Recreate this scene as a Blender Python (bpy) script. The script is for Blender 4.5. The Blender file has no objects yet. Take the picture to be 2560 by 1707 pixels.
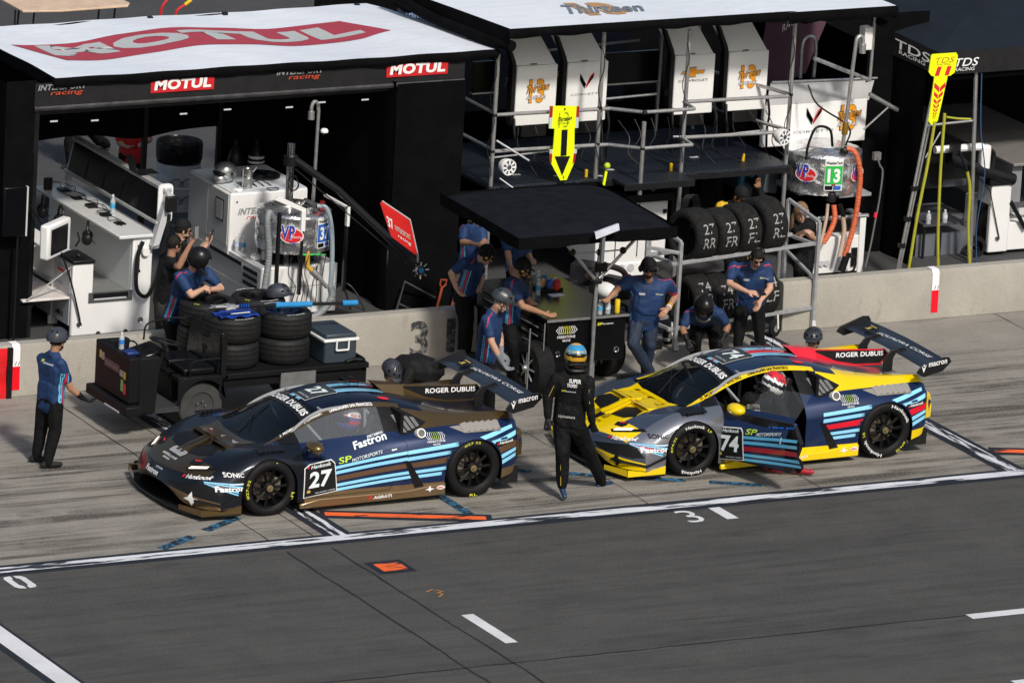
import bpy, bmesh, math, random
from math import radians as RD, sin, cos, pi
from mathutils import Vector as V, Matrix
from mathutils.bvhtree import BVHTree
random.seed(7)
SC = bpy.context.scene; COL = SC.collection
WS = bpy.data.scenes.new('workbench')          # scratch scene: modifiers are applied there, then it is removed
def applied(o):
    WS.collection.objects.link(o); vl = WS.view_layers[0]; vl.update()
    return bpy.data.meshes.new_from_object(o.evaluated_get(vl.depsgraph))
# ---------------------------------------------------------------- camera, sky, sun, exposure
cam = bpy.data.objects.new('camera', bpy.data.cameras.new('camera')); COL.objects.link(cam)
Pc, Ac, Rc = RD(15.3506), RD(28.6303), RD(-3.4192)
fw = V((sin(Ac)*cos(Pc), cos(Ac)*cos(Pc), -sin(Pc))); rt = V((cos(Ac), -sin(Ac), 0)); up = rt.cross(fw)
r2 = rt*cos(Rc) - up*sin(Rc); u2 = rt*sin(Rc) + up*cos(Rc)
M = Matrix((r2, u2, -fw)).transposed().to_4x4(); M.translation = V((-42.384, -77.438, 25.907))
cam.matrix_world = M
cam.data.lens = 36*19717/2560; cam.data.clip_start = 1; cam.data.clip_end = 600
SC.camera = cam
SUN_EL, SUN_AZ = RD(44), RD(-4)        # the sun stands behind the camera; shadows fall towards +y
wd = bpy.data.worlds.new('World'); SC.world = wd; wd.use_nodes = True
sk = wd.node_tree.nodes.new('ShaderNodeTexSky'); sk.sky_type = 'NISHITA'; sk.sun_disc = False
sk.sun_elevation = SUN_EL; sk.sun_rotation = RD(184); sk.dust_density = 3.0; sk.air_density = 1.3
wd.node_tree.links.new(sk.outputs[0], wd.node_tree.nodes['Background'].inputs[0])
wd.node_tree.nodes['Background'].inputs[1].default_value = 0.115
sd = V((sin(SUN_AZ)*cos(SUN_EL), -cos(SUN_AZ)*cos(SUN_EL), sin(SUN_EL)))
sun = bpy.data.objects.new('sun', bpy.data.lights.new('sun', 'SUN')); COL.objects.link(sun)
sun.data.energy = 4.2; sun.data.angle = RD(6); sun.data.color = (1, .945, .87)
sun.rotation_euler = sd.to_track_quat('Z', 'Y').to_euler(); sun.location = (0, -20, 30)
SC.view_settings.view_transform = 'Standard'; SC.view_settings.look = 'None'
SC.view_settings.exposure = -0.3; SC.view_settings.gamma = 1
# ---------------------------------------------------------------- materials
MATS = {}
def mat(name, col=(.5, .5, .5), rough=.5, metal=0, var=.12, scale=6, bump=0, bscale=60, spec=.5, alpha=1, coat=0, stretch=(1, 1, 1), emit=0, trans=0):
    if name in MATS: return MATS[name]
    if max(col) < .03 and not metal: col = tuple(c*.6 for c in col); spec *= .55
    m = bpy.data.materials.new(name); m.use_nodes = True; nt = m.node_tree; N, L = nt.nodes, nt.links
    b = N['Principled BSDF']; b.inputs['Roughness'].default_value = rough; b.inputs['Metallic'].default_value = metal
    b.inputs['Specular IOR Level'].default_value = spec; b.inputs['Alpha'].default_value = alpha
    b.inputs['Coat Weight'].default_value = coat; b.inputs['Coat Roughness'].default_value = .05
    b.inputs['Transmission Weight'].default_value = trans
    if emit: b.inputs['Emission Color'].default_value = (*col, 1); b.inputs['Emission Strength'].default_value = emit
    tc = N.new('ShaderNodeTexCoord'); mp = N.new('ShaderNodeMapping'); mp.inputs['Scale'].default_value = stretch
    L.new(tc.outputs['Object'], mp.inputs[0])
    if var:
        no = N.new('ShaderNodeTexNoise'); no.inputs['Scale'].default_value = scale; no.inputs['Detail'].default_value = 5
        mr = N.new('ShaderNodeMapRange'); mr.inputs[1].default_value = .3; mr.inputs[2].default_value = .7
        mr.inputs[3].default_value = 1-var; mr.inputs[4].default_value = 1+var
        mx = N.new('ShaderNodeVectorMath'); mx.operation = 'SCALE'; mx.inputs[0].default_value = col
        L.new(mp.outputs[0], no.inputs[0]); L.new(no.outputs[0], mr.inputs[0]); L.new(mr.outputs[0], mx.inputs['Scale'])
        L.new(mx.outputs[0], b.inputs['Base Color'])
    else: b.inputs['Base Color'].default_value = (*col, 1)
    if bump:
        n2 = N.new('ShaderNodeTexNoise'); n2.inputs['Scale'].default_value = bscale; n2.inputs['Detail'].default_value = 3
        bp = N.new('ShaderNodeBump'); bp.inputs['Strength'].default_value = bump; bp.inputs['Distance'].default_value = .02
        L.new(mp.outputs[0], n2.inputs[0]); L.new(n2.outputs[0], bp.inputs['Height']); L.new(bp.outputs[0], b.inputs['Normal'])
    MATS[name] = m; return m
def ground_mat(name, base, grain, streak, streak_y, worn=None):
    """painted/paved ground: fine grain, broad stains, dark tyre streaks running along the lane"""
    m = bpy.data.materials.new(name); m.use_nodes = True; N, L = m.node_tree.nodes, m.node_tree.links
    b = N['Principled BSDF']; b.inputs['Roughness'].default_value = .85; b.inputs['Specular IOR Level'].default_value = .25
    tc = N.new('ShaderNodeTexCoord'); geo = tc.outputs['Object']
    def noise(sc, det, st=(1, 1, 1), rot=0):
        mp = N.new('ShaderNodeMapping'); mp.inputs['Scale'].default_value = st; mp.inputs['Rotation'].default_value = (0, 0, rot)
        n = N.new('ShaderNodeTexNoise'); n.inputs['Scale'].default_value = sc; n.inputs['Detail'].default_value = det
        n.inputs['Roughness'].default_value = .65
        L.new(geo, mp.inputs[0]); L.new(mp.outputs[0], n.inputs[0]); return n.outputs[0]
    def rng(s, a, b_, c, d):
        r = N.new('ShaderNodeMapRange'); r.inputs[1].default_value = a; r.inputs[2].default_value = b_
        r.inputs[3].default_value = c; r.inputs[4].default_value = d; L.new(s, r.inputs[0]); return r.outputs[0]
    def mul(a, b_):
        n = N.new('ShaderNodeMath'); n.operation = 'MULTIPLY'; L.new(a, n.inputs[0])
        if isinstance(b_, float): n.inputs[1].default_value = b_
        else: L.new(b_, n.inputs[1])
        return n.outputs[0]
    f = mul(rng(noise(260, 2), .3, .7, 1-grain, 1+grain), rng(noise(1.3, 6), .3, .7, .86, 1.12))
    f = mul(f, rng(noise(30, 4), .35, .7, 1-grain*.6, 1+grain*.5))
    if streak:
        s = mul(rng(noise(1.0, 6, (.16, 3.4, 1), -.07), .47, .60, 0, 1), rng(noise(.7, 4), .34, .52, .1, 1))
        s4 = mul(rng(noise(1.7, 5, (.14, 4.5, 1), -.03), .50, .58, 0, .8), rng(noise(1.1, 4, (1, 1, 1), 1.2), .4, .58, 0, 1))
        mx_ = N.new('ShaderNodeMath'); mx_.operation = 'MAXIMUM'; L.new(s, mx_.inputs[0]); L.new(s4, mx_.inputs[1])
        s = mul(mx_.outputs[0], rng(noise(85, 5, (.45, 1, 1), -.07), .34, .60, .12, 1))
        sx = N.new('ShaderNodeSeparateXYZ'); L.new(geo, sx.inputs[0])
        band = mul(rng(sx.outputs[1], streak_y[0], streak_y[1], 0, 1), rng(sx.outputs[1], streak_y[2], streak_y[3], 1, 0))
        s = mul(mul(s, band), float(streak)); inv = N.new('ShaderNodeMath'); inv.operation = 'SUBTRACT'; inv.inputs[0].default_value = 1
        L.new(s, inv.inputs[1]); f = mul(f, inv.outputs[0])
        s2 = rng(noise(1.4, 7, (.5, 3, 1), .3), .56, .74, 1, .55); f = mul(f, s2)
    vm = N.new('ShaderNodeVectorMath'); vm.operation = 'SCALE'; vm.inputs[0].default_value = base; L.new(f, vm.inputs['Scale'])
    out = vm.outputs[0]
    if worn:   # worn paint: scuffed down to the dark undercoat
        w = N.new('ShaderNodeMix'); w.data_type = 'RGBA'
        L.new(rng(noise(3.0, 9, worn[1], worn[2]), worn[3], worn[3]+.05, 0, 1), w.inputs[0])
        L.new(out, w.inputs[6]); w.inputs[7].default_value = (*worn[0], 1); out = w.outputs[2]
    L.new(out, b.inputs['Base Color'])
    bp = N.new('ShaderNodeBump'); bp.inputs['Strength'].default_value = .35; bp.inputs['Distance'].default_value = .01
    L.new(noise(180, 3), bp.inputs['Height']); L.new(bp.outputs[0], b.inputs['Normal'])
    return m
# ---------------------------------------------------------------- mesh builder
class MB:
    def __init__(s): s.v, s.f, s.m = [], [], []; s.mi = 0
    def add(s, vs, fs, mi=None):
        o = len(s.v); s.v += [tuple(p) for p in vs]; k = s.mi if mi is None else mi
        s.f += [tuple(i+o for i in f) for f in fs]; s.m += [k]*len(fs); return s
    def box(s, a, b, mi=None, rot=None, piv=None):
        (x0, y0, z0), (x1, y1, z1) = a, b
        vs = [V(p) for p in ((x0, y0, z0), (x1, y0, z0), (x1, y1, z0), (x0, y1, z0), (x0, y0, z1), (x1, y0, z1), (x1, y1, z1), (x0, y1, z1))]
        if rot is not None:
            c = V(piv) if piv is not None else sum(vs, V())/8
            vs = [rot @ (p-c) + c for p in vs]
        return s.add(vs, [(0, 3, 2, 1), (4, 5, 6, 7), (0, 1, 5, 4), (1, 2, 6, 5), (2, 3, 7, 6), (3, 0, 4, 7)], mi)
    def rbox(s, a, b, r=.02, mi=None, ax=1):
        """box whose outline in the plane normal to axis ax has rounded corners"""
        a, b = V(a), V(b); i, j = [k for k in range(3) if k != ax]; pts = []
        for cx, cz, t0 in ((b[i]-r, b[j]-r, 0), (a[i]+r, b[j]-r, 1), (a[i]+r, a[j]+r, 2), (b[i]-r, a[j]+r, 3)):
            for k in range(5):
                t = (t0+k/4)*pi/2; pts.append((cx+r*cos(t), cz+r*sin(t)))
        return s.prism(pts, ax, a[ax], b[ax], mi)
    def prism(s, pts, ax, lo, hi, mi=None):
        i, j = [k for k in range(3) if k != ax]; vs = []
        for h in (lo, hi):
            for p in pts:
                q = [0, 0, 0]; q[i], q[j], q[ax] = p[0], p[1], h; vs.append(q)
        n = len(pts); fs = [tuple(range(n)), tuple(range(2*n-1, n-1, -1))] + [(k, k+n, (k+1) % n+n, (k+1) % n) for k in range(n)]
        return s.add(vs, fs, mi)
    def tube(s, pts, r, seg=8, mi=None, cap=True):
        pts = [V(p) for p in pts]; n = len(pts); rs = r if isinstance(r, (list, tuple)) else [r]*n; vs = []; ref = None
        for k, p in enumerate(pts):
            d = (pts[min(k+1, n-1)]-pts[max(k-1, 0)]).normalized()
            if ref is None: ref = d.orthogonal().normalized()
            ref = (ref-d*ref.dot(d)); ref = ref.normalized() if ref.length > 1e-6 else d.orthogonal().normalized()
            w = d.cross(ref)
            vs += [p+(ref*cos(2*pi*t/seg)+w*sin(2*pi*t/seg))*rs[k] for t in range(seg)]
        fs = [(k*seg+t, k*seg+(t+1) % seg, (k+1)*seg+(t+1) % seg, (k+1)*seg+t) for k in range(n-1) for t in range(seg)]
        if cap: fs += [tuple(range(seg))[::-1], tuple(range((n-1)*seg, n*seg))]
        return s.add(vs, fs, mi)
    def curve(s, pts, r, seg=8, mi=None, sub=6):
        """smooth tube through control points (Catmull-Rom)"""
        P = [V(p) for p in pts]; P = [P[0]*2-P[1]]+P+[P[-1]*2-P[-2]]; out = []
        for k in range(1, len(P)-2):
            for t in range(sub):
                u = t/sub; a, b, c, d = P[k-1:k+3]
                out.append(.5*((2*b)+(c-a)*u+(2*a-5*b+4*c-d)*u*u+(3*b-a-3*c+d)*u**3))
        out.append(P[-2]); return s.tube(out, r, seg, mi)
    def lathe(s, prof, o, ax, seg=24, mi=None, mis=None):
        """prof: (radius, height) along the axis direction ax from o"""
        d = V(ax).normalized(); e = d.orthogonal().normalized(); w = d.cross(e); o = V(o); vs = []
        for r, h in prof: vs += [o+d*h+(e*cos(2*pi*t/seg)+w*sin(2*pi*t/seg))*r for t in range(seg)]
        for k in range(len(prof)-1):
            pass
        base = len(s.v); s.v += [tuple(p) for p in vs]
        for k in range(len(prof)-1):
            for t in range(seg):
                s.f.append((base+k*seg+t, base+k*seg+(t+1) % seg, base+(k+1)*seg+(t+1) % seg, base+(k+1)*seg+t))
                s.m.append(mis[k] if mis else (s.mi if mi is None else mi))
        return s
    def ball(s, c, r, mi=None, u=12, v=8, rot=None):
        r = V(r) if not isinstance(r, (int, float)) else V((r, r, r)); c = V(c); vs = []
        for i in range(1, v):
            for j in range(u):
                a, b = pi*i/v, 2*pi*j/u; p = V((r.x*sin(a)*cos(b), r.y*sin(a)*sin(b), r.z*cos(a)))
                vs.append(c+(rot @ p if rot is not None else p))
        for z in (1, -1):
            p = V((0, 0, r.z*z)); vs.append(c+(rot @ p if rot is not None else p))
        n = (v-1)*u; fs = [(i*u+j, (i+1)*u+j, (i+1)*u+(j+1) % u, i*u+(j+1) % u) for i in range(v-2) for j in range(u)]
        fs += [(n, j, (j+1) % u) for j in range(u)]+[(n+1, (v-2)*u+(j+1) % u, (v-2)*u+j) for j in range(u)]
        return s.add(vs, fs, mi)
    def quad(s, a, b, c, d, mi=None): return s.add([a, b, c, d], [(0, 1, 2, 3)], mi)
    def grid(s, fn, nu, nv, mi=None):
        vs = [fn(i/nu, j/nv) for i in range(nu+1) for j in range(nv+1)]
        return s.add(vs, [(i*(nv+1)+j, (i+1)*(nv+1)+j, (i+1)*(nv+1)+j+1, i*(nv+1)+j+1) for i in range(nu) for j in range(nv)], mi)
    def text(s, t, o, U, W, w, h, mi=None, bold=0, skew=0, n=None, lift=0):
        """lettering fitted to the parallelogram o + U*w, W*h"""
        vs, fs = glyphs(t, bold); U, W, o = V(U).normalized(), V(W).normalized(), V(o)+(V(n)*lift if n is not None else V())
        return s.add([o+U*(x*w+skew*y*h)+W*(y*h) for x, y in vs], fs, mi)
    def build(s, name, mats, parent=None, smooth=False, bevel=0, seg=2, ang=35):
        me = bpy.data.meshes.new(name); me.from_pydata(s.v, [], s.f); 
        for m in (mats if isinstance(mats, (list, tuple)) else [mats]): me.materials.append(m)
        me.polygons.foreach_set('material_index', s.m); me.validate(); me.update()
        bm = bmesh.new(); bm.from_mesh(me); bmesh.ops.recalc_face_normals(bm, faces=bm.faces)
        bm.to_mesh(me); bm.free()
        o = bpy.data.objects.new(name, me); COL.objects.link(o)
        if smooth: me.polygons.foreach_set('use_smooth', [True]*len(me.polygons)); me.set_sharp_from_angle(angle=RD(ang))
        if bevel:
            b = o.modifiers.new('bevel', 'BEVEL'); b.width = bevel; b.segments = seg; b.limit_method = 'ANGLE'; b.angle_limit = RD(40)
            me.polygons.foreach_set('use_smooth', [True]*len(me.polygons)); me.set_sharp_from_angle(angle=RD(30))
        if parent is not None:
            o.parent = parent
            if parent.type == 'EMPTY': o.matrix_parent_inverse = Matrix.Translation(-parent.location)
        return o
_G = {}
def glyphs(t, bold=0):
    k = (t, bold)
    if k in _G: return _G[k]
    cu = bpy.data.curves.new('t', 'FONT'); cu.body = t; cu.offset = bold; cu.resolution_u = 3; cu.fill_mode = 'FRONT'
    if bold: cu.space_character = 1+bold*1.5
    o = bpy.data.objects.new('t', cu); me = applied(o)
    vs = [(v.co.x, v.co.y) for v in me.vertices]; fs = [tuple(p.vertices) for p in me.polygons]
    bpy.data.objects.remove(o); bpy.data.curves.remove(cu); bpy.data.meshes.remove(me)
    x0, x1 = min(v[0] for v in vs), max(v[0] for v in vs); y0, y1 = min(v[1] for v in vs), max(v[1] for v in vs)
    r = ([((x-x0)/(x1-x0), (y-y0)/(y1-y0)) for x, y in vs], fs); _G[k] = r; return r
def thing(name, loc, label, cat, group=None):
    o = bpy.data.objects.new(name, None); COL.objects.link(o); o.location = loc; o.empty_display_size = .2
    return tag(o, label, cat, group)
def tag(o, label, cat, group=None):
    o['label'] = label; o['category'] = cat
    if group: o['group'] = group
    return o
def struct(name, mb, mats, **k):
    o = mb.build(name, mats, **k); o['kind'] = 'structure'; return o
def dup(root, delta, label=None, group=None, rz=0):
    r = root.copy(); COL.objects.link(r); r.location = root.location+V(delta); r.rotation_euler.z += rz
    if label: r['label'] = label
    if group: r['group'] = group
    for ch in list(root.children):
        c = ch.copy(); COL.objects.link(c); c.parent = r; c.matrix_parent_inverse = ch.matrix_parent_inverse.copy()
        for g in ch.children:
            d = g.copy(); COL.objects.link(d); d.parent = c; d.matrix_parent_inverse = g.matrix_parent_inverse.copy()
    return r
# ---------------------------------------------------------------- common materials
WHITE = mat('white_powder_coat', (.78, .78, .77), .38, var=.04, scale=2)
GREYW = mat('grey_and_shaded_white', (.5, .51, .52), .45, var=.05, scale=3)  # grey parts, and the shaded left side of the white cabinet
BLACK = mat('black_plastic', (.012, .012, .013), .45, var=.3)
BLK2 = mat('black_paint', (.02, .02, .022), .35, var=.2)
CLOTHB = mat('black_canvas', (.0055, .0055, .0065), .9, var=.35, scale=4, bump=.6, bscale=6, spec=.12)
STEEL = mat('steel_tube', (.48, .48, .48), .38, metal=.75, var=.15, scale=14)
ALU = mat('galvanised_steel', (.42, .43, .44), .5, metal=.5, var=.18, scale=10)
CHROME = mat('chrome', (.75, .75, .75), .16, metal=1, var=.05)
RED = mat('red_paint', (.55, .015, .02), .45, var=.06)
REDL = mat('red_lettering', (.65, .02, .03), .5, var=0)
WHT = mat('white_lettering', (.82, .82, .82), .5, var=0)
BLKL = mat('black_lettering', (.012, .012, .014), .5, var=0)
GRYL = mat('grey_lettering', (.25, .26, .27), .5, var=0)
ORANGE = mat('orange_ink', (.75, .3, .015), .5, var=0)
GREENL = mat('lime_lettering', (.42, .62, .03), .5, var=0)
BLUEL = mat('blue_ink', (.03, .16, .5), .5, var=0)
NEON = mat('neon_yellow_board', (.8, .95, .0), .5, var=.04)
RUBBER = mat('tyre_rubber', (.018, .018, .019), .75, var=.3, scale=20, bump=.25, bscale=120, spec=.3)
SCREEN = mat('dark_screen', (.006, .006, .008), .25, var=0)
BLUEFOAM = mat('blue_foam', (.015, .22, .5), .8, var=.1)
SKIN = None
# ================================================================= GROUND
asphalt = ground_mat('asphalt', (.074, .0725, .069), .36, .32, (-9, -7, -2, -1.2))
concrete = ground_mat('pit_concrete', (.262, .245, .215), .24, 1.0, (-1.6, -1.2, 2.6, 3.8))
paddock = ground_mat('paddock_asphalt', (.062, .062, .064), .25, 0, (0, 1, 2, 3))
UC = (.016, .02, .028)
paint_w = ground_mat('worn_white_paint', (.62, .64, .68), .1, 0, (0, 1, 2, 3), (UC, (.3, 2.6, 1), .14, .515))
paint_wt = ground_mat('scuffed_white_paint', (.62, .64, .68), .1, 0, (0, 1, 2, 3), (UC, (5, .5, 1), 0, .47))
paint_k = ground_mat('black_border_paint', (.016, .02, .03), .2, 0, (0, 1, 2, 3))
paint_o = ground_mat('orange_paint', (.8, .13, .03), .1, 0, (0, 1, 2, 3), (UC, (.6, 3, 1), -.4, .54))
paint_b = ground_mat('blue_paint', (.03, .16, .3), .2, 0, (0, 1, 2, 3), (UC, (4, 4, 1), 0, .46))
def sheet(name, pts, z, m):
    return struct(name, MB().add([(x, y, z) for x, y in pts], [tuple(range(len(pts)))]), m)
def rect(name, x0, x1, y0, y1, z, m): return sheet(name, [(x0, y0), (x1, y0), (x1, y1), (x0, y1)], z, m)
rect('pit_lane', -260, 260, -120, -1.5, 0, asphalt)
rect('pit_box_concrete', -260, 260, -1.5, 5.0, 0, concrete)
rect('paddock_ground', -260, 260, 5.0, 320, 0, paddock)
rect('lane_edge_line_border', -60, 60, -1.68, -1.32, .004, paint_k)
rect('lane_edge_line', -60, 60, -1.585, -1.405, .008, paint_w)
for x in (-12.05, -3.12, 5.83, 14.8):
    rect('box_divider_border', x, x+.34, -1.32, 4.86, .004, paint_k)
    rect('box_divider_line', x+.09, x+.26, -1.405, 4.86, .008, paint_wt)
def band(name, a, b, w, z, m):
    a, b = V(a), V(b); d = (b-a).normalized(); n = V((-d.y, d.x))*w/2
    sheet(name, [tuple(p) for p in (a-n, b-n, b+n, a+n)], z, m)
for x in (0, 8.95):
    band('hatch_border', (-2.79+x, -.58), (-.95+x, -1.318), .3, .0055, paint_k)
    band('hatch_stripe', (-2.74+x, -.60), (-1.02+x, -1.30), .135, .009, paint_o)
for a, b in (((-5.12, -1.27), (-4.58, -.94)), ((-4.34, -.78), (-3.77, -.43)), ((-1.11, -.2), (-1.13, -1.28)), ((.02, .5), (.38, .24)), ((.76, .06), (1.15, -.19)), ((1.42, -.36), (1.98, -.6)), ((2.22, -.75), (2.76, -1.05))):
    band('arrival_mark', a, b, .125, .0045, paint_b)
rect('lane_marker_border', -3.16, -2.71, -2.87, -2.43, .004, paint_k)
rect('lane_marker', -3.09, -2.775, -2.8, -2.52, .008, paint_o)
lane_w = ground_mat('white_lane_paint', (.6, .61, .63), .08, 0, (0, 1, 2, 3), ((.07, .07, .075), (3, 3, 1), 0, .68))
rect('lane_dash', -3.0, -2.85, -5.56, -4.5, .005, lane_w)
for x in (-12.5, 2.47, 9.9): rect('lane_dash', x, x+3.0, -6.35, -6.18, .005, lane_w)
rect('lane_dash', 1.7, 4.8, -8.62, -8.42, .005, lane_w)
rect('bay_line_border', -8.37, -7.98, -9.8, -2.9, .004, paint_k)
rect('bay_line', -8.28, -8.03, -9.75, -3.1, .008, lane_w)
seam = ground_mat('tar_seam', (.02, .021, .024), .3, 0, (0, 1, 2, 3))
def wob(name, a, b, w, z):
    a, b = V(a), V(b); d = b-a; n = V((-d.y, d.x)).normalized(); k = max(8, int(d.length/.25)); L_ = []; R_ = []
    for i in range(k+1):
        p = a+d*i/k+n*random.uniform(-.012, .012); ww = w*random.uniform(.6, 1.3)/2; L_.append(p+n*ww); R_.append(p-n*ww)
    m = MB(); vs = [(*p, z) for p in L_]+[(*p, z) for p in R_]; m.add(vs, [(i, i+1, i+k+2, i+k+1) for i in range(k)]); struct(name, m, seam)
wob('ground_joint', (-30, -6.2), (2.46, -6.2), .028, .003)
for x in (-3.81, -3.24):
    wob('ground_joint', (x, -1.8), (x, -14), .028, .003); wob('ground_joint', (x, -1.32), (x, 4.86), .016, .003)
for x in (-9.6, 1.1, 3.4, 9.5): wob('ground_joint', (x, -1.32), (x, 4.86), .012, .003)
for y in (1.75,): wob('ground_joint', (-12, y), (14, y), .012, .003)
def stencil(name, t, x0, x1, y0, y1, m, z=.006, n='structure'):
    o = MB().text(t, (x0, y1 if False else y0, z), (1, 0, 0), (0, 1, 0), x1-x0, y1-y0).build(name, m); o['kind'] = 'structure'
stencil('bay_number', '3', 1.2, 1.43, -2.15, -1.69, lane_w); stencil('bay_number', '1', 1.68, 1.83, -2.15, -1.69, lane_w)
m = MB()                                                    # stencilled 0, in two halves
for sgn in (-1, 1):
    pts = [(-7.17+sgn*.02, -1.72), (-7.17+sgn*.1, -1.74), (-7.17+sgn*.13, -1.8), (-7.17+sgn*.13, -2.1), (-7.17+sgn*.1, -2.16), (-7.17+sgn*.02, -2.18), (-7.17+sgn*.02, -2.1), (-7.17+sgn*.05, -2.05), (-7.17+sgn*.05, -1.84), (-7.17+sgn*.02, -1.8)]
    m.add([(x, y, .006) for x, y in pts], [tuple(range(10))])
struct('bay_number', m, lane_w)
chalk_o = mat('orange_chalk', (.5, .2, .04), .9, var=.3, scale=60)
m = MB()
for a, b in (((-2.98, -3.62), (-2.86, -3.55)), ((-2.93, -3.83), (-2.84, -3.75)), ((-2.84, -3.75), (-2.88, -3.69)), ((-2.88, -3.69), (-2.79, -3.66)), ((-2.79, -3.66), (-2.86, -3.59))):
    a, b = V(a), V(b); d = (b-a).normalized(); n = V((-d.y, d.x))*.008; m.add([(*p, .006) for p in (a-n, b-n, b+n, a+n)], [(0, 1, 2, 3)])
struct('chalk_mark', m, chalk_o)
# ================================================================= PIT WALL
wallc = ground_mat('wall_concrete', (.34, .32, .28), .1, 0, (0, 1, 2, 3), ((.29, .265, .225), (1.6, 1.6, .5), 0, .6))
def pit_wall(x0, x1, label):
    t = thing('pit_wall', (x0, 4.95, 0), label, 'wall')
    MB().prism([(4.85, 0), (4.87, .585), (4.9, .635), (5.04, .64), (5.06, 0)], 0, x0, x1).build('wall_body', wallc, t, bevel=.008)
    return t
wl = pit_wall(-40, 2.05, 'long low concrete pit wall with faded numbers behind the dark car')
wr = pit_wall(6.38, 40, 'low concrete pit wall section behind the tyre rack and yellow car')
fade = ground_mat('faded_black_stencil', (.05, .052, .056), .3, 0, (0, 1, 2, 3), ((.2, .195, .18), (5, 5, 5), 0, .50))
m = MB(); m.text('3', (1.12, 4.853, .06), (1, 0, 0), (0, .01, 1), .25, .47, bold=.03); m.text('1', (1.62, 4.853, .06), (1, 0, 0), (0, .01, 1), .12, .47, bold=.03)
m.build('wall_number', fade, wl)
def stripe(x, par, tag_txt):
    m = MB(); a = lambda z: 4.845+.02*z/.6
    for z0, z1, mi in ((.085, .375, 1), (.375, .59, 0)):
        m.quad((x, a(z0), z0), (x+.1, a(z0), z0), (x+.1, a(z1), z1), (x, a(z1), z1), mi)
    m.quad((x, a(.59), .59), (x+.1, a(.59), .59), (x+.1, 4.895, .643), (x, 4.895, .643), 0); m.quad((x, 4.895, .643), (x+.1, 4.895, .643), (x+.1, 5.02, .646), (x, 5.02, .646), 0)
    m.text(tag_txt, (x+.03, 4.853, .39), (1, 0, 0), (0, 0, 1), .05, .045, 2, skew=.4)
    m.build('marker_stripe', [WHT, mat('bright_red_tape', (.8, .0, .012), .45, var=0), BLKL], par)
stripe(-4.215, wl, '11'); stripe(8.55, wr, '11')
t = thing('banner', (-4.6, 4.84, 0), 'glossy red vinyl banner hanging on the wall at the far left', 'banner')
MB().grid(lambda u, v: (-5.6+u*1.3, 4.825-.012*sin(u*9+v*4)-.008*sin(v*11), .0+.62*v), 24, 12).build('banner_sheet', mat('red_vinyl', (.62, .015, .02), .18, var=.25, scale=5, bump=.3, bscale=5), t, smooth=True)
MB().box((-4.3, 4.80, 0), (-4.235, 4.835, .625)).build('black_edge', BLACK, t)
# ================================================================= RACE CARS
CARB = mat('carbon_fibre', (.018, .018, .02), .3, var=.35, scale=90, coat=.4)
BRONZE = mat('bronze_nut', (.45, .36, .2), .35, metal=.9, var=.1)
DISC = mat('brake_disc', (.10, .08, .06), .5, metal=.5, var=.3, scale=15)
TYREW = mat('slick_rubber', (.014, .014, .015), .62, var=.2, scale=8, spec=.35)
RIM = mat('black_rim', (.006, .006, .007), .5, var=.1, spec=.3)
GLASS = mat('tinted_glass', (.01, .014, .02), .04, var=0, alpha=.62, spec=.8)
GLASSC = mat('clear_polycarbonate', (.25, .27, .3), .08, var=0, alpha=.3, spec=.7)
DARKIN = mat('cockpit_black', (.006, .006, .007), .8, var=.3)
TUBEG = mat('grey_roll_cage', (.28, .29, .3), .5, var=.1)
BELTR = mat('red_belt', (.5, .01, .02), .7, var=.1)
LAMPW = mat('lit_headlamp', (1, .87, .7), .3, var=0, emit=1.6)
YELT = mat('yellow_tyre_ink', (.65, .65, .05), .6, var=0)
def paint(name, col, metal=.35, rough=.28, var=.03): return mat(name, col, rough, metal=metal, var=var, scale=2.5, coat=.35 if max(col) < .1 else .7)
NAVY = paint('navy_paint', (.010, .026, .085)); SKY = mat('sky_blue_vinyl', (.27, .66, .93), .3, var=.03, coat=.5)
REDV = mat('red_vinyl_stripe', (.68, .008, .025), .3, var=.03, coat=.5)
LIV = {27: dict(acc=paint('bronze_gold_paint', (.20, .125, .045), .8, .3), hood=paint('black_gold_paint', (.085, .058, .026), .7, .28), fend=paint('black_metallic', (.010, .013, .02), .5, .3),
                roof=paint('midnight_paint', (.007, .012, .032), .5), side=NAVY, mid=mat('dark_bronze_stripe', (.11, .06, .03), .35, var=.04, coat=.4), lowb=paint('dark_gold', (.22, .145, .07), .6, .38), txt=WHT, silver=paint('black_metallic', (.01, .013, .02)), deck=paint('midnight_paint', (.007, .012, .032))),
       74: dict(acc=paint('racing_yellow', (.82, .58, .0), .0, .25), hood=paint('racing_yellow', (.82, .58, .0), 0, .25), fend=paint('slate_blue_paint', (.075, .10, .15), .55), roof=paint('steel_navy_paint', (.022, .045, .10), .5),
                side=NAVY, mid=REDV, lowb=paint('racing_yellow', (.82, .58, .0), 0, .25), txt=BLKL, silver=paint('silver_grey_paint', (.28, .29, .33), .75, .3), deck=paint('grey_lilac_paint', (.2, .21, .27), .6))}
W9 = (0, .25, .45, .62)
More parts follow.
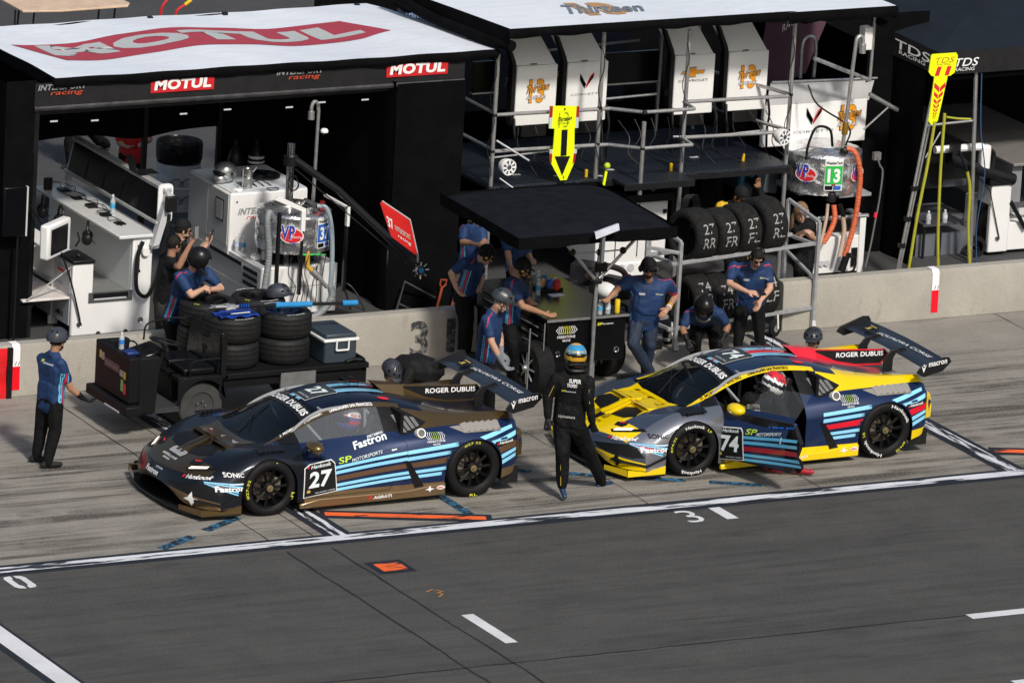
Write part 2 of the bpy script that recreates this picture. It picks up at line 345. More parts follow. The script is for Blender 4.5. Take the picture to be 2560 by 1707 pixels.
STN = [  # stations from nose to tail; rows from the centre line out and down: (u, half width, z)
 [(-.93,0,.24),(-.94,.25,.235),(-.95,.45,.19),(-.91,.62,.14),(-.84,.75,.115),(-.72,.88,.11),(-.60,.945,.11),(-.5,.96,.105),(-.44,.965,.10),(-.38,.96,.09)],
 [(-1.04,0,.305),(-1.03,.25,.30),(-.99,.45,.285),(-.93,.62,.265),(-.85,.76,.245),(-.73,.88,.225),(-.61,.95,.20),(-.52,.965,.17),(-.45,.97,.14),(-.38,.965,.10)],
 [(-.97,0,.445),(-.95,.25,.45),(-.9,.45,.47),(-.84,.62,.46),(-.78,.76,.42),(-.70,.87,.37),(-.61,.935,.31),(-.53,.96,.25),(-.46,.97,.18),(-.38,.965,.11)],
 [(-.75,0,.55),(-.72,.25,.57),(-.66,.45,.59),(-.60,.62,.575),(-.57,.76,.55),(-.55,.87,.49),(-.52,.94,.41),(-.48,.965,.32),(-.43,.975,.2),(-.37,.97,.11)],
 [(-.48,0,.635),(-.46,.25,.65),(-.42,.45,.67),(-.40,.62,.665),(-.40,.76,.65),(-.40,.87,.595),(-.40,.94,.53),(-.40,.965,.42),(-.385,.975,.25),(-.365,.97,.11)],
 [(-.22,0,.68),(-.22,.25,.685),(-.2,.45,.71),(-.2,.62,.73),(-.2,.76,.735),(-.2,.88,.695),(-.2,.95,.62),(-.22,.975,.47),(-.3,.975,.20),(-.35,.97,.11)],
 [(-.03,0,.70),(-.03,.25,.705),(.0,.45,.72),(.08,.62,.735),(.02,.765,.77),(0,.885,.73),(0,.96,.65),(0,.98,.48),(0,.98,.20),(0,.97,.11)],
 [(.20,0,.83),(.21,.25,.825),(.2,.45,.80),(.19,.61,.765),(.22,.765,.765),(.2,.885,.72),(.2,.96,.65),(.2,.985,.48),(.2,.98,.20),(.2,.97,.11)],
 [(.48,0,.975),(.48,.25,.965),(.47,.44,.935),(.43,.585,.86),(.44,.745,.765),(.42,.86,.695),(.42,.945,.60),(.42,.965,.46),(.42,.96,.20),(.42,.955,.11)],
 [(.80,0,1.10),(.80,.25,1.09),(.80,.42,1.06),(.82,.53,1.0),(.82,.745,.78),(.82,.85,.68),(.82,.925,.57),(.82,.94,.43),(.82,.945,.20),(.82,.955,.11)],
 [(1.2,0,1.165),(1.2,.25,1.155),(1.2,.41,1.125),(1.2,.51,1.07),(1.2,.745,.79),(1.2,.85,.67),(1.2,.92,.56),(1.2,.925,.42),(1.2,.935,.20),(1.2,.955,.11)],
 [(1.55,0,1.15),(1.55,.25,1.145),(1.55,.41,1.12),(1.55,.51,1.06),(1.55,.76,.80),(1.55,.87,.70),(1.55,.93,.57),(1.55,.93,.42),(1.55,.94,.20),(1.55,.955,.11)],
 [(1.85,0,1.10),(1.85,.25,1.095),(1.85,.42,1.075),(1.85,.53,1.03),(1.85,.78,.81),(1.85,.90,.745),(1.85,.96,.60),(1.84,.955,.43),(1.83,.95,.20),(1.85,.955,.11)],
 [(2.12,0,1.03),(2.12,.25,1.02),(2.12,.43,1.01),(2.12,.57,.965),(2.12,.80,.83),(2.12,.92,.765),(2.12,.975,.64),(2.12,.98,.45),(2.12,.97,.20),(2.12,.96,.11)],
 [(2.35,0,.96),(2.35,.25,.95),(2.35,.45,.955),(2.35,.61,.945),(2.35,.81,.845),(2.35,.92,.775),(2.35,.985,.68),(2.35,.99,.48),(2.35,.98,.20),(2.35,.965,.11)],
 [(2.65,0,.89),(2.65,.25,.89),(2.65,.47,.915),(2.65,.64,.925),(2.65,.81,.85),(2.65,.92,.775),(2.65,.99,.70),(2.65,.995,.5),(2.65,.99,.28),(2.65,.97,.11)],
 [(2.95,0,.85),(2.95,.25,.85),(2.95,.50,.885),(2.95,.67,.93),(2.95,.79,.87),(2.95,.90,.76),(2.95,.98,.69),(2.95,.985,.5),(2.95,.975,.3),(2.95,.96,.15)],
 [(3.17,0,.83),(3.17,.25,.83),(3.17,.52,.875),(3.17,.69,.925),(3.17,.78,.86),(3.17,.87,.73),(3.17,.94,.67),(3.16,.95,.5),(3.14,.93,.32),(3.12,.92,.2)],
 [(3.24,0,.79),(3.24,.25,.79),(3.24,.52,.84),(3.24,.68,.89),(3.24,.76,.82),(3.26,.85,.70),(3.27,.91,.64),(3.25,.92,.5),(3.2,.9,.34),(3.17,.9,.22)]]
def bisect_grid(bm, axes, step=.05):
    for a in axes:
        lo, hi = min(v.co[a] for v in bm.verts), max(v.co[a] for v in bm.verts); n = V((0, 0, 0)); n[a] = 1
        k = math.ceil(lo/step)*step
        while k < hi:
            bmesh.ops.bisect_plane(bm, geom=bm.verts[:]+bm.edges[:]+bm.faces[:], plane_co=n*k, plane_no=n, dist=1e-6); k += step
def project(mb, name, mats, bvh, axis, parent, lift=.002, step=.05, layer=None):
    """lay flat vinyl (mb, drawn in a plane) on the body along -y/+x/-z"""
    me = bpy.data.meshes.new(name); me.from_pydata(mb.v, [], mb.f); me.polygons.foreach_set('material_index', mb.m)
    for m in (mats if isinstance(mats, (list, tuple)) else [mats]): me.materials.append(m)
    bm = bmesh.new(); bm.from_mesh(me); big = [f for f in bm.faces if f.calc_area() > .004]
    ax = {'side': (V((0, 1, 0)), (0, 2)), 'far': (V((0, -1, 0)), (0, 2)), 'top': (V((0, 0, -1)), (0, 1)), 'front': (V((1, 0, 0)), (1, 2))}[axis]
    if big: bisect_grid(bm, ax[1], step)
    d = ax[0]; lays = {}
    for f in bm.faces:
        for v in f.verts: lays[v.index] = max(lays.get(v.index, 0), f.material_index)
    bm.verts.index_update(); bad = []
    lays = {}
    for f in bm.faces:
        for v in f.verts: lays[v.index] = f.material_index
    for v in bm.verts:
        o = v.co-d*(v.co.dot(d)) - d*4
        h = bvh.ray_cast(o, d)
        if h[0] is None: bad.append(v); continue
        n = h[1] if h[1].dot(d) < 0 else -h[1]
        lf = lift + (layer[lays.get(v.index, 0)] if layer else 0)
        v.co = h[0]-d*lf*.6+n*lf
    if bad: bmesh.ops.delete(bm, geom=bad, context='VERTS')
    bm.normal_update()
    for f in bm.faces:
        f.smooth = True
        if f.normal.dot(d) > 0: f.normal_flip()
    bm.to_mesh(me); bm.free(); o = bpy.data.objects.new(name, me); COL.objects.link(o); o.parent = parent
    return o
def make_wheel(root, u, v, R, side, num, txts, chalk):
    """wheel at (u, v) with outer face towards side (-1 near, +1 far)"""
    c = V((u, v, R)); ax = V((0, side, 0)); w = .30; ri = .235
    t = MB().lathe([(ri, -w+.02), (R-.03, -w), (R-.008, -w+.03), (R, -w+.07), (R, -.07), (R-.006, -.03), (R-.03, -.006), (R-.06, 0), (ri+.015, -.004), (ri, -.018)], c, ax, 56)
    tyre = t.build('tyre', TYREW, root, smooth=True, ang=50)
    m = MB().lathe([(ri, -w+.02), (ri, -.02), (ri-.006, -.008), (ri-.016, -.014), (ri-.02, -.10), (ri-.022, -w+.03)], c, ax, 48)
    for k in range(10):                                       # ten paired thin spokes, dished towards the hub
        a = 2*pi*k/10+.1; da = .07; e1, e2 = V((1, 0, 0)), V((0, 0, 1))
        P = lambda r, an, h: c+e1*cos(an)*r+e2*sin(an)*r+ax*h
        for sg in (-1, 1):
            p0, p1 = P(.062, a+sg*.10, -.05), P(ri-.012, a+sg*.05, -.03)
            m.tube([p0, (p0+p1)/2+ax*.004, p1], [.010, .0075, .009], 6)
    m.lathe([(0, -.03), (.045, -.03), (.066, -.04), (.07, -.06), (.07, -.12), (0, -.12)], c, ax, 24)
    rim = m.build('rim', RIM, root, smooth=True)
    m = MB().lathe([(0, .0), (.018, .0), (.022, -.006), (.024, -.014), (.04, -.016), (.043, -.026), (.043, -.04)], c+ax*.006, ax, 20)
    for k in range(10): a = 2*pi*k/10; m.ball(c+V((cos(a)*.033, 0, sin(a)*.033))-ax*.01, .004, u=6, v=4)
    m.build('wheel_nut', BRONZE, rim, smooth=True)
    m = MB().lathe([(.05, -.13), (.165, -.13), (.17, -.135), (.17, -.155), (.05, -.155)], c, ax, 36); m.build('brake_disc', DISC, root, smooth=True)
    sa = 1 if side < 0 else -1
    MB().box(c+V((-.17 if u > 1 else .09, -.16 if side > 0 else .09, -.06)), c+V((-.09 if u > 1 else .17, -.09 if side > 0 else .16, .1))).build('brake_caliper', mat('caliper_grey', (.16, .14, .11), .6, metal=.2), root, bevel=.01)
    if side < 0:                                              # sidewall lettering, bent round the tyre
        m = MB()
        def arc(t, r0, r1, a0, a1, mi, bold=.01):
            vs, fs = glyphs(t, bold)
            m.add([c+ax*.003+V((cos(a0+(a1-a0)*x), 0, sin(a0+(a1-a0)*x)))*(r0+(r1-r0)*y) for x, y in vs], fs, mi)
        for t_, r0, r1, a0, a1, mi in txts: arc(t_, R-r0, R-r1, RD(a0), RD(a1), mi)
        m.build('sidewall_lettering', [WHT, REDL, YELT], tyre)
def race_car(num, loc, door_open, label):
    Lv = LIV[num]; A = Lv['acc']; root = thing('race_car', (0, 0, 0), label, 'race car', 'race cars in the pit lane')
    DGL = mat('door_polycarbonate', (.3, .32, .34), .1, var=0, alpha=.14, spec=.6)
    mats = [Lv['side'], GLASS, GLASSC, BLACK, Lv['side'], A, Lv['hood'], Lv['fend'], Lv['roof'], Lv['lowb'], Lv['silver'], Lv['deck'], DGL]
    bm = bmesh.new(); rings = []
    for st in STN:
        ring = [bm.verts.new((u, -w, z)) for u, w, z in st[::-1]]+[bm.verts.new((u, w, z)) for u, w, z in st[1:]]
        rings.append(ring)
    n = len(rings[0]); NR = 9
    def zone(i, j, near):      # i: station interval, j: row interval from the centre line
        if 6 <= i <= 8 and j <= 2: return 1
        if j == 3 and 8 <= i <= 10: return 2
        if i == 0: return 3 if j < 1 else (9 if j < 6 else 10)
        if i == 1: return 7 if j <= 5 else 10
        if i <= 5 and j <= 2: return 6 if (j <= 1 or i == 2) else 7
        if i == 2 and j == 3: return 6
        if i <= 5: return 10 if (j >= 4 and i <= 3) or (i >= 4 and j >= 4) else 7
        if i <= 7 and j >= 4: return 7 if num == 27 else 10
        if j <= 2 and i <= 12: return 8
        if j == 3 and i == 7: return 7
        if j <= 1 and i > 12: return 11
        if j in (2, 3) and i >= 12: return 5
        if j == 3 and i == 11: return 3
        if door_open and near and 8 <= i <= 10 and 4 <= j <= 7: return 4
        if j >= 8: return 9
        return 0
    for i in range(len(rings)-1):
        for k in range(n):
            a, b = rings[i], rings[i+1]; k2 = (k+1) % n
            f = bm.faces.new((a[k], a[k2], b[k2], b[k])); f.smooth = True
            near = k < NR; j = (NR-1-k) if near else (k-NR)
            f.material_index = 3 if k == n-1 else zone(i, j, near)
    bm.faces.new(rings[0][::-1]).material_index = 3; bm.faces.new(rings[-1]).material_index = 3
    cl = bm.edges.layers.float.new('crease_edge')
    def cr(a, b, v):
        e = bm.edges.get((a, b))
        if e: e[cl] = v
    for i in range(len(rings)):
        for k, r in enumerate(rings[i]):
            j = abs(k-NR)
            if i < len(rings)-1:
                c_ = {9: .9, 3: .55 if i > 6 else .1, 4: .35 if i > 7 else .15, 6: .45, 5: .3 if i > 10 else .1}.get(j, 0)
                if c_: cr(r, rings[i+1][k], c_)
            if i in (0, 1, 2, 17, 18) and k < n-1: cr(r, rings[i][k+1], (1, .7, .5)[i] if i < 3 else .6)
    bmesh.ops.recalc_face_normals(bm, faces=bm.faces)
    me = bpy.data.meshes.new('body'); bm.to_mesh(me); bm.free()
    for m_ in mats: me.materials.append(m_)
    ob = bpy.data.objects.new('tmp', me); COL.objects.link(ob)
    s = ob.modifiers.new('s', 'SUBSURF'); s.levels = s.render_levels = 2
    cut = MB(); cut.mi = 3
    for cu, R, z0 in ((0, .352, .32), (2.62, .372, .33)):
        for sg in (-1, 1):
            pts = [(cu+R*cos(t), z0+R*sin(t)) for t in [pi*k/28 for k in range(29)]]+[(cu-R-.02, -.2), (cu+R+.02, -.2)]
            cut.prism(pts, 1, *sorted((sg*.60, sg*1.3)))
    co = cut.build('tmpcut', mats)
    b = ob.modifiers.new('b', 'BOOLEAN'); b.object = co; b.solver = 'EXACT'; b.operation = 'DIFFERENCE'
    dg = bpy.context.evaluated_depsgraph_get(); bm = bmesh.new(); bm.from_mesh(bpy.data.meshes.new_from_object(ob.evaluated_get(dg)))
    bpy.data.objects.remove(ob); bpy.data.objects.remove(co)
    bvh = BVHTree.FromBMesh(bm)
    def take(idx, name, par, drop_far=None):
        b2 = bm.copy(); bmesh.ops.delete(b2, geom=[f for f in b2.faces if f.material_index not in idx], context='FACES')
        m2 = bpy.data.meshes.new(name); b2.to_mesh(m2); b2.free()
        for m_ in mats: m2.materials.append(m_)
        o = bpy.data.objects.new(name, m2); COL.objects.link(o); o.parent = par; m2.set_sharp_from_angle(angle=RD(40)); return o
    body = take({0, 3, 5, 6, 7, 8, 9, 10, 11}, 'body', root)
    ws = take({1}, 'windscreen', root)
    if door_open:      # the near side glass goes with the door
        bmn = bm.copy(); 
        for f in bm.faces:
            if f.material_index == 2 and f.calc_center_median().y < 0: f.material_index = 12
    take({2}, 'side_window', root)
    S = lambda t, o, w, h, mi=None, **k: m.text(t, (o[0], -3, o[1]), (1, 0, k.pop('rise', .04)), (0, 0, 1), w, h, mi, **k)
    def poly(pts, mi=0): m.add([(p[0], -3, p[1]) for p in pts], [tuple(range(len(pts)))], mi)
    # livery stripes on the near flank (first half on the door)
    def stripes_front(m):
        P = lambda pts, mi: m.add([(p[0], -3, p[1]) for p in pts], [tuple(range(len(pts)))], mi)
        P([(.44, .47), (1.76, .62), (1.76, .587), (.44, .435)], 0); P([(.44, .415), (1.76, .552), (1.765, .512), (.44, .38)], 0)
        P([(.44, .355), (1.75, .478), (1.79, .425), (.44, .30)], 1)
        P([(.44, .275), (1.79, .385), (1.82, .352), (.44, .242)], 0); P([(.44, .222), (1.83, .332), (1.85, .30), (.44, .19)], 0)
    stp = MB(); stripes_front(stp)
    m = MB()
    poly([(1.765, .622), (2.5, .70), (2.44, .645), (1.765, .582)]); poly([(1.765, .55), (2.37, .605), (2.33, .56), (1.765, .505)])
    poly([(1.80, .476), (2.29, .525), (2.27, .455), (1.83, .42)], 1); poly([(1.86, .385), (2.27, .415), (2.26, .375), (1.88, .35)]); poly([(1.90, .33), (2.26, .355), (2.25, .315), (1.92, .295)])
    poly([(2.68, .72), (3.16, .80), (3.16, .765), (2.74, .69)]); poly([(2.82, .665), (3.2, .735), (3.2, .70), (2.87, .63)])
    poly([(2.92, .58), (3.2, .655), (3.22, .585), (2.96, .51)], 1); poly([(2.97, .49), (3.2, .57), (3.2, .53), (2.98, .44)]); poly([(2.985, .42), (3.2, .505), (3.2, .46), (2.99, .37)])
    project(m, 'livery_stripe', [SKY, Lv['mid']], bvh, 'side', root)
    m = MB()     # small striped wedge on the bumper side
    poly([(-.78, .43), (-.34, .43), (-.34, .30), (-.38, .30)], 2)
    for k in range(5): poly([(-.75, .424-.004*k), (-.345, .425-.036*k), (-.345, .405-.036*k), (-.75, .42-.004*k)], [0, 0, 1, 0, 0][k])
    project(m, 'livery_wedge', [SKY, Lv['mid'], NAVY], bvh, 'side', root, .002, layer=[.003, .003, 0])
    # colour panels: cant strip with driver names, black intakes
    for sg in (-1, 1):        # coloured strip that follows the screen pillar and roof edge
        A3 = [V((st[3][0], st[3][1], st[3][2])) for st in STN[6:13]]; B3 = [V((st[2][0], st[2][1], st[2][2])) for st in STN[6:13]]
        def crp(P, t_):
            k = min(int(t_), len(P)-2); u_ = t_-k; a, b_, c, d_ = P[max(k-1, 0)], P[k], P[k+1], P[min(k+2, len(P)-1)]
            return .5*((2*b_)+(c-a)*u_+(2*a-5*b_+4*c-d_)*u_*u_+(3*b_-a-3*c+d_)*u_**3)
        m = MB()
        def fs_(u_, w_):
            t_ = .15+5.75*u_; a, b_ = crp(A3, t_), crp(B3, t_); p = a+(b_-a).normalized()*(-.012+.082*w_*min(1, .35+u_*2.2)); p.y *= sg
            h = bvh.find_nearest(p); n_ = h[1]; n_ = n_ if n_.dot(V((0, sg*.5, 1))) > 0 else -n_; return tuple(h[0]+n_*.0035)
        m.grid(fs_, 60, 6); m.build('cant_strip', A, root, smooth=True, ang=180)
    m = MB()
    poly([(1.72, .515), (1.79, .50), (2.0, .165), (1.88, .15)], 0)      # side intake mouth behind the door
    poly([(1.60, .985), (1.86, 1.0), (2.09, .88), (1.9, .80), (1.74, .775)], 0)    # quarter window surround
    poly([(.20, .765), (.43, .86), (.455, .86), (.44, .775)], 0)
    project(m, 'intake_panel', [BLACK], bvh, 'side', root, .003)
    m = MB()
    for k in range(4): poly([(1.68+.075*k, .965-.01*k), (1.73+.075*k, .965-.012*k), (1.81+.06*k, .80+.018*k), (1.765+.06*k, .80+.014*k)], 0)
    project(m, 'quarter_louvre', [mat('grey_louvre', (.16, .16, .16), .4)], bvh, 'side', root, .009)
    # bumper, seen along +x
    F = lambda pts, mi: m.add([(-4, p[0], p[1]) for p in pts], [tuple(range(len(pts)))], mi)
    m = MB()
    for sg in (-1, 1):
        g = lambda pts: [(sg*a, b_) for a, b_ in pts]
        F(g([(.34, .345), (.84, .415), (.935, .27), (.86, .255), (.45, .305)]), 0)          # black intake
        F(g([(.44, .505), (.68, .55), (.74, .565), (.80, .545), (.66, .515), (.5, .485)]), 0)
    project(m, 'bumper_panel', [BLACK, A], bvh, 'front', root, .003, .04, layer=[0, .003])
    m = MB()
    for sg in (-1, 1): F([(sg*.49, .522), (sg*.655, .552), (sg*.66, .532), (sg*.495, .5)], 0)
    project(m, 'headlight', [LAMPW], bvh, 'front', root, .008, .04)
    # hood: black vents, slots, cowl
    T = lambda pts, mi: m.add([(p[0], p[1], 3) for p in pts], [tuple(range(len(pts)))], mi)
    m = MB()
    for sg in (-1, 1):
        g = lambda pts: [(a, sg*b_) for a, b_ in pts]
        T(g([(-.66, .12), (-.44, .09), (-.36, .20), (-.38, .40), (-.52, .46), (-.62, .36)]), 0)
        T(g([(-.76, .40), (-.70, .38), (-.62, .50), (-.66, .54), (-.72, .52)]), 0); T(g([(-.70, .42), (-.685, .41), (-.64, .49), (-.655, .50)]), 2)
        T(g([(-.14, .70), (-.04, .68), (.16, .71), (.24, .78), (.16, .87), (-.06, .88)]), 3)
    T([(-.80, .05), (-.56, .03), (-.56, -.03), (-.80, -.05)], 3)
    T([(-.27, .40), (-.10, .44), (.03, .5), (-.02, .25), (-.03, -.25), (.03, -.5), (-.10, -.44), (-.27, -.40)], 1)
    if num == 74:
        T([(-.13, .35), (-.02, .44), (.0, .2), (.0, -.2), (-.02, -.44), (-.13, -.35)], 1)
    project(m, 'hood_vent', [BLACK, Lv['acc'] if num == 74 else Lv['hood'], REDL, CARB], bvh, 'top', root, .003)
    m = MB()     # raised centre ridge and vent lips
    for sg in (-1, 1):
        m.add([(-.74, 0, .545), (-.30, sg*.05, .725), (-.30, sg*.26, .70), (-.52, sg*.06, .64), (-.26, sg*.02, .675), (-.26, sg*.30, .675)], [(0, 1, 3), (1, 2, 5, 4)])
        m.prism([(-.28, .67), (-.36, .715), (-.26, .70), (-.06, .71), (-.06, .69)], 1, *sorted((sg*.03, sg*.42)))
        m.prism([(-.34, .69), (-.70, .57), (-.70, .585), (-.34, .715)], 1, *sorted((sg*.02, sg*.07)))
    m.build('hood_ridge', Lv['acc'] if num == 74 else Lv['hood'], root)
    m = MB()      # fender louvres
    for sg in (-1, 1):
        for k in range(6):
            u = -.1+.052*k; m.add([(u, sg*.72, .752), (u+.055, sg*.72, .785), (u+.05, sg*.88, .755), (u-.01, sg*.88, .728), (u+.058, sg*.72, .755), (u+.052, sg*.88, .73)], [(0, 1, 2, 3), (1, 4, 5, 2)])
    m.build('fender_louvre', CARB, root)
    m = MB()
    for sg in (-1, 1):
        m.add([(2.34, sg*.83, .835), (2.50, sg*.93, .775), (2.98, sg*.92, .77), (2.98, sg*.80, .86)], [(0, 1, 2, 3)])
        for k in range(6):
            u = 2.5+.078*k; m.add([(u-.02, sg*.815, .853), (u+.06, sg*.805, .872), (u+.07, sg*.92, .80), (u, sg*.93, .775), (u+.062, sg*.81, .85), (u+.072, sg*.92, .778)], [(0, 1, 2, 3), (1, 4, 5, 2)])
    m.build('rear_louvre', mat('grey_carbon_louvre', (.26, .245, .225), .5, var=.25, scale=160, coat=.2), root)
    # roof scoop and fin
    m = MB()
    m.add([(1.72, -.09, 1.195), (1.72, .09, 1.195), (1.84, -.12, 1.085), (1.84, .12, 1.085), (2.12, -.05, 1.145), (2.12, .05, 1.145), (2.12, -.11, 1.02), (2.12, .11, 1.02)], [(0, 1, 5, 4), (0, 4, 6, 2), (1, 3, 7, 5), (4, 5, 7, 6)])
    m.build('roof_scoop', REDV if num == 74 else A, root, bevel=.006)
    MB().quad((1.745, -.085, 1.17), (1.745, .085, 1.17), (1.85, .11, 1.09), (1.85, -.11, 1.09)).build('scoop_mouth', BLACK, root)
    fin = MB().prism([(2.06, 1.13), (2.45, 1.098), (3.12, 1.055), (3.17, 1.0), (3.07, .86), (2.6, .885), (2.2, .97), (2.06, 1.02)], 1, -.008, .008).build('shark_fin', REDV if num == 74 else A, root, bevel=.002)
    MB().add([(a, -.0105, b_) for a, b_ in ((2.10, 1.115), (2.45, 1.086), (3.11, 1.042), (3.15, 1.0), (3.06, .885), (2.72, .90), (2.44, .96))], [tuple(range(7))]).build('fin_panel', BLK2, fin)
    MB().text('ROGER DUBUIS', (2.44, -.013, 1.0), (1, 0, -.035), (0, 0, 1), .66, .06, bold=.025).build('fin_lettering', WHT, fin)
    # rear wing
    wg = MB(); prof = [(-.0, .0), (.05, .022), (.14, .03), (.24, .045), (.30, .07), (.29, .055), (.2, .018), (.1, -.008), (.03, -.012)]
    secs = []
    for v, du, dz in ((-.94, .02, -.01), (-.75, .02, -.005), (-.5, .01, .01), (-.25, 0, .02), (0, 0, .025), (.25, 0, .02), (.5, .01, .01), (.75, .02, -.005), (.94, .02, -.01)):
        secs.append([(3.08+du+a*1.12, v, 1.075+dz+b_) for a, b_ in prof])
    k = len(prof); wg.add([p for s_ in secs for p in s_], [(i*k+j, (i+1)*k+j, (i+1)*k+(j+1) % k, i*k+(j+1) % k) for i in range(len(secs)-1) for j in range(k)])
    wing = wg.build('rear_wing', mat('wing_dark_blue', (.017, .021, .032), .35, metal=.3, var=.2, scale=120, coat=.4), root, smooth=True)
    for sg in (-1, 1):
        MB().prism([(3.0, 1.02), (3.05, 1.085), (3.36, 1.19), (3.44, 1.185), (3.475, 1.13), (3.36, 1.02), (3.10, .965)], 1, *sorted((sg*.94, sg*.962))).build('endplate', BLK2, wing, bevel=.004)
        up_ = MB()
        for z in (0,):
            P = [(2.93, .87), (2.93, 1.02), (3.02, 1.125), (3.2, 1.155), (3.25, 1.10), (3.22, 1.09), (3.09, 1.085), (3.055, 1.02), (3.055, .87)]
            up_.prism(P, 1, sg*.30-.012, sg*.30+.012)
            up_.box((3.16, sg*.30-.04, 1.085), (3.24, sg*.30+.04, 1.125))
        up_.build('wing_support', BLK2, wing, bevel=.004)
    m = MB(); m.text('SQUADRA CORSE', (3.285, .42, 1.136), (.06, -1, 0), (.35, .0, .12) if False else (.97, 0, .2), 1.12, .062, skew=.3, lift=0)
    vs = [(V(p)) for p in m.v]; m.v = [tuple(p-V((.0, 0, 0))+V((0, 0, .012))) for p in vs]
    m.v = [(3.10+.13*1+ (p[0]-3.285)*1.0, p[1], 1.128+ (p[0]-3.285)*.12-.02*(abs(p[1])/.5)**2*.6+.008) for p in m.v]
    m.build('wing_lettering', WHT, wing)
    m = MB(); m.text('macron', (3.16, -.9645, 1.085), (1, 0, .12), (0, 0, 1), .25, .05, bold=.02)
    m.add([(a, -.9645, b_) for a, b_ in ((3.06, 1.11), (3.095, 1.02), (3.13, 1.12), (3.105, 1.09), (3.095, 1.07), (3.08, 1.085))], [(0, 1, 5), (1, 2, 3, 4), (1, 4, 5)])
    m.add([(a, -.9645, b_) for a, b_ in ((3.095, 1.095), (3.11, 1.11), (3.098, 1.125), (3.083, 1.108))], [(0, 1, 2, 3)]); m.build('endplate_lettering', WHT, wing)
    m = MB(); c = V((3.24, .55, 1.158)); 
    m.add([c+V((.085*sin(t), .12*cos(t), .012*sin(t))) for t in [2*pi*k/20 for k in range(20)]], [tuple(range(20))], 0)
    for w_, h_, dx in ((.14, .02, .04), (.05, .05, -.02), (.1, .012, -.055)):
        m.quad(*[c+V((dx+a, b_, .003+dx*.14+a*.14)) for a, b_ in ((-h_/2, -w_/2), (h_/2, -w_/2), (h_/2, w_/2), (-h_/2, w_/2))], mi=1)
    m.build('wing_crest', [BLKL, mat('gold_ink', (.5, .36, .08), .5, var=0)], wing)
    # splitter, skirts, diffuser, tail
    out = [(-1.03, 0), (-1.02, .35), (-.97, .62), (-.88, .86), (-.62, .975), (-.36, .99), (-.36, .55), (-.36, 0)]
    m = MB(); m.prism([(a, b_) for a, b_ in out]+[(a, -b_) for a, b_ in out[-2:0:-1]], 2, .045, .065, 0)
    m.build('front_splitter', BLK2, root, bevel=.004)
    m = MB()
    for sg in (-1, 1):
        m.prism([(-.86, .07), (-.86, .15), (-.60, .105), (-.36, .165), (-.36, .07)], 1, *sorted((sg*.96, sg*.985)))
        m.add([(-.97, sg*.6, .07), (-.97, sg*.6, .13), (-.86, sg*.96, .15), (-.86, sg*.96, .07)], [(0, 1, 2, 3)])
    m.build('splitter_fence', A, root)
    m = MB()
    for sg in (-1, 1):
        m.add([(p[0], sg*p[1], p[2]) for p in ((-.88, .80, .2), (-.60, .965, .155), (-.36, .985, .25), (-.36, .985, .29), (-.60, .965, .185), (-.88, .80, .235))], [(0, 1, 4, 5), (1, 2, 3, 4)])
    m.build('canard', CARB, root)
    for sg in (-1, 1):
        m = MB(); m.prism([(.38, .06), (.38, .115), (.62, .165), (1.75, .165), (2.05, .20), (2.25, .215), (2.25, .075)], 1, *sorted((sg*.95, sg*1.0)), mi=0)
        m.build('side_skirt', Lv['lowb'], root, bevel=.012)
    m = MB()
    m.box((3.05, -.86, .14), (3.22, .86, .17)); 
    for v in (-.86, -.5, -.17, .17, .5, .86): m.box((3.02, v-.006, .1), (3.26, v+.006, .3))
    m.build('diffuser', CARB, root)
    m = MB()
    m.box((3.235, -.80, .40), (3.262, .80, .60)); m.build('tail_panel', BLACK, root)
    for sg in (-1, 1):
        m = MB(); m.add([(3.27, sg*.62, .66), (3.27, sg*.66, .64), (3.24, sg*.90, .62), (3.24, sg*.90, .66), (3.18, sg*.95, .62), (3.18, sg*.95, .66)], [(0, 1, 2, 3), (2, 4, 5, 3)])
        m.build('tail_light', mat('tail_lamp_red', (.4, .01, .01), .2, var=0), root)
        m = MB(); m.add([(3.17, sg*.955, .45), (3.17, sg*.955, .70), (3.20, sg*.90, .775), (3.27, sg*.86, .72), (3.285, sg*.88, .58), (3.27, sg*.90, .45)], [(0, 1, 2, 3, 4, 5)]); m.build('tail_corner', A, root)
    # antennas, mirror, fuel cap, wipers
    m = MB()
    for u, v in ((1.46, .03), (1.56, .02)): m.tube([(u, v, 1.14), (u+.01, v, 1.29)], .004, 5)
    m.ball((1.46, .03, 1.27), .015); m.box((1.43, .0, 1.262), (1.5, .04, 1.272)); m.build('antenna', BLACK, root)
    m = MB(); m.lathe([(.0, .0), (.038, .0), (.042, .012), (.056, .012), (.06, -.01), (.06, -.06)], (1.95, -.885, .805), (0, -.92, .4), 24, mis=[1, 1, 0, 0, 0]); m.build('fuel_cap', [mat('white_ring', (.75, .73, .68), .4), mat('cap_grey', (.2, .2, .2), .3, metal=.7)], root, smooth=True)
    m = MB(); m.tube([(.02, -.03, .75), (.30, .12, .91), (.52, .2, 1.0)], .008, 6); m.tube([(.10, -.15, .79), (.36, .28, .935)], .006, 5); m.build('wiper', BLACK, root)
    for sg in (-1,) if not door_open else (-1,):
        mr = MB(); o = V((.52, -1.0, .76))
        rot = Matrix.Rotation(0, 3, 'Z')
        mr.ball(o+V((.0, -.02, .035)), (.10, .145, .07), u=16, v=10); mr.add([o+V(p) for p in ((.06, -.10, .0), (.19, .03, -.13), (.20, .07, -.10), (.09, .02, .04))], [(0, 1, 2, 3)])
        mm_ = mr.build('mirror', A, root, smooth=True)
        m2 = MB(); m2.add([o+V(p) for p in ((.072, -.11, .03), (.095, -.07, .075), (.098, .03, .075), (.088, .08, .035), (.085, .03, -.01), (.078, -.07, -.01))], [(0, 1, 2, 3, 4, 5)]); m2.build('mirror_glass', mat('mirror_glass', (.5, .5, .5), .05, metal=1, var=0), mm_)
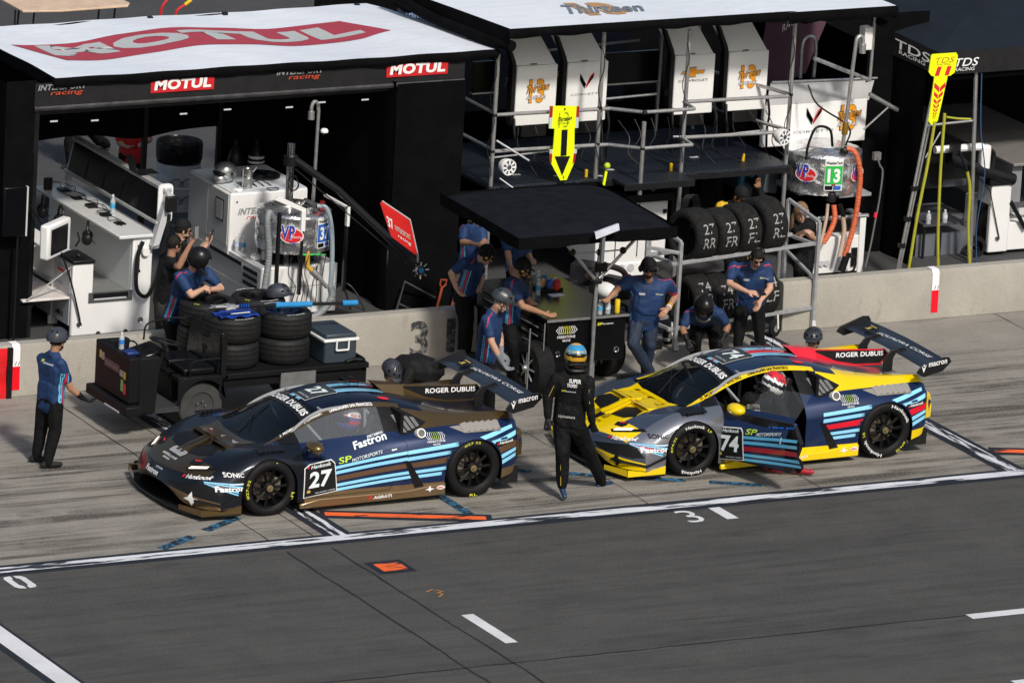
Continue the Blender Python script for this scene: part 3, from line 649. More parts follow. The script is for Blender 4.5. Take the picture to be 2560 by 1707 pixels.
        m2 = MB(); m2.tube([o+V((.02, .06, -.01)), o+V((.03, .18, -.04))], [.022, .016], 6); m2.tube([o+V((.03, -.02, -.03)), o+V((.12, .1, -.13))], [.03, .012], 6); m2.build('mirror_arm', A, mm_, smooth=True)
    # cockpit: floor tub, dash, seat, cage
    m = MB(); m.box((.15, -.80, .14), (1.75, .86, .16)); m.box((.10, -.80, .16), (.14, .80, .72)); m.box((1.72, -.8, .16), (1.76, .8, 1.04))
    m.prism([(.12, .60), (.12, .74), (.42, .80), (.55, .76), (.5, .62)], 1, -.70, .70); m.box((.15, .02, .16), (1.7, .12, .40)); m.box((.45, -.84, .14), (1.7, -.72, .27)) 
    m.build('cockpit', DARKIN, root)
    m = MB(); m.prism([(.95, .25), (1.30, .22), (1.42, .30), (1.55, .95), (1.47, .98), (1.30, .42), (.95, .36)], 1, -.56, -.12); m.build('seat', CARB, root, bevel=.02)
    m = MB()
    for sg in (-1, 1):
        m.curve([(.28, sg*.62, .72), (.55, sg*.54, .93), (.88, sg*.47, 1.05), (1.4, sg*.46, 1.07)], .019, 8)
        m.tube([(1.45, sg*.52, .3), (1.42, sg*.46, 1.06)], .02, 8); m.tube([(.3, sg*.66, .72), (.26, sg*.72, .25)], .019, 8)
        m.tube([(1.4, sg*.46, 1.06), (1.74, sg*.5, .6)], .018, 8); m.tube([(.62, sg*.50, .96), (.9, sg*.68, .62)], .017, 8)
    m.tube([(.86, -.46, 1.05), (.86, .46, 1.05)], .019, 8); m.tube([(1.42, -.46, 1.07), (1.42, .46, 1.07)], .019, 8); m.tube([(1.42, -.46, 1.05), (.88, .46, 1.05)], .017, 8)
    m.tube([(1.45, -.5, .32), (1.42, .45, 1.04)], .017, 8); m.tube([(1.45, .5, .32), (1.42, -.45, 1.04)], .017, 8)
    m.build('roll_cage', TUBEG, root, smooth=True)
    m = MB(); m.lathe([(.13, 0), (.135, .012), (.13, .025), (.12, .012), (.13, 0)], (.78, -.34, .72), (.9, 0, .35), 20); m.box((.76, -.44, .71), (.78, -.24, .73)); m.build('steering_wheel', BLACK, root)
    # ---- lettering on the flank
    door_m = MB(); dm = door_m
    D = lambda t, o, w, h, mi, rise=.09, **k: dm.text(t, (o[0], -3, o[1]), (1, 0, rise), (0, 0, 1), w, h, mi, **k)
    dp = lambda pts, mi: dm.add([(p[0], -3, p[1]) for p in pts], [tuple(range(len(pts)))], mi)
    dp([(.43, .175), (.87, .225), (.835, .56), (.79, .60), (.50, .575), (.43, .53)], 0); dp([(.44, .187), (.858, .235), (.825, .553), (.785, .588), (.505, .565), (.442, .525)], 1)
    D('Hankook', (.515, .515), .26, .042, 2, bold=.02, skew=.2); dp([(.475, .52), (.495, .535), (.50, .555), (.475, .55), (.462, .535)], 3)
    D(str(num), (.49, .285), .29, .195, 2, rise=.07, bold=.035, skew=.06); D('SQUADRA CORSE', (.58, .22), .26, .016, 2, rise=.1)
    dp([(.47, .235), (.515, .24), (.515, .265), (.49, .275), (.47, .262)], 5)
    D('SP', (.875, .54), .17, .062, 4, bold=.02, skew=.2); D('MOTORSPORTS', (1.05, .545), .40, .034, 2, rise=.17, skew=.3)
    dn, dmm = [WHT, BLK2, mat('number_white', (.72, .8, .8), .5, var=0), REDL, GREENL, mat('gold_ink', (.5, .36, .08), .5, var=0), mat('blue_logo', (.01, .12, .55), .45, var=0)], 2
    if num == 27: D('Fastron', (1.11, .665), .44, .075, 2, rise=.19, bold=.03); D('PERTAMINA', (1.31, .765), .21, .024, 2, rise=.19, bold=.02); dp([(1.56, .638), (1.585, .654), (1.585, .646), (1.63, .656), (1.63, .642), (1.585, .634), (1.585, .628)], 2)
    else: D('Fastron', (1.20, .655), .42, .085, 6, rise=.13, skew=.3, bold=.015); dp([(1.47, .60), (1.485, .60), (1.48, .55), (1.49, .55), (1.473, .52), (1.46, .55), (1.467, .55)], 2)
    m = MB()     # flank lettering behind the door and on the bumper
    TX = WHT
    def grove(x, z, w, h, mi, gi):      # the curved-bars emblem with its two words under it
        for k in range(10):
            xx = x+w*(k+.5)/10; s_ = (k-4.5)*.03*w; b_ = w*.014
            pts = [(xx-b_, z+h), (xx+b_, z+h), (xx+b_+s_, z+h*.55), (xx+b_, z), (xx-b_, z), (xx-b_+s_, z+h*.55)]
            m.add([(p[0], -3, p[1]) for p in pts], [(0, 1, 2, 3, 4, 5)], gi if 3 <= k <= 6 else mi)
        S('FREESTONE', (x-w*.04, z-h*.42), w*1.1, h*.28, mi, bold=.01); S('GROVE', (x+w*.27, z-h*.8), w*.46, h*.24, mi, bold=.01)
    grove(2.02, .725, .2, .07, 0, 2)
    poly([(2.88, .60), (3.13, .625), (3.13, .675), (2.88, .65)], 3); S('Hankook', (2.93, .615), .19, .035, 0, rise=.1, bold=.02, skew=.2); poly([(2.895, .62), (2.915, .64), (2.925, .63), (2.91, .61)], 1)
    S('SONIC', (-.545, .485), .21, .045, 0 if num == 27 else 3, rise=.04, bold=.02)
    S('Fastron', (-.66, .33), .33, .06, 0, rise=.02, bold=.04); S('PERTAMINA', (-.50, .40), .17, .022, 0, bold=.03)
    star = lambda x, z, s_, mi: poly([(x, z), (x+s_*.35, z+s_*.12), (x+s_*.5, z+s_*.36), (x+s_*.6, z+s_*.12), (x+s_, z+s_*.05), (x+s_*.62, z-s_*.03), (x+s_*.5, z-s_*.22), (x+s_*.36, z-s_*.03)], mi)
    S('AGRATI', (1.32, .105), .23, .035, 0, rise=.06, bold=.03); poly([(1.25, .10), (1.27, .10), (1.28, .145), (1.30, .10), (1.315, .10), (1.29, .16), (1.27, .16)], 1)
    project(m, 'flank_lettering', [WHT, REDL, GREENL, BLKL], bvh, 'side', root, .004, layer=[.004, .004, .004, .002])
    m = MB()
    m.text('AGRATI', (1.32, -1.004, .103), (1, 0, .03), (0, 0, 1), .23, .035, 0, bold=.03); m.text('A', (1.25, -1.004, .10), (1, 0, 0), (0, 0, 1), .06, .05, 1, bold=.02)
    for x, z, s_ in ((1.98, .155, .13),): m.add([(x+a*s_, -1.004, z+b_*s_) for a, b_ in ((0, 0), (.35, .12), (.5, .36), (.6, .12), (1, .05), (.62, -.03), (.5, -.22), (.36, -.03))], [tuple(range(8))], 0)
    m.add([(2.185+.055*cos(t), -1.004, .17+.024*sin(t)) for t in [2*pi*k/16 for k in range(16)]], [tuple(range(16))], 0); m.text('BMC', (2.145, -1.007, .158), (1, 0, 0), (0, 0, 1), .08, .024, 1, bold=.02)
    m.build('skirt_lettering', [WHT, REDL], root)
    # bumper lettering, seen along +x (reads left to right from in front, near side on the right)
    m = MB(); X = lambda t, v, z, w, h, mi, **k: m.text(t, (-4, v, z), (0, -1, k.pop('r', 0)), (0, 0, 1), w, h, mi, **k)
    X('Fastron', .18, .33, .30, .06, 0, bold=.03); X('PERTAMINA', -.02, .405, .15, .02, 0); X('Hankook', -.57, .42, .24, .04, 0, bold=.02, skew=.2, r=.1)
    m.add([(-4, -.53-a, .42+b_) for a, b_ in ((0, 0), (.02, .02), (.03, .03), (.0, .035), (-.01, .015))], [(0, 1, 2, 3, 4)], 1)
    m.add([(-4, -.62-a*.22, .205+b_*.22) for a, b_ in ((0, 0), (.3, .15), (.42, .42), (.55, .13), (1, .0), (.6, -.1), (.45, -.34), (.33, -.08))], [tuple(range(8))], 0 if num == 27 else 2)
    project(m, 'bumper_lettering', [WHT, REDL, BLKL], bvh, 'front', root, .008)
    m = MB(); U_ = lambda t, u, v, w, h, mi, d=(0, -1, 0), e=(-1, 0, 0), **k: m.text(t, (u, v, 3), d, e, w, h, mi, **k)
    ink = 0 if num == 27 else 1
    U_('SP', -.15, .30, .20, .085, ink, e=(-1, 0, 0), bold=.02); U_('MOTORSPORTS', -.12, .12, .46, .045, ink, bold=.01)
    U_('ROGER DUBUIS', .63, .50, 1.0, .075, 0, e=(-1, 0, 0), bold=.03) if False else None
    for k in range(10): 
        v0 = .13-.03*k; m.add([(-.76+.0*k, v0, 3), (-.76, v0-.012, 3), (-.70, v0-.012-(k-4.5)*.004, 3), (-.66, v0-.012, 3), (-.66, v0, 3), (-.70, v0-(k-4.5)*.004, 3)], [(0, 1, 2, 3, 4, 5)], ink)
    U_('FREESTONE', -.80, .16, .34, .03, ink); U_('GROVE', -.85, .07, .16, .026, ink)
    project(m, 'hood_lettering', [WHT, BLKL, GREENL], bvh, 'top', root, .006)
    # windscreen banner, roof plate, roof stripes: read from in front of the car
    m = MB()
    Q = lambda pts, mi: m.add([(p[0], p[1], 3) for p in pts], [tuple(range(len(pts)))], mi)
    Q([(.585, .535), (.745, .47), (.745, -.47), (.585, -.535)], 0)
    m.text('ROGER DUBUIS', (.735, .42, 3), (0, -1, 0), (1, 0, 0), .84, .001, 1, bold=.03) if False else None
    vs, fs = glyphs('ROGER DUBUIS', .03)
    m.add([(.625+.09*y, .44-.88*x, 3) for x, y in vs], fs, 1)
    Q([(.80, .16), (1.20, .18), (1.22, .14), (1.22, -.14), (1.20, -.18), (.80, -.16)], 2); Q([(.81, .15), (1.195, .168), (1.21, .135), (1.21, -.135), (1.195, -.168), (.81, -.15)], 3)
    m.text(str(num), (1.06, .13, 3), (0, -1, 0), (-1, 0, 0), .26, .17, 1, bold=.035) if False else None
    vs, fs = glyphs(str(num), .035); m.add([(.93+.19*y, .13-.26*x, 3) for x, y in vs], fs, 4)
    vs, fs = glyphs('SQUADRA CORSE', 0); m.add([(.85+.022*y, .12-.24*x, 3) for x, y in vs], fs, 1)
    for k, c_ in ((0, 5), (1, 5), (2, 6), (3, 5), (4, 5)): Q([(.765, .17-.05*k), (.80, .17-.05*k), (.80, .135-.05*k), (.765, .135-.05*k)], c_ if num == 74 else (5 if k != 2 else 0))
    for v0, w_, c_ in ((.085, .022, 5), (.05, .018, 5), (-.05, .018, 5), (-.085, .022, 5), (0, .06, 6)):
        if num == 27 and c_ == 6: continue
        Q([(1.22, v0*1.6+w_), (1.80, v0*1.9+w_), (1.80, v0*1.9-w_), (1.22, v0*1.6-w_)], c_)
    for sg in (-1, 1): Q([(1.62, sg*.36), (1.66, sg*.40), (1.73, sg*.41), (1.78, sg*.38), (1.73, sg*.345), (1.66, sg*.34)], 7)
    project(m, 'roof_lettering', [BLK2, WHT, mat('plate_border', (.5, .52, .52), .5, var=0), mat('plate_grey', (.035, .04, .045), .5, var=0), mat('number_white', (.72, .8, .8), .5, var=0), SKY, REDV, REDL], bvh, 'top', root, .003, layer=[.002, .006, .002, .005, .009, .002, .002, .002])
    m = MB()
    def cant(t, u0, u1):
        vs, fs = glyphs(t, .035); out = []
        for x, y in vs:
            uu = u0+(u1-u0)*x; k = next((q for q in range(6) if A3[q+1].x > uu), 5); t_ = k+(uu-A3[k].x)/(A3[k+1].x-A3[k].x); a, b_ = crp(A3, t_), crp(B3, t_)
            p = a+(b_-a).normalized()*(.004+.052*y); p.y = -p.y; h = bvh.find_nearest(p); n_ = h[1]; n_ = n_ if n_.dot(V((0, -.5, 1))) > 0 else -n_; out.append(tuple(h[0]+n_*.007))
        m.add(out, fs)
    cant('J. MORILLO' if num == 27 else 'D. MORILLO', .30, .53); cant('J. CONWRIGHT' if num == 27 else 'P. WHITING', .62, .86); cant('LAMBORGHINI SAN FRANCISCO', .95, 1.5); m.build('name_lettering', Lv['txt'], root)
    # wheels
    tx = {27: ([('#27-32', .055, .02, 200, 155, 2), ('FL', .02, .055, 348, 332, 2), ('.', .02, .03, 80, 76, 2)], [('#27 32', .05, .02, 118, 78, 2), ('RL', .02, .05, 262, 280, 2)]),
          74: ([('Hankook', .065, .025, 115, 62, 0), ('Hankook', .065, .025, 295, 238, 0), ('#74-32', .055, .025, 182, 145, 2), ('LF', .055, .025, 52, 40, 2)],
               [('Hankook', .065, .025, 80, 15, 0), ('Hankook', .065, .025, 262, 198, 0), ('#74-32', .055, .025, 330, 300, 2), ('LR', .055, .025, 190, 178, 2)])}[num]
    for u, R, i in ((0, .333, 0), (2.62, .348, 1)):
        for sg in (-1, 1): 
            wr_ = thing('wheel', (u, sg*.97, R), '', ''); del wr_['label'], wr_['category']; wr_.parent = root
            n0 = len(bpy.data.objects)
            make_wheel(root, u, sg*.985, R, sg, num, tx[i], None)
            bpy.data.objects.remove(wr_)
    # the door
    if door_open:
        dr = take({4, 12}, 'door', root)
        st_ = project(stp, 'door_stripe', [mat('sky_blue_shaded', (.1, .42, .66), .3, var=.03, coat=.5), mat('red_stripe_shaded', (.33, .01, .03), .3, coat=.5)], bvh, 'side', dr); ld = project(door_m, 'door_lettering', dn, bvh, 'side', dr, .004, layer=[0, .003, .006, .006, .006, .006, .006])  # stripes use darker copies of the vinyl: the open door's shade is in the colour
        inn = MB(); inn.prism([(.44, .17), (1.56, .18), (1.72, .55), (1.60, .77), (.46, .74)], 1, -.86, -.80); inn.build('door_lining', CARB, dr)
        hp = V((.43, -.90, 0)); Rz = Matrix.Translation(hp) @ Matrix.Rotation(RD(-76), 4, 'Z') @ Matrix.Translation(-hp)
        Rz = Rz @ Matrix.Translation((.43, -.9, .2)) @ Matrix.Rotation(RD(-4.5), 4, 'Y') @ Matrix.Translation((-.43, .9, -.2)); dr.matrix_basis = Rz
    else:
        project(stp, 'livery_stripe', [SKY, Lv['mid']], bvh, 'side', root); project(door_m, 'door_lettering', dn, bvh, 'side', root, .004, layer=[0, .003, .006, .006, .006, .006, .006])
        m = MB(); ln = lambda pts: [m.add([(a[0]-.003, -3, a[1]), (a[0]+.003, -3, a[1]), (b_[0]+.003, -3, b_[1]), (b_[0]-.003, -3, b_[1])], [(0, 1, 2, 3)]) for a, b_ in zip(pts, pts[1:])]
        ln([(.42, .70), (.415, .42), (.44, .17)]); ln([(1.60, .80), (1.765, .70), (1.77, .55), (1.55, .18)])
        m.add([(.44, -3, .172), (.44, -3, .178), (1.55, -3, .183), (1.55, -3, .177)], [(0, 1, 2, 3)]); m.add([(1.46, -3, .64), (1.68, -3, .665), (1.67, -3, .66), (1.47, -3, .635)], [(0, 1, 2, 3)])
        project(m, 'shut_line', [BLKL], bvh, 'side', root, .0015)
    bm.free(); root.location = loc; return root
car27 = race_car(27, (-3.40, .48, 0), False, 'black and bronze race car numbered 27 with light blue flank stripes and closed doors')
car74 = race_car(74, (2.12, .48, 0), True, 'yellow and silver race car numbered 74 with its near door swung open')
# ================================================================= TENTS
RB_ = (.62, .66, .72)
CANV = mat('white_canvas', (.66, .70, .76), .75, var=.05, scale=3, bump=.35, bscale=9, stretch=(1, 3, 1))
NAVYC = mat('navy_canvas', (.009, .016, .028), .85, var=.2, scale=3, bump=.4, bscale=5)
PRINT_R = mat('printed_red', (.36, .035, .06), .8, var=.05); PRINT_G = mat('printed_grey', (.42, .44, .44), .8, var=.12, scale=8, stretch=(1, 12, 1))
def drape(mb, name, mats, fz, parent, lift, step=.12):
    me = bpy.data.meshes.new(name); me.from_pydata(mb.v, [], mb.f); me.polygons.foreach_set('material_index', mb.m)
    for m in (mats if isinstance(mats, (list, tuple)) else [mats]): me.materials.append(m)
    bm = bmesh.new(); bm.from_mesh(me); bisect_grid(bm, (0, 1), step)
    lay = {}
    for f in bm.faces:
        for v in f.verts: lay[v.index] = f.material_index
    for v in bm.verts: v.co.z = fz(v.co.x, v.co.y)+lift*(1+.6*lay.get(v.index, 0))
    for f in bm.faces: f.smooth = True
    bmesh.ops.recalc_face_normals(bm, faces=bm.faces)
    bm.to_mesh(me); bm.free(); o = bpy.data.objects.new(name, me); COL.objects.link(o); o.parent = parent
    if parent.type == 'EMPTY': o.matrix_parent_inverse = Matrix.Translation(-parent.location)
    return o
def curtain(name, a, b, z0, z1, parent, m=CLOTHB, amp=.02, fold=9, n=40):
    """hanging cloth from a to b (plan points) with folds"""
    a, b = V(a), V(b); d = b-a; nn = V((-d.y, d.x)).normalized(); L = d.length; mb = MB()
    def fn(u, w):
        p = a+d*u+nn*amp*(sin(u*L*fold+2*sin(u*L*2.3))*(.35+.65*(1-w))+.5*sin(w*7+u*L*3)*.5)
        return (p.x, p.y, z0+(z1-z0)*w)
    mb.grid(fn, max(8, int(L*n/2)), 10); return mb.build(name, m, parent, smooth=True, ang=80)
t1 = thing('canopy_tent', (0, 8.7, 0), 'wide pop-up tent with white roof and a red printed banner, black skirt', 'tent')
def z1(x, y): return 3.27-.035*(y-7.2)+.055*sin((x+.9)*2.1)*max(0, sin((y-7.1)/3.3*pi))+.004*sin(x*7+y*5)
def roof1(u, w):
    x0, x1 = -2.72-0*w, 3.33-.25*w; x = x0+(x1-x0)*u; y = 7.18+3.1*w; return (x, y, z1(x, y))
MB().grid(roof1, 60, 30).build('roof', CANV, t1, smooth=True)
m = MB(); Zp = lambda pts, mi: m.add([(x, y, 0) for x, y in pts], [tuple(range(len(pts)))], mi)
Zp([(-2.43, 9.15), (-2.1, 8.2), (2.05, 8.3), (2.5, 8.45), (2.2, 9.3), (1.9, 9.35), (-.9, 9.35), (-1.9, 9.2)], 0)
vs, fs = glyphs('MOTUL', .06); m.add([(-2.12+4.3*x+.12*y*0, 8.5+.64*y, 0) for x, y in vs], fs, 1)
drape(m, 'roof_print', [PRINT_R, PRINT_G], z1, t1, .006, .15)
m = MB()      # black edge tape hanging below the roof edge
def edge(a, b, zt, h, n=60):
    a, b = V(a), V(b)
    m.grid(lambda u, w: (*(a+(b-a)*u+V((0, -.03*sin(w*3)-.008*sin(u*70)*(w)))), zt(u)-h*w*(1+.08*sin(u*37))), n, 3)
edge((-2.76, 7.17), (3.36, 7.17), lambda u: z1(-2.76+6.1*u, 7.18)+.003, .115)
edge((3.34, 7.17), (3.10, 10.3), lambda u: z1(3.3, 7.18+3.1*u)+.003, .14, 30)
edge((-2.74, 7.17), (-2.74, 10.3), lambda u: z1(-2.7, 7.18+3.1*u)+.003, .14, 30)
m.build('roof_edge', CLOTHB, t1, smooth=True)
m = MB(); m.grid(lambda u, w: (-2.98+5.9*u, 7.2+.006*sin(u*40), 2.91+.04*0+.30*w+.008*sin(u*23)*(1-w)), 60, 6)
vl = m.build('valance', mat('black_valance', (.02, .02, .022), .7, var=.2, bump=.3, bscale=8), t1, smooth=True)
MB().grid(lambda u, w: (-2.98+5.9*u, 7.19-.012*sin(w*pi), 2.86+.06*w), 40, 3).build('valance_hem', mat('dark_grey_vinyl', (.03, .03, .032), .5, var=.5, scale=6, bump=.5, bscale=9), t1, smooth=True)
m = MB()
for x0 in (-1.43, 1.81):
    m.quad((x0, 7.185, 3.0), (x0+.86, 7.185, 3.0), (x0+.86, 7.185, 3.175), (x0, 7.185, 3.175), 0); m.text('MOTUL', (x0+.045, 7.18, 3.03), (1, 0, 0), (0, 0, 1), .77, .135, 1, bold=.05, skew=.12)
for x0 in (-2.95, .28):
    m.text('INTERSPORT', (x0, 7.182, 3.12), (1, 0, 0), (0, 0, 1), .64, .075, 2, bold=.03, skew=.25); m.text('racing', (x0+.16, 7.182, 3.04), (1, 0, 0), (0, 0, 1), .42, .07, 3, skew=.5)
m.build('valance_print', [RED, WHT, GRYL, mat('orange_red_ink', (.6, .07, .02), .5, var=0)], vl)
for x, y in ((-2.93, 7.24), (2.88, 7.24), (-.05, 10.15), (1.0, 10.15), (-2.93, 10.15), (2.88, 10.15)):
    MB().box((x-.03, y-.03, 0), (x+.03, y+.03, 3.2)).build('tent_leg', BLACK, t1)
curtain('side_curtain', (-3.35, 7.22), (-2.95, 7.22), 0, 3.25, t1); curtain('side_curtain', (-2.96, 7.25), (-2.96, 10.2), 0, 3.0, t1)
curtain('side_curtain', (1.93, 7.12), (1.93, 10.2), 0.01, 2.95, t1, amp=.03, fold=5); curtain('side_curtain', (1.95, 7.13), (2.92, 7.15), 0, 2.92, t1, amp=.02, fold=4)
curtain('back_curtain', (1.02, 10.2), (1.95, 10.2), 0, 3.0, t1)
m = MB(); m.grid(lambda u, w: (-2.95+4.0*u, 10.2+.03*sin(u*25), 1.70-.09*sin(u*pi*2.1)**2+(3.1-1.62)*w), 50, 8); m.build('back_curtain', CLOTHB, t1, smooth=True)
m = MB()
for x in (-2.5, -.6, .9, 1.6): m.box((x, 7.26, 2.80), (x+.06, 7.3, 2.86))
for x in (-2.75, -2.2, -1.0, -.4, .45, .9, 1.5): tg = MB().box((x, 7.22, 2.70+.02*sin(x*9)), (x+.10, 7.225, 2.72+.02*sin(x*9))).build('clip_tag', GREYW, t1)
m.tube([(-2.9, 7.26, 2.82), (2.9, 7.26, 2.82)], .02); m.build('tent_frame', BLACK, t1)
# ---- middle canopy over the scaffold
t2 = thing('canopy_tent', (5.6, 8.3, 0), 'flat white canopy with black edges over the scaffold stand', 'tent')
def z2(x, y): return 3.60-.02*(y-6.9)+.03*sin(x*1.7+1)*sin((y-6.9))-.09*max(0, (x-3.3)*-.6)
def roof2(u, w):
    x0, x1 = 3.36-.30*w, 7.62-.15*w-.12*(1-w)**6; x = x0+(x1-x0)*u; y = 6.9+2.6*w; return (x, y, z2(x, y)-.06*(max(0, u-.93)/.07)**2)
MB().grid(roof2, 50, 20).build('roof', CANV, t2, smooth=True)
m = MB(); fz = lambda u: z2(3.36+4.26*u, 6.9)-.06*(max(0, u-.93)/.07)**2+.003
edge((3.34, 6.89), (7.66, 6.89), fz, .125); edge((3.36, 6.9), (3.06, 9.5), lambda u: z2(3.3, 6.9+2.6*u)+.004, .26, 30); edge((7.65, 6.9), (7.47, 9.5), lambda u: z2(7.5, 6.9+2.6*u)-.06, .13, 20)
m.build('roof_edge', CLOTHB, t2, smooth=True)
m = MB(); m.curve([(3.08, 9.6, 3.45), (3.12, 8.6, 3.38), (3.28, 7.6, 3.36), (3.42, 6.92, 3.37)], .07, 10, sub=5); m.build('rolled_curtain', CLOTHB, t2, smooth=True)
m = MB(); vs, fs = glyphs('Thirteen', .03); m.add([(4.42+1.15*x+.2*y, 7.42+.5*y, 0) for x, y in vs], fs, 1)
vs, fs = glyphs('13', .08); m.add([(4.72+.62*x, 7.30+.75*y, 0) for x, y in vs], fs, 0)
drape(m, 'roof_print', [mat('faded_orange_print', (.42, .24, .11), .8), mat('faded_grey_print', (.15, .18, .22), .8)], z2, t2, .006, .15)
curtain('back_curtain', (3.0, 11.6), (9.6, 11.6), 0, 3.4, t2, amp=.03, n=20)
curtain('side_curtain', (9.25, 8.0), (10.15, 8.0), 0, 3.2, t2, n=20); curtain('back_curtain', (3.3, 9.45), (7.7, 9.45), 0, 1.45, t2, n=20)  # low back curtain is added to darken the space under the deck
t3 = thing('canopy_tent', (8.4, 8.3, 0), 'small white canopy with black skirt at the right end of the scaffold', 'tent')
def z3(x, y): return 3.60-.02*(y-7)
MB().grid(lambda u, w: (7.35+1.6*u, 6.88+2.6*w, z3(0, 6.9+2.6*w)-.012), 12, 10).build('roof', CANV, t3, smooth=True)
m = MB(); edge((7.35, 6.87), (8.97, 6.87), lambda u: 3.59, .145, 20); edge((8.96, 6.88), (8.9, 9.5), lambda u: 3.58-.05*u, .15, 20); m.build('roof_edge', CLOTHB, t3, smooth=True)
m = MB(); m.tube([(8.83, 7.2, 2.52), (8.84, 7.2, 3.5)], .02); m.build('tent_leg', STEEL, t3)
m = MB(); m.box((8.68, 7.15, 2.95), (8.80, 7.3, 3.25)); m.build('clip_panel', WHITE, t3, bevel=.01)
MB().tube([(8.86, 7.0, 3.32), (9.0, 7.6, 3.32)], .06, 12).build('rolled_curtain', CLOTHB, t3, smooth=True)
# ---- dark tent on the right
t4 = thing('canopy_tent', (11.5, 9, 0), 'dark navy tent with white lettering at the right edge', 'tent')
m = MB(); A_, B_, C_, D_ = V((9.78, 7.15, 2.86)), V((16, 7.15, 2.86)), V((16, 12, 2.9)), V((9.0, 11.5, 3.3)); pk = V((12.6, 9.6, 3.75))
m.add([A_, B_, C_, D_, pk, (A_+D_)/2+V((.25, .6, .1))], [(0, 1, 4), (1, 2, 4), (2, 3, 4), (3, 0, 4)]); m.build('roof', NAVYC, t4)
MB().grid(lambda u, w: (9.78+6*u, 7.13+.004*sin(u*40), 2.56+.31*w), 30, 3).build('valance', mat('black_valance', (.02, .02, .022), .7), t4, smooth=True)
MB().grid(lambda u, w: (9.78-.78*u, 7.13+4.3*u, 2.56+.31*w+.4*u), 12, 3).build('valance', mat('black_valance', (.02, .02, .022), .7), t4, smooth=True)
m = MB(); m.text('TDS', (10.02, 7.12, 2.66), (1, 0, 0), (0, 0, 1), .36, .11, 0, bold=.01, skew=.3); m.text('RACING', (10.04, 7.12, 2.60), (1, 0, 0), (0, 0, 1), .3, .045, 0, skew=.3)
def onside(t, u0, u1, z, h):
    vs, fs = glyphs(t, .01); m.add([(9.78-.78*(u1+(u0-u1)*x)-.012, 7.13+4.3*(u1+(u0-u1)*x)-.005, z+h*y+.4*(u1+(u0-u1)*x)) for x, y in vs], fs, 0)
onside('TDS', .03, .19, 2.68, .12); onside('RACING', .05, .17, 2.62, .05)
nrm = (B_-A_).cross(pk-A_).normalized(); n2 = (pk-A_).cross(D_-A_).normalized()
def onroof(t, o, U, W, w, h, **k): m.text(t, V(o)+n2*.012*(1 if n2.z > 0 else -1), U, W, w, h, 0, **k)
Ul = (A_-D_).normalized(); Wl = (n2.cross(Ul) if n2.cross(Ul).z > 0 else -n2.cross(Ul))
base = A_+(D_-A_)*.62+Wl*.32; onroof('RACING', base, Ul, Wl, .75, .14, skew=.2); onroof('TDS', base+Wl*.2-Ul*.1, Ul, Wl, 1.1, .38, bold=.01, skew=.2)
m.build('tent_lettering', WHT, t4)
MB().tube([(9.95, 7.25, 2.5), (16, 7.25, 2.55)], .055, 10).build('rolled_curtain', CLOTHB, t4, smooth=True)
curtain('side_curtain', (9.66, 7.2), (9.62, 11.5), 0, 2.6, t4, n=20); curtain('back_curtain', (9.6, 11.6), (18, 11.6), 0, 3.0, t4, n=12)
m = MB(); m.tube([(10.55, 7.2, 0), (10.42, 7.2, 2.6)], .028); m.tube([(9.72, 7.2, 1.88), (10.42, 7.2, 1.9)], .018); m.tube([(9.75, 7.2, 1.45), (9.95, 7.2, 1.78)], .012); m.build('tent_leg', STEEL, t4, smooth=True)
for px_ in (10.5,): MB().curve([(10.46, 7.12, 2.55), (10.5, 7.1, 1.8), (10.6, 7.08, 1.2), (10.56, 7.12, .5), (10.6, 7.12, 0)], .008, 6).build('cable', mat('blue_cable', (.03, .08, .2), .5), t4)
# ================================================================= TIMING STAND (white pit cart, left)
t = thing('timing_stand', (-1.9, 7.1, 0), 'white timing cart with a long table, screen row and dark joystick monitor', 'timing cart')
m = MB()
m.rbox((-2.41, 7.10, .02), (-1.34, 7.14, .93), .03); m.build('front_panel', WHITE, t, bevel=.008) if False else None
m = MB()
m.prism([(-2.41, .0), (-1.34, .0), (-1.34, 1.22), (-1.61, 1.22), (-1.61, .50), (-2.13, .50), (-2.13, .92), (-2.41, .92)], 1, 7.1, 7.16)
m.box((-1.61, 7.16, 0), (-1.34, 9.6, 1.2)); m.box((-2.13, 7.16, .02), (-1.61, 9.6, .49)); m.box((-2.41, 7.16, .12), (-2.13, 9.5, .92)); m.build('cart_body', WHITE, t, bevel=.02)
MB().box((-2.12, 7.12, .492), (-1.62, 9.5, .505)).build('tread_plate', mat('tread_plate', (.33, .34, .33), .45, metal=.5, bump=1.0, bscale=70), t)
m = MB(); m.box((-2.19, 7.085, .42), (-1.60, 7.10, .545)); sp = m.build('step_frame', mat('diamond_plate', (.22, .23, .24), .35, metal=.7, var=.6, scale=60), t)
MB().box((-2.13, 7.08, .455), (-1.66, 7.086, .53)).build('step_slot', BLACK, sp)
MB().box((-2.12, 7.078, .45), (-1.68, 7.083, .47)).build('step_edge', GREYW, sp)
m = MB(); m.prism([(-1.82, 7.06), (-1.31, 7.06), (-1.28, 7.1), (-1.28, 9.62), (-1.82, 9.62)], 2, 1.20, 1.245); tb = m.build('table_top', mat('table_laminate', (.62, .63, .63), .25, var=.04), t, bevel=.012)
MB().box((-1.60, 7.2, .5), (-1.59, 9.6, 1.2)).build('inner_wall', GREYW, t)
m = MB(); 
for y in (8.0, 8.75, 9.3): m.quad((-1.606, y, .95), (-1.606, y+.42, .95), (-1.606, y+.42, 1.13), (-1.606, y, 1.13))
m.build('wall_cutout', BLACK, t)
m = MB(); m.box((-2.418, 7.16, .13), (-2.41, 7.62, .91)); sd_ = m.build('side_panel', GREYW, t)
m = MB(); L_ = lambda t_, y, z, w, h, mi, **k: m.text(t_, (-2.421, y, z), (0, -1, 0), (0, 0, 1), w, h, mi, **k)
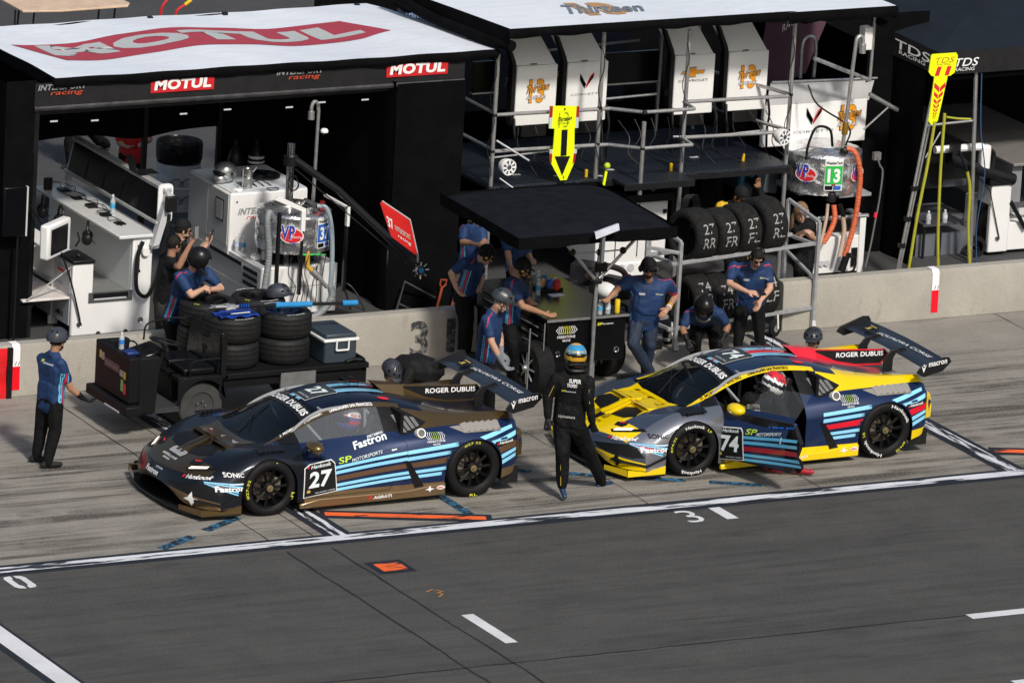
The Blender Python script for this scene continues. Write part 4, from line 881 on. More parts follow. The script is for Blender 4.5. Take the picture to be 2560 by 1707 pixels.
L_('OMROCK', 7.52, .80, .22, .05, 0); m.quad((-2.421, 7.53, .755), (-2.421, 7.3, .755), (-2.421, 7.3, .79), (-2.421, 7.53, .79), 1)
L_('Brothers', 7.55, .6, .2, .04, 0); L_('BURNETTS', 7.55, .42, .22, .05, 0, bold=.02); L_('Plumbing', 7.52, .385, .18, .02, 0); L_('zMAX', 7.55, .2, .24, .07, 2, bold=.04, skew=.2)
m.build('side_lettering', [GRYL, REDL, BLKL], sd_)
m = MB(); m.box((-2.43, 7.66, .13), (-2.41, 8.4, .58)); dr_ = m.build('drawer_cabinet', GREYW, t)
m = MB()
for z in (.33, .50): m.box((-2.44, 7.68, z), (-2.43, 8.38, z+.035))
m.build('drawer_slot', BLACK, dr_)
m = MB(); m.box((-2.43, 8.42, -0.0), (-2.3, 9.2, .38)); m.box((-2.43, 7.7, 0), (-2.3, 7.75, .12)); m.build('side_cupboard', WHITE, t, bevel=.01)
m = MB(); m.prism([(-3.05, .50), (-3.05, .47), (-2.41, .47), (-2.41, .50)], 1, 7.15, 8.3); m.build('fold_shelf', mat('shelf_white', (.7, .66, .64), .4), t, bevel=.005)
m = MB(); m.tube([(-3.0, 7.14, .50), (-2.42, 7.14, .88)], .012); m.tube([(-3.0, 8.2, .50), (-2.42, 8.2, .88)], .012); m.build('shelf_strut', STEEL, t)
m = MB(); m.box((-2.13-.29, 7.08, .92), (-2.12, 7.6, .965)); m.build('desk_pad', BLK2, t, bevel=.01)
m = MB(); m.ball((-2.3, 7.2, 1.0), .03); m.tube([(-2.3, 7.2, .96), (-2.3, 7.2, 1.02)], .01); m.box((-2.36, 7.12, .965), (-2.22, 7.3, .975)); m.build('joystick', BLACK, t)
R_ = Matrix.Rotation(RD(-14), 3, 'X') @ Matrix.Rotation(RD(52), 3, 'Z')
m = MB(); c = (-2.62, 7.12, 1.28)
m.box((-3.0, 7.06, 1.06), (-2.40, 7.19, 1.50), rot=Matrix.Rotation(RD(38), 3, 'Z'), piv=c); mon = m.build('monitor', WHITE, t, bevel=.03)
MB().box((-2.93, 7.052, 1.12), (-2.50, 7.06, 1.44), rot=Matrix.Rotation(RD(38), 3, 'Z'), piv=c).build('monitor_screen', SCREEN, mon)
m = MB(); m.tube([(-2.44, 7.0, 1.18), (-2.40, 6.98, 1.26), (-2.42, 7.0, 1.36)], .012); m.build('monitor_handle', BLACK, mon)
m = MB(); m.tube([(-3.03, 7.1, 1.72), (-2.75, 7.08, 1.30)], .012); m.curve([(-2.6, 7.05, 1.1), (-2.45, 7.05, .7), (-2.33, 7.06, .30), (-2.3, 7.06, .17)], .012); m.build('ratchet_strap', BLACK, t, smooth=True)
m = MB()
for x in (-2.30, -1.47): m.lathe([(.0, .002), (.026, .002), (.036, .008), (.04, 0)], (x, 7.098, .15), (0, -1, 0), 20)
m.build('tie_down_ring', CHROME, t, smooth=True)
m = MB()
for x in (-2.05, -1.68): m.ball((x, 7.06, .03), .028)
m.tube([(-2.2, 7.08, -.0), (-1.5, 7.08, 0)], .008); m.build('bumper_knob', BLACK, t)
m = MB(); m.curve([(-1.50, 7.06, 1.16), (-1.58, 7.03, .95), (-1.58, 7.02, .6), (-1.5, 7.0, .48), (-1.40, 7.0, .52), (-1.30, 7.0, .8), (-1.22, 6.98, 1.3), (-1.2, 6.98, 1.5)], .026, 10, sub=10); m.build('cable_chain', mat('braided_hose', (.015, .015, .016), .4, bump=1, bscale=150), t, smooth=True)
m = MB(); m.rbox((-1.545, 7.07, .78), (-1.525, 7.10, 1.10), .005); m.box((-1.55, 7.05, .77), (-1.52, 7.1, .80)); m.box((-1.55, 7.05, 1.08), (-1.52, 7.1, 1.11)); m.build('handle', BLACK, t)
MB().lathe([(0, .05), (.05, .05), (.055, .03), (.055, 0)], (-1.45, 7.1, 1.02), (0, -1, 0), 20).build('socket', WHITE, t, smooth=True)
m = MB(); m.tube([(-1.38, 7.05, 1.10), (-1.30, 7.05, 1.10)], .045, 14); m.prism([(-1.40, 1.10), (-1.31, 1.12), (-1.13, 1.74), (-1.22, 1.76)], 1, 6.98, 7.10); am = m.build('screen_arm', GREYW, t, bevel=.006)
m = MB(); m.rbox((-1.30, 7.10, 1.36), (-1.10, 7.12, 1.86), .06); m.build('arm_plate', WHITE, am)
m = MB(); m.box((-1.27, 6.90, 1.55), (-1.13, 6.98, 1.74)); m.build('camera_block', BLACK, am, bevel=.01)
# row of monitors leaning back over the table, seen nearly edge on
m = MB(); m.prism([(1.30, 1.16), (1.55, 1.70), (1.62, 1.68), (1.38, 1.14)], 1, 0, 1) if False else None
def tilt(y): return [(-1.33, y, 1.26), (-1.22, y, 1.78), (-1.16, y, 1.77), (-1.27, y, 1.25)]
m = MB()
for y0, y1 in ((7.02, 7.12), (9.68, 9.78)):
    a, b = tilt(y0), tilt(y1); m.add(a+b, [(0, 1, 2, 3), (7, 6, 5, 4), (0, 4, 5, 1), (1, 5, 6, 2), (2, 6, 7, 3), (3, 7, 4, 0)])
m.box((-1.24, 7.05, 1.76), (-1.14, 9.78, 1.81)); m.box((-1.34, 7.05, 1.36), (-1.22, 9.78, 1.40)); m.build('monitor_frame', mat('frame_grey', (.45, .46, .46), .35, metal=.3), t, bevel=.01)
for k in range(5):
    y = 7.15+k*.515; a, b = [(-1.315, y, 1.40), (-1.235, y, 1.755), (-1.20, y, 1.75), (-1.28, y, 1.39)], None
    b = [(p[0], y+.5, p[2]) for p in a]; MB().add(a+b, [(0, 1, 2, 3), (7, 6, 5, 4), (0, 4, 5, 1), (1, 5, 6, 2), (2, 6, 7, 3), (3, 7, 4, 0)]).build('monitor_screen', SCREEN, t, bevel=.006)
# small things on it
def bottle(x, y, z, label, wr_=(.02, .22, .55), r=.032, h=.2, grp='water bottles'):
    b = MB().lathe([(0, 0), (r, .0), (r, .01), (r*.92, .04), (r, .055), (r, h*.62), (r*.8, h*.75), (r*.38, h*.88), (r*.38, h*.93)], (x, y, z), (0, 0, 1), 14).build('water_bottle', mat('clear_plastic', (.62, .68, .72), .12, var=0, alpha=.55), None, smooth=True, ang=80)
    MB().lathe([(r*1.02, h*.32), (r*1.02, h*.58)], (x, y, z), (0, 0, 1), 14).build('bottle_label', mat('label_%s' % str(wr_), wr_, .5, var=.3, scale=40), b, smooth=True)
    MB().lathe([(r*.42, h*.92), (r*.42, h), (0, h)], (x, y, z), (0, 0, 1), 10).build('bottle_cap', WHT, b, smooth=True)
    return tag(b, label, 'bottle', grp)
bottle(-1.45, 8.07, 1.245, 'water bottle with light blue label on the long timing table', (.05, .35, .6), .033, .25)
bottle(-2.75, 7.6, .50, 'water bottle on the fold-down shelf of the timing cart', (.04, .15, .4), .035, .28)
def headset(c, ax, label, s=1.35):
    m = MB(); c = V(c); R = Matrix.Rotation(ax, 3, 'Z')
    for sg in (-1, 1): m.ball(c+R @ V((sg*.075, 0, -.06))*s, (.03*s, .05*s, .055*s), rot=R)
    m.tube([c+R @ V((sin(a)*.09, 0, cos(a)*.09))*s for a in [RD(d) for d in range(-110, 111, 20)]], .011*s, 6); m.curve([c+R @ V((.08, 0, -.08)), c+R @ V((.08, -.06, -.14)), c+R @ V((.03, -.1, -.16))], .005, 5)
    return tag(m.build('headset', BLACK, None, smooth=True), label, 'headset', 'radio headsets hanging on the timing table')
headset((-1.86, 9.24, 1.10), 1.2, 'black headset on the table edge, farthest from the steps'); headset((-1.86, 8.69, 1.10), 1.4, 'black headset on the table edge, between two others'); headset((-1.86, 7.9, 1.10), 1.1, 'black headset on the table edge, nearest the drawer steps')
m = MB(); m.box((-1.78, 9.35, 1.247), (-1.68, 9.42, 1.40)); tag(m.build('radio_charger', BLACK, None, bevel=.008), 'small black radio box at the far end of the table', 'radio')
m = MB(); random.seed(3)
for k in range(9):
    a = V((-1.5+random.uniform(-.15, .12), 7.5+k*.24, 1.25)); m.curve([a, a+V((random.uniform(-.1, .1), .15, .03)), a+V((random.uniform(-.15, .15), .3, .0)), a+V((random.uniform(-.1, .1), .45, .01))], .006, 5)
for k in range(5): y = 7.55+k*.42; m.box((-1.62, y, 1.246), (-1.5, y+.13, 1.262+.01*(k % 3)))
tag(m.build('cable_tangle', BLACK, None, smooth=True), 'tangle of black cables and keypads along the timing table', 'cables')
m = MB(); m.add([(-1.30, 7.95, 1.83), (-1.0, 7.95, 1.83), (-1.0, 7.7, 1.83), (-1.30, 7.7, 1.83), (-1.36, 7.95, 2.05), (-1.36, 7.7, 2.05)], [(0, 1, 2, 3), (0, 3, 5, 4)]); tag(m.build('laptop', BLK2, None), 'open black laptop standing on the screen row', 'laptop')
t = thing('screen_stand', (-3.2, 6.95, 0), 'flat dark display on a thin stand at the left post', 'display')
MB().box((-3.42, 7.0, 1.36), (-3.12, 7.04, 1.98)).build('screen', SCREEN, t, bevel=.01); MB().box((-3.125, 6.99, 1.36), (-3.105, 7.045, 1.98)).build('screen_edge', GREYW, t); MB().tube([(-3.2, 7.05, 1.4), (-3.2, 7.05, 0)], .015).build('stand_pole', BLACK, t)
# ================================================================= WHITE CABINET
t = thing('tool_cabinet', (.7, 7.9, 0), 'stepped white tool cabinet with racing team lettering behind the fuel tank', 'cabinet')
MB().box((.21, 7.2, .03), (1.28, 8.12, .65)).build('lower_body', WHITE, t, bevel=.012)
MB().box((.20, 8.12, .03), (1.28, 9.32, 1.38)).build('upper_body', WHITE, t, bevel=.02)
MB().box((.215, 8.13, 1.38), (1.265, 9.31, 1.392)).build('top_sheet', mat('cab_top_blue_white', (.66, .7, .76), .3), t)
MB().box((.24, 7.22, .65), (1.25, 8.1, .658)).build('shelf_sheet', mat('shelf_grey', (.5, .5, .51), .35), t)
for y0, y1 in ((8.16, 8.72), (8.74, 9.28)): MB().box((.19, y0, .70), (.2, y1, 1.36)).build('side_door', GREYW, t, bevel=.003)  # white side doors and drawers painted grey: shade of the left face
m = MB(); m.box((.182, 8.28, .98), (.19, 8.5, 1.26)); n_ = m.build('notice_frame', BLK2, t); MB().box((.179, 8.30, 1.0), (.182, 8.48, 1.24)).build('notice_sheet', mat('paper_grey', (.42, .42, .44), .6, var=.2, scale=30, stretch=(1, .2, 3)), n_)
for k, (y0, y1) in enumerate(((7.24, 7.66), (7.7, 9.28))):
    for z in (.06, .34): MB().box((.195, y0, z), (.21, y1, z+.25)).build('drawer', GREYW, t, bevel=.003)
m = MB(); 
for y0, y1, z in ((7.26, 7.64, .54), (7.26, 7.64, .45), (7.26, 7.64, .36), (7.72, 8.6, .56)): m.box((.18, y0, z), (.195, y1, z+.045))
m.build('drawer_handle', BLK2, t, bevel=.003)
m = MB(); m.box((.70, 7.19, .4), (.705, 7.2, .03+.38)); m.box((.22, 7.194, .385), (1.27, 7.199, .39)); m.box((.83, 7.194, .04), (.835, 7.199, .385)); m.build('door_seam', GRYL, t)
m = MB(); m.text('INTERSPORT', (.31, 8.112, 1.10), (1, 0, 0), (0, 0, 1), .62, .085, 0, bold=.03, skew=.25); m.text('racing', (.42, 8.112, 1.02), (1, 0, 0), (0, 0, 1), .34, .07, 1, skew=.5); m.lathe([(0, 0), (.012, 0)], (.29, 8.11, 1.27), (0, -1, 0), 10, mi=2)
m.build('cabinet_lettering', [GRYL, REDL, BLKL], t)
t = thing('helmet', (.33, 8.5, 1.39), 'silver full-face helmet on top of the white cabinet', 'helmet')
SILV = mat('silver_helmet', (.42, .43, .44), .28, metal=.8, var=.08)
m = MB(); m.ball((.36, 8.62, 1.53), (.15, .13, .135), u=24, v=16); m.ball((.28, 8.60, 1.46), (.11, .10, .07), u=18, v=10); m.build('shell', SILV, t, smooth=True, ang=180)
m = MB(); m.ball((.262, 8.60, 1.53), (.075, .115, .036), u=16, v=8); m.build('visor_opening', BLACK, t, smooth=True, ang=180)
MB().lathe([(0, 0), (.016, 0), (.018, -.006)], (.39, 8.485, 1.53), (0, -1, .1), 12).build('visor_pivot', BLK2, t)
t = thing('canister', (.44, 8.3, 1.39), 'brushed metal canister with a side pipe on the white cabinet', 'canister')
m = MB(); m.lathe([(0, 0), (.058, 0), (.058, .13), (.061, .135), (.058, .14), (.058, .22), (.064, .225), (.064, .24), (.055, .245), (.05, .235), (0, .235)], (.52, 8.3, 1.392), (0, 0, 1), 22); m.build('body', mat('brushed_metal', (.4, .4, .39), .35, metal=.9, var=.2, scale=12), t, smooth=True)
m = MB(); m.curve([(.50, 8.25, 1.42), (.42, 8.24, 1.41), (.415, 8.24, 1.5), (.415, 8.24, 1.66)], .007); m.tube([(.41, 8.24, 1.56), (.48, 8.28, 1.57)], .006); m.tube([(.56, 8.28, 1.58), (.62, 8.27, 1.66)], .008); m.build('side_pipe', STEEL, t)
t = thing('wheel_cover', (.95, 8.75, 1.39), 'black round slotted wheel cover lying on the cabinet top', 'wheel cover')
m = MB(); m.lathe([(.0, .02), (.05, .025), (.14, .02), (.2, .03), (.24, .022), (.245, .0)], (.95, 8.8, 1.394), (0, 0, 1), 36); m.build('disc', BLK2, t, smooth=True)
m = MB(); 
for k in range(6):
    a = k*pi/3; m.add([(.95+cos(a+d)*r_, 8.8+sin(a+d)*r_, 1.422) for r_, d in ((.09, -.25), (.17, -.3), (.17, .3), (.09, .25))], [(0, 1, 2, 3)])
m.build('slot', mat('blueish_slot', (.03, .05, .08), .4), t)
m = MB(); random.seed(5)
for k in range(5): m.curve([(.45+.1*k, 8.3, 1.40), (.5+.08*k, 8.45+.02*k, 1.41), (.62, 8.5, 1.40), (.66, 8.36+.03*k, 1.40)], .006, 5)
m.tube([(.8+.08*cos(a), 8.15+.05*sin(a), 1.40+.005*sin(3*a)) for a in [k*.5 for k in range(24)]], .005, 5)
tag(m.build('cable_coil', BLACK, None, smooth=True), 'thin black cable coiled around the canister on the cabinet', 'cable')
m = MB(); m.grid(lambda u, w: (.27+.14*u, 8.16+.12*w, 1.395+.03*sin(u*pi)*sin(w*pi)+.01*sin(u*9)), 8, 8); tag(m.build('cloth', WHT, None, smooth=True), 'white folded cloth beside the silver helmet', 'cloth')
bottle(.27, 8.03, .658, 'water bottle on the cabinet shelf, left of a pair', (.5, .55, .7)); bottle(.34, 7.98, .658, 'water bottle on the cabinet shelf, right of a pair', (.05, .25, .5))
t = thing('spray_can', (.42, 7.5, .658), 'white spray can with a red top on the cabinet shelf', 'can')
MB().lathe([(0, 0), (.033, 0), (.033, .19), (.02, .21)], (.42, 7.55, .658), (0, 0, 1), 14).build('can_body', WHT, t, smooth=True); MB().lathe([(.034, .12), (.034, .19), (.02, .215), (0, .22)], (.42, 7.55, .66), (0, 0, 1), 14).build('can_cap', REDL, t, smooth=True)
m = MB(); m.ball((.33, 7.6, .69), (.07, .09, .045), u=10, v=6); m.ball((.38, 7.7, .68), (.06, .07, .035), u=9, v=6); tag(m.build('rag', WHT, None), 'crumpled white rag on the cabinet shelf', 'rag')
m = MB(); m.box((.30, 7.3, .66), (1.0, 7.42, .70)); m.prism([(.5, .66), (.5, .74), (1.1, .78), (1.1, .66)], 1, 7.5, 7.9); tag(m.build('black_tray', BLACK, None, bevel=.01), 'black tray lying on the cabinet shelf under the tank', 'tray')
# ================================================================= FUEL RIGS
FOIL = mat('silver_foil', (.85, .86, .88), .2, metal=.9, var=.1, scale=5, bump=1.0, bscale=11)
def vp_logo(m, c, w, ax, mi0):      # ellipse with big letters; ax = (U, W, n)
    U, W, n = [V(a) for a in ax]; c = V(c)
    m.add([c+U*w*.62*cos(t_)+W*w*.42*sin(t_)+n*.004 for t_ in [2*pi*k/24 for k in range(24)]], [tuple(range(24))], mi0+1)
    m.add([c+U*w*.57*cos(t_)+W*w*.37*sin(t_)+n*.006 for t_ in [2*pi*k/24 for k in range(24)]], [tuple(range(24))], mi0)
    for dx, o_ in ((0, .009),):
        m.text('VP', c-U*w*.60-W*w*.22+n*.009, U, W, w*.78, w*.78, mi0+1, bold=.06); m.text('VP', c-U*w*.57-W*w*.20+n*.012, U, W, w*.72, w*.74, mi0+2, bold=.03)
    m.text('Racing', c-U*w*.08-W*w*.16+n*.014, U, W+U*.2, w*.6, w*.2, mi0+1, skew=.3); m.text('FUELS', c-U*w*.1-W*w*.44+n*.012, U, W, w*.36, w*.12, mi0+2, bold=.02)
VPM = [REDL, WHT, mat('deep_blue_ink', (.02, .04, .35), .5, var=0), BLKL, mat('number_blue', (.02, .12, .5), .5, var=0), mat('number_green', (.02, .45, .07), .5, var=0)]
def fuel_tank(name, c, r, h, label, num, col, ang, vpa):
    t = thing(name, c, label, 'fuel tank', 'pit fuel tanks'); x, y, z = c; m = MB()
    def prof(u, w):
        a = 2*pi*u; k = r*(1+.018*abs(sin(a*9+w*5+2*sin(w*7)))+.014*abs(sin(a*17+w*13))-.012*sin(w*19+a*3)); zz = w*h
        if w > .9: k *= 1-((w-.9)/.1)*.45; zz = h*.9+h*.1*(w-.9)/.1*1.3
        return (x+k*cos(a), y+k*sin(a), z+zz)
    m.grid(prof, 64, 20); m.add([(x+r*.56*cos(2*pi*k/24), y+r*.56*sin(2*pi*k/24), z+h*1.03) for k in range(24)], [tuple(range(24))])
    tk = m.build('tank', FOIL, t, smooth=True, ang=80)
    def cyl(t_, a0, aw, z0, hh, mi, bold=.03, lift=.036, skew=0):
        vs, fs = glyphs(t_, bold); m.add([(x+(r+lift)*cos(a0+aw*xx), y+(r+lift)*sin(a0+aw*xx), z+z0+hh*yy) for xx, yy in vs], fs, mi)
    def patch(a0, aw, z0, hh, mi, lift=.030):
        m.grid(lambda u, w: (x+(r+lift)*cos(a0+aw*u), y+(r+lift)*sin(a0+aw*u), z+z0+hh*w), 8, 1, mi)
    m = MB(); w = .23/r
    patch(ang, w, h*.13, h*.76, 1); patch(ang+.01, w-.02, h*.28, h*.44, col, .033); cyl(str(num), ang+w*.15, w*.7, h*.33, h*.33, 1, .04, .037)
    cyl('WeatherTech', ang+w*.06, w*.88, h*.76, h*.07, 3, .02); patch(ang+w*.05, w*.42, h*.155, h*.10, 3, .034); patch(ang+w*.55, w*.38, h*.155, h*.10, 4, .034)
    for a in vpa:
        n = V((cos(a), sin(a), 0)); U = V((-sin(a), cos(a), 0)); vp_logo(m, V((x, y, z+h*.48))+n*(r+.034), .24, (U, V((0, 0, 1)), n), 0)
    m.build('tank_lettering', VPM, tk)
    return t, tk
t, tk = fuel_tank('fuel_tank', (.74, 7.42, .86), .46, .52, 'foil-wrapped fuel tank with a blue 37 sticker between white brackets', 37, 4, RD(-78), [RD(-118)])
m = MB()
for x in (.30, .62, 1.24): m.box((x, 6.95, .35), (x+.035, 7.0, 1.42 if x != .62 else 1.2))
m.build('rig_post', BLK2, t)
m = MB()
m.prism([(.22, 1.60), (.28, 1.64), (.66, 1.46), (.66, 1.40)], 1, 6.93, 6.98); m.box((.60, 6.925, 1.17), (.66, 6.985, 1.44)); m.box((1.235, 6.925, 1.19), (1.275, 6.985, 1.44)); m.box((1.235, 6.93, 1.41), (1.275, 7.6, 1.44)); m.build('bracket', WHITE, t, bevel=.004)
HOSEG = mat('grey_hose', (.22, .24, .25), .4, var=.1, bump=.8, bscale=55, stretch=(.1, .1, 1)); HOSEC = mat('clear_blue_hose', (.3, .36, .4), .25, var=.1)
m = MB(); m.curve([(.24, 7.0, 1.34), (.16, 6.95, 1.44), (.13, 6.93, 1.3), (.17, 6.92, .9), (.13, 6.92, .45), (.1, 6.92, .1)], .042, 12, sub=8); m.build('vent_hose', HOSEG, t, smooth=True)
m = MB(); m.curve([(.82, 6.95, 1.48), (.93, 6.9, 1.45), (1.0, 6.88, 1.2), (1.03, 6.88, .85), (1.03, 6.88, .45)], .03, 12, sub=8); m.build('fuel_hose', HOSEC, t, smooth=True)
m = MB(); m.curve([(1.03, 6.88, .45), (1.05, 6.87, .33), (.98, 6.86, .2), (.86, 6.86, .1), (.72, 6.86, .05)], .045, 12, sub=8); m.build('fuel_hose', HOSEG, t, smooth=True)
m = MB(); m.curve([(.74, 6.98, .9), (.73, 6.95, .72), (.78, 6.93, .66)], .03, 10); m.build('outlet_elbow', mat('yellow_brass', (.5, .3, .03), .4), t, smooth=True)
m = MB(); m.tube([(.78, 6.93, .66), (.88, 6.9, .56)], .045, 14); m.tube([(.88, 6.9, .56), (.98, 6.88, .44)], .026, 12); m.build('coupling', STEEL, t, smooth=True)
m = MB(); m.ball((.74, 7.3, 1.42), .05); m.tube([(.74, 7.3, 1.38), (.78, 7.2, 1.5), (.82, 6.98, 1.48)], .025); m.lathe([(.16, 0), (.17, .02), (.16, .035), (0, .04)], (.62, 7.4, 1.385), (0, 0, 1), 24); m.build('tank_valve', mat('dull_metal', (.3, .3, .3), .35, metal=.8), t, smooth=True)
m = MB(); random.seed(11)
for k in range(7): m.curve([(.5+.08*k, 6.94, .86), (.45+.09*k+random.uniform(-.08, .08), 6.9, .65), (.55+.06*k, 6.9, .45+random.uniform(-.1, .1)), (.5+.07*k, 6.92, .22)], .006, 5)
m.build('wiring', BLACK, t, smooth=True)
m = MB(); m.tube([(.66, 6.96, .86), (.98, 6.96, .84)], .01); m.build('green_line', mat('green_pipe', (.03, .45, .08), .5), t)
m = MB(); m.tube([(.94, 7.3, 1.45), (.95, 7.3, 2.62)], .022, 10); m.curve([(.95, 7.3, 2.6), (.93, 7.3, 2.70), (.88, 7.3, 2.72), (.85, 7.3, 2.66), (.85, 7.3, 2.58)], .024, 10); m.lathe([(.042, 0), (.042, .1), (0, .1)], (.85, 7.3, 2.50), (0, 0, 1), 16); vp = m.build('vent_pipe', STEEL, t, smooth=True)
t = thing('camera_dome', (1.02, 7.28, 2.34), 'small white camera dome clamped to the tall vent pipe', 'camera')
m = MB(); m.lathe([(0, .05), (.035, .045), (.05, .02), (.048, 0)], (1.03, 7.27, 2.33), (0, 0, 1), 16); m.build('housing', WHT, t, smooth=True); MB().ball((1.03, 7.27, 2.33), .036).build('lens', BLK2, t, smooth=True)
t = thing('drink_can', (1.0, 7.1, 1.44), 'red drink can standing on the fuel tank', 'can'); MB().lathe([(0, 0), (.028, 0), (.032, .01), (.032, .11), (.026, .12), (0, .12)], (.97, 7.1, 1.38), (0, 0, 1), 14).build('can_body', RED, t, smooth=True)
# boom with the red team board
t = thing('signal_boom', (.59, 7.3, 0), 'black pivoting boom reaching over the wall with a red team board', 'boom')
m = MB(); m.tube([(.60, 7.3, 1.3), (.60, 7.3, 2.2)], .05, 14); m.tube([(.60, 7.3, 0), (.60, 7.3, 1.3)], .035); m.build('mast', CHROME, t, smooth=True)
m = MB(); m.tube([(.62, 7.3, 2.02), (1.0, 6.75, 1.72), (1.52, 5.5, 1.04)], [.05, .045, .05], 10); m.tube([(.62, 7.2, 1.9), (1.48, 5.55, .98)], .008); m.lathe([(0, 0), (.09, 0), (.09, .12), (0, .12)], (.6, 7.3, 1.93), (0, 0, 1), 16); m.build('boom_arm', BLK2, t, smooth=True)
m = MB(); m.tube([(.60+.07*cos(a), 7.2+.02*sin(a*3), 1.72+.1*sin(a)) for a in [k*.6 for k in range(36)]], .009, 6); m.build('cable_coil', BLACK, t, smooth=True)
m = MB(); m.lathe([(0, 0), (.06, 0), (.06, .05), (0, .05)], (1.52, 5.47, 1.0), (0, -1, 0), 18)
for k in range(8): a = k*pi/4; m.tube([(1.52+.04*cos(a), 5.44, 1.0+.04*sin(a)), (1.52+.11*cos(a), 5.43, 1.0+.11*sin(a))], .01, 6)
m.build('boom_head', CHROME, t, smooth=True); MB().lathe([(0, 0), (.035, 0), (.035, .055), (0, .055)], (1.52, 5.47, 1.0), (0, -1, 0), 12).build('boom_head_cap', BLUEFOAM, t)
m = MB(); pts = [V(p) for p in ((.97, 5.5, 1.90), (1.36, 5.48, 1.64), (1.5, 5.5, 1.20), (1.47, 5.5, 1.18), (1.12, 5.5, 1.44), (.945, 5.5, 1.87))]
m.add([p for p in pts]+[p+V((0, .012, 0)) for p in pts], [(0, 1, 2, 3, 4, 5), (11, 10, 9, 8, 7, 6)]+[(k, k+6, (k+1) % 6+6, (k+1) % 6) for k in range(6)]); bd = m.build('team_board', mat('board_red', (.62, .02, .02), .4), t)
MB().tube([p+V((0, .006, 0)) for p in (pts[0], pts[1], pts[2])], .009, 6).build('board_edge', GREYW, bd)
m = MB(); dU = V((.39, 0, -.26)).normalized(); dW = V((-.13, 0, .45)).normalized()
m.text('37', (1.07, 5.49, 1.57), dU, dW, .10, .15, 0, bold=.03); m.text('INTERSPORT', (1.17, 5.49, 1.52), dU, dW, .27, .075, 1, bold=.02); m.text('racing', (1.21, 5.49, 1.42), dU, dW, .22, .06, 0, skew=.4); m.build('board_lettering', [WHT, mat('sand_ink', (.5, .5, .42), .5, var=0)], bd)
MB().tube([(1.5, 5.5, 1.19), (1.51, 5.5, 1.05)], .015).build('board_bracket', STEEL, t)
t = thing('folding_rail', (2.3, 7.1, 0), 'dark metal tube rail leaning at the black curtain', 'rail')
m = MB(); m.tube([(2.03, 7.0, -.0), (2.13, 7.0, .40), (2.60, 7.05, .14)], .016); m.tube([(2.06, 7.0, .12), (2.3, 7.02, -.0)], .012); m.build('rail_tube', mat('dark_tube', (.06, .065, .07), .5), t, smooth=True)
def broom(x, h, lab):
    t = thing('shovel', (x, 7.02, 0), lab, 'shovel', 'orange handled shovels by the curtain'); OR = mat('orange_handle', (.28, .045, .012), .6)
    MB().tube([(x-.13, 7.0, -.05), (x-.03, 7.05, h-.1)], .018).build('shaft', OR, t, smooth=True)
    m = MB(); m.tube([V((x-.03, 7.05, h-.1)), V((x-.06, 7.05, h-.05)), V((x-.05, 7.05, h+.01)), V((x+.03, 7.05, h)), V((x+.02, 7.05, h-.06)), V((x-.03, 7.05, h-.1))], .013); m.build('grip', OR, t)
broom(2.72, .36, 'orange handled shovel leaning at the black curtain, nearer the boom'); broom(2.93, .34, 'orange handled shovel leaning at the black curtain, nearer the man')
bottle(1.9, 4.97, .642, 'water bottle on the wall top by the standing man', (.03, .3, .6), .034, .15)
m = MB(); m.curve([(1.35, 7.6, .2), (1.5, 7.4, .32), (1.62, 7.3, .2), (1.7, 7.2, 0)], .012); m.curve([(1.3, 7.5, .1), (1.45, 7.4, .3), (1.55, 7.3, .0)], .012); tag(m.build('floor_hose', BLACK, None, smooth=True), 'black hose looping on the ground beside the cabinet', 'hose')
# ---- gas bottles, barrel, far things
for k, (x, y) in enumerate(((1.15, 9.95), (1.42, 9.9))):
    t = thing('gas_bottle', (x, y, 0), 'tall black gas bottle at the back curtain, %s' % ('farther from the camera dome' if k == 0 else 'with a white band at its neck'), 'gas bottle', 'gas bottles')
    MB().lathe([(0, 0), (.11, 0), (.11, 1.32), (.07, 1.44), (.03, 1.48), (.03, 1.56)], (x, y, 0), (0, 0, 1), 18).build('cylinder', BLK2, t, smooth=True)
    if k: MB().lathe([(.112, 1.27), (.105, 1.36)], (x, y, 0), (0, 0, 1), 18).build('band', WHT, t, smooth=True)
t = thing('trash_barrel', (1.55, 12.4, 0), 'white drum printed with small line drawings and lined with a black bag', 'trash barrel')
MB().lathe([(.29, 0), (.29, .3), (.3, .31), (.29, .32), (.29, .62)], (1.6, 12.5, 0), (0, 0, 1), 30).build('drum', mat('drum_white', (.42, .45, .48), .5, var=.2), t, smooth=True)
MB().lathe([(.296, .65), (.305, .67), (.31, .86), (.30, .90), (.29, .88), (.27, .7), (0, .68)], (1.6, 12.5, 0), (0, 0, 1), 30).build('bin_bag', mat('bin_bag', (.012, .012, .014), .3, bump=.8, bscale=14), t, smooth=True)
m = MB()
for k in range(5):
    a0 = RD(-140+28*k); 
    for z in (.12, .36):
        P = [(0, 0), (.02, .05), (.05, .055), (.08, .09), (.14, .09), (.17, .05), (.2, .04), (.2, 0), (0, 0)]
        m.tube([(1.6+.297*cos(a0+p/.3), 12.5+.297*sin(a0+p/.3), z+q) for p, q in P], .004, 4)
m.build('drum_drawing', BLKL, t)
t = thing('folding_table', (4.0, 20.7, 0), 'tan folding table far behind the white tent', 'table')
MB().rbox((3.0, 0, .72), (4.55, 1, .75), .005) if False else None
m = MB(); m.prism([(2.9, 20.35), (3.45, 20.25), (4.5, 20.3), (4.6, 20.45), (4.55, 21.1), (2.9, 21.15)], 2, .72, .75); m.build('table_top', mat('tan_plastic', (.62, .45, .32), .55), t, bevel=.008)
for x, y in ((3.15, 20.5), (3.15, 21.0), (4.4, 20.5), (4.4, 21.0)): MB().tube([(x-.05, y, 0), (x, y, .72)], .014).build('leg', BLK2, t)
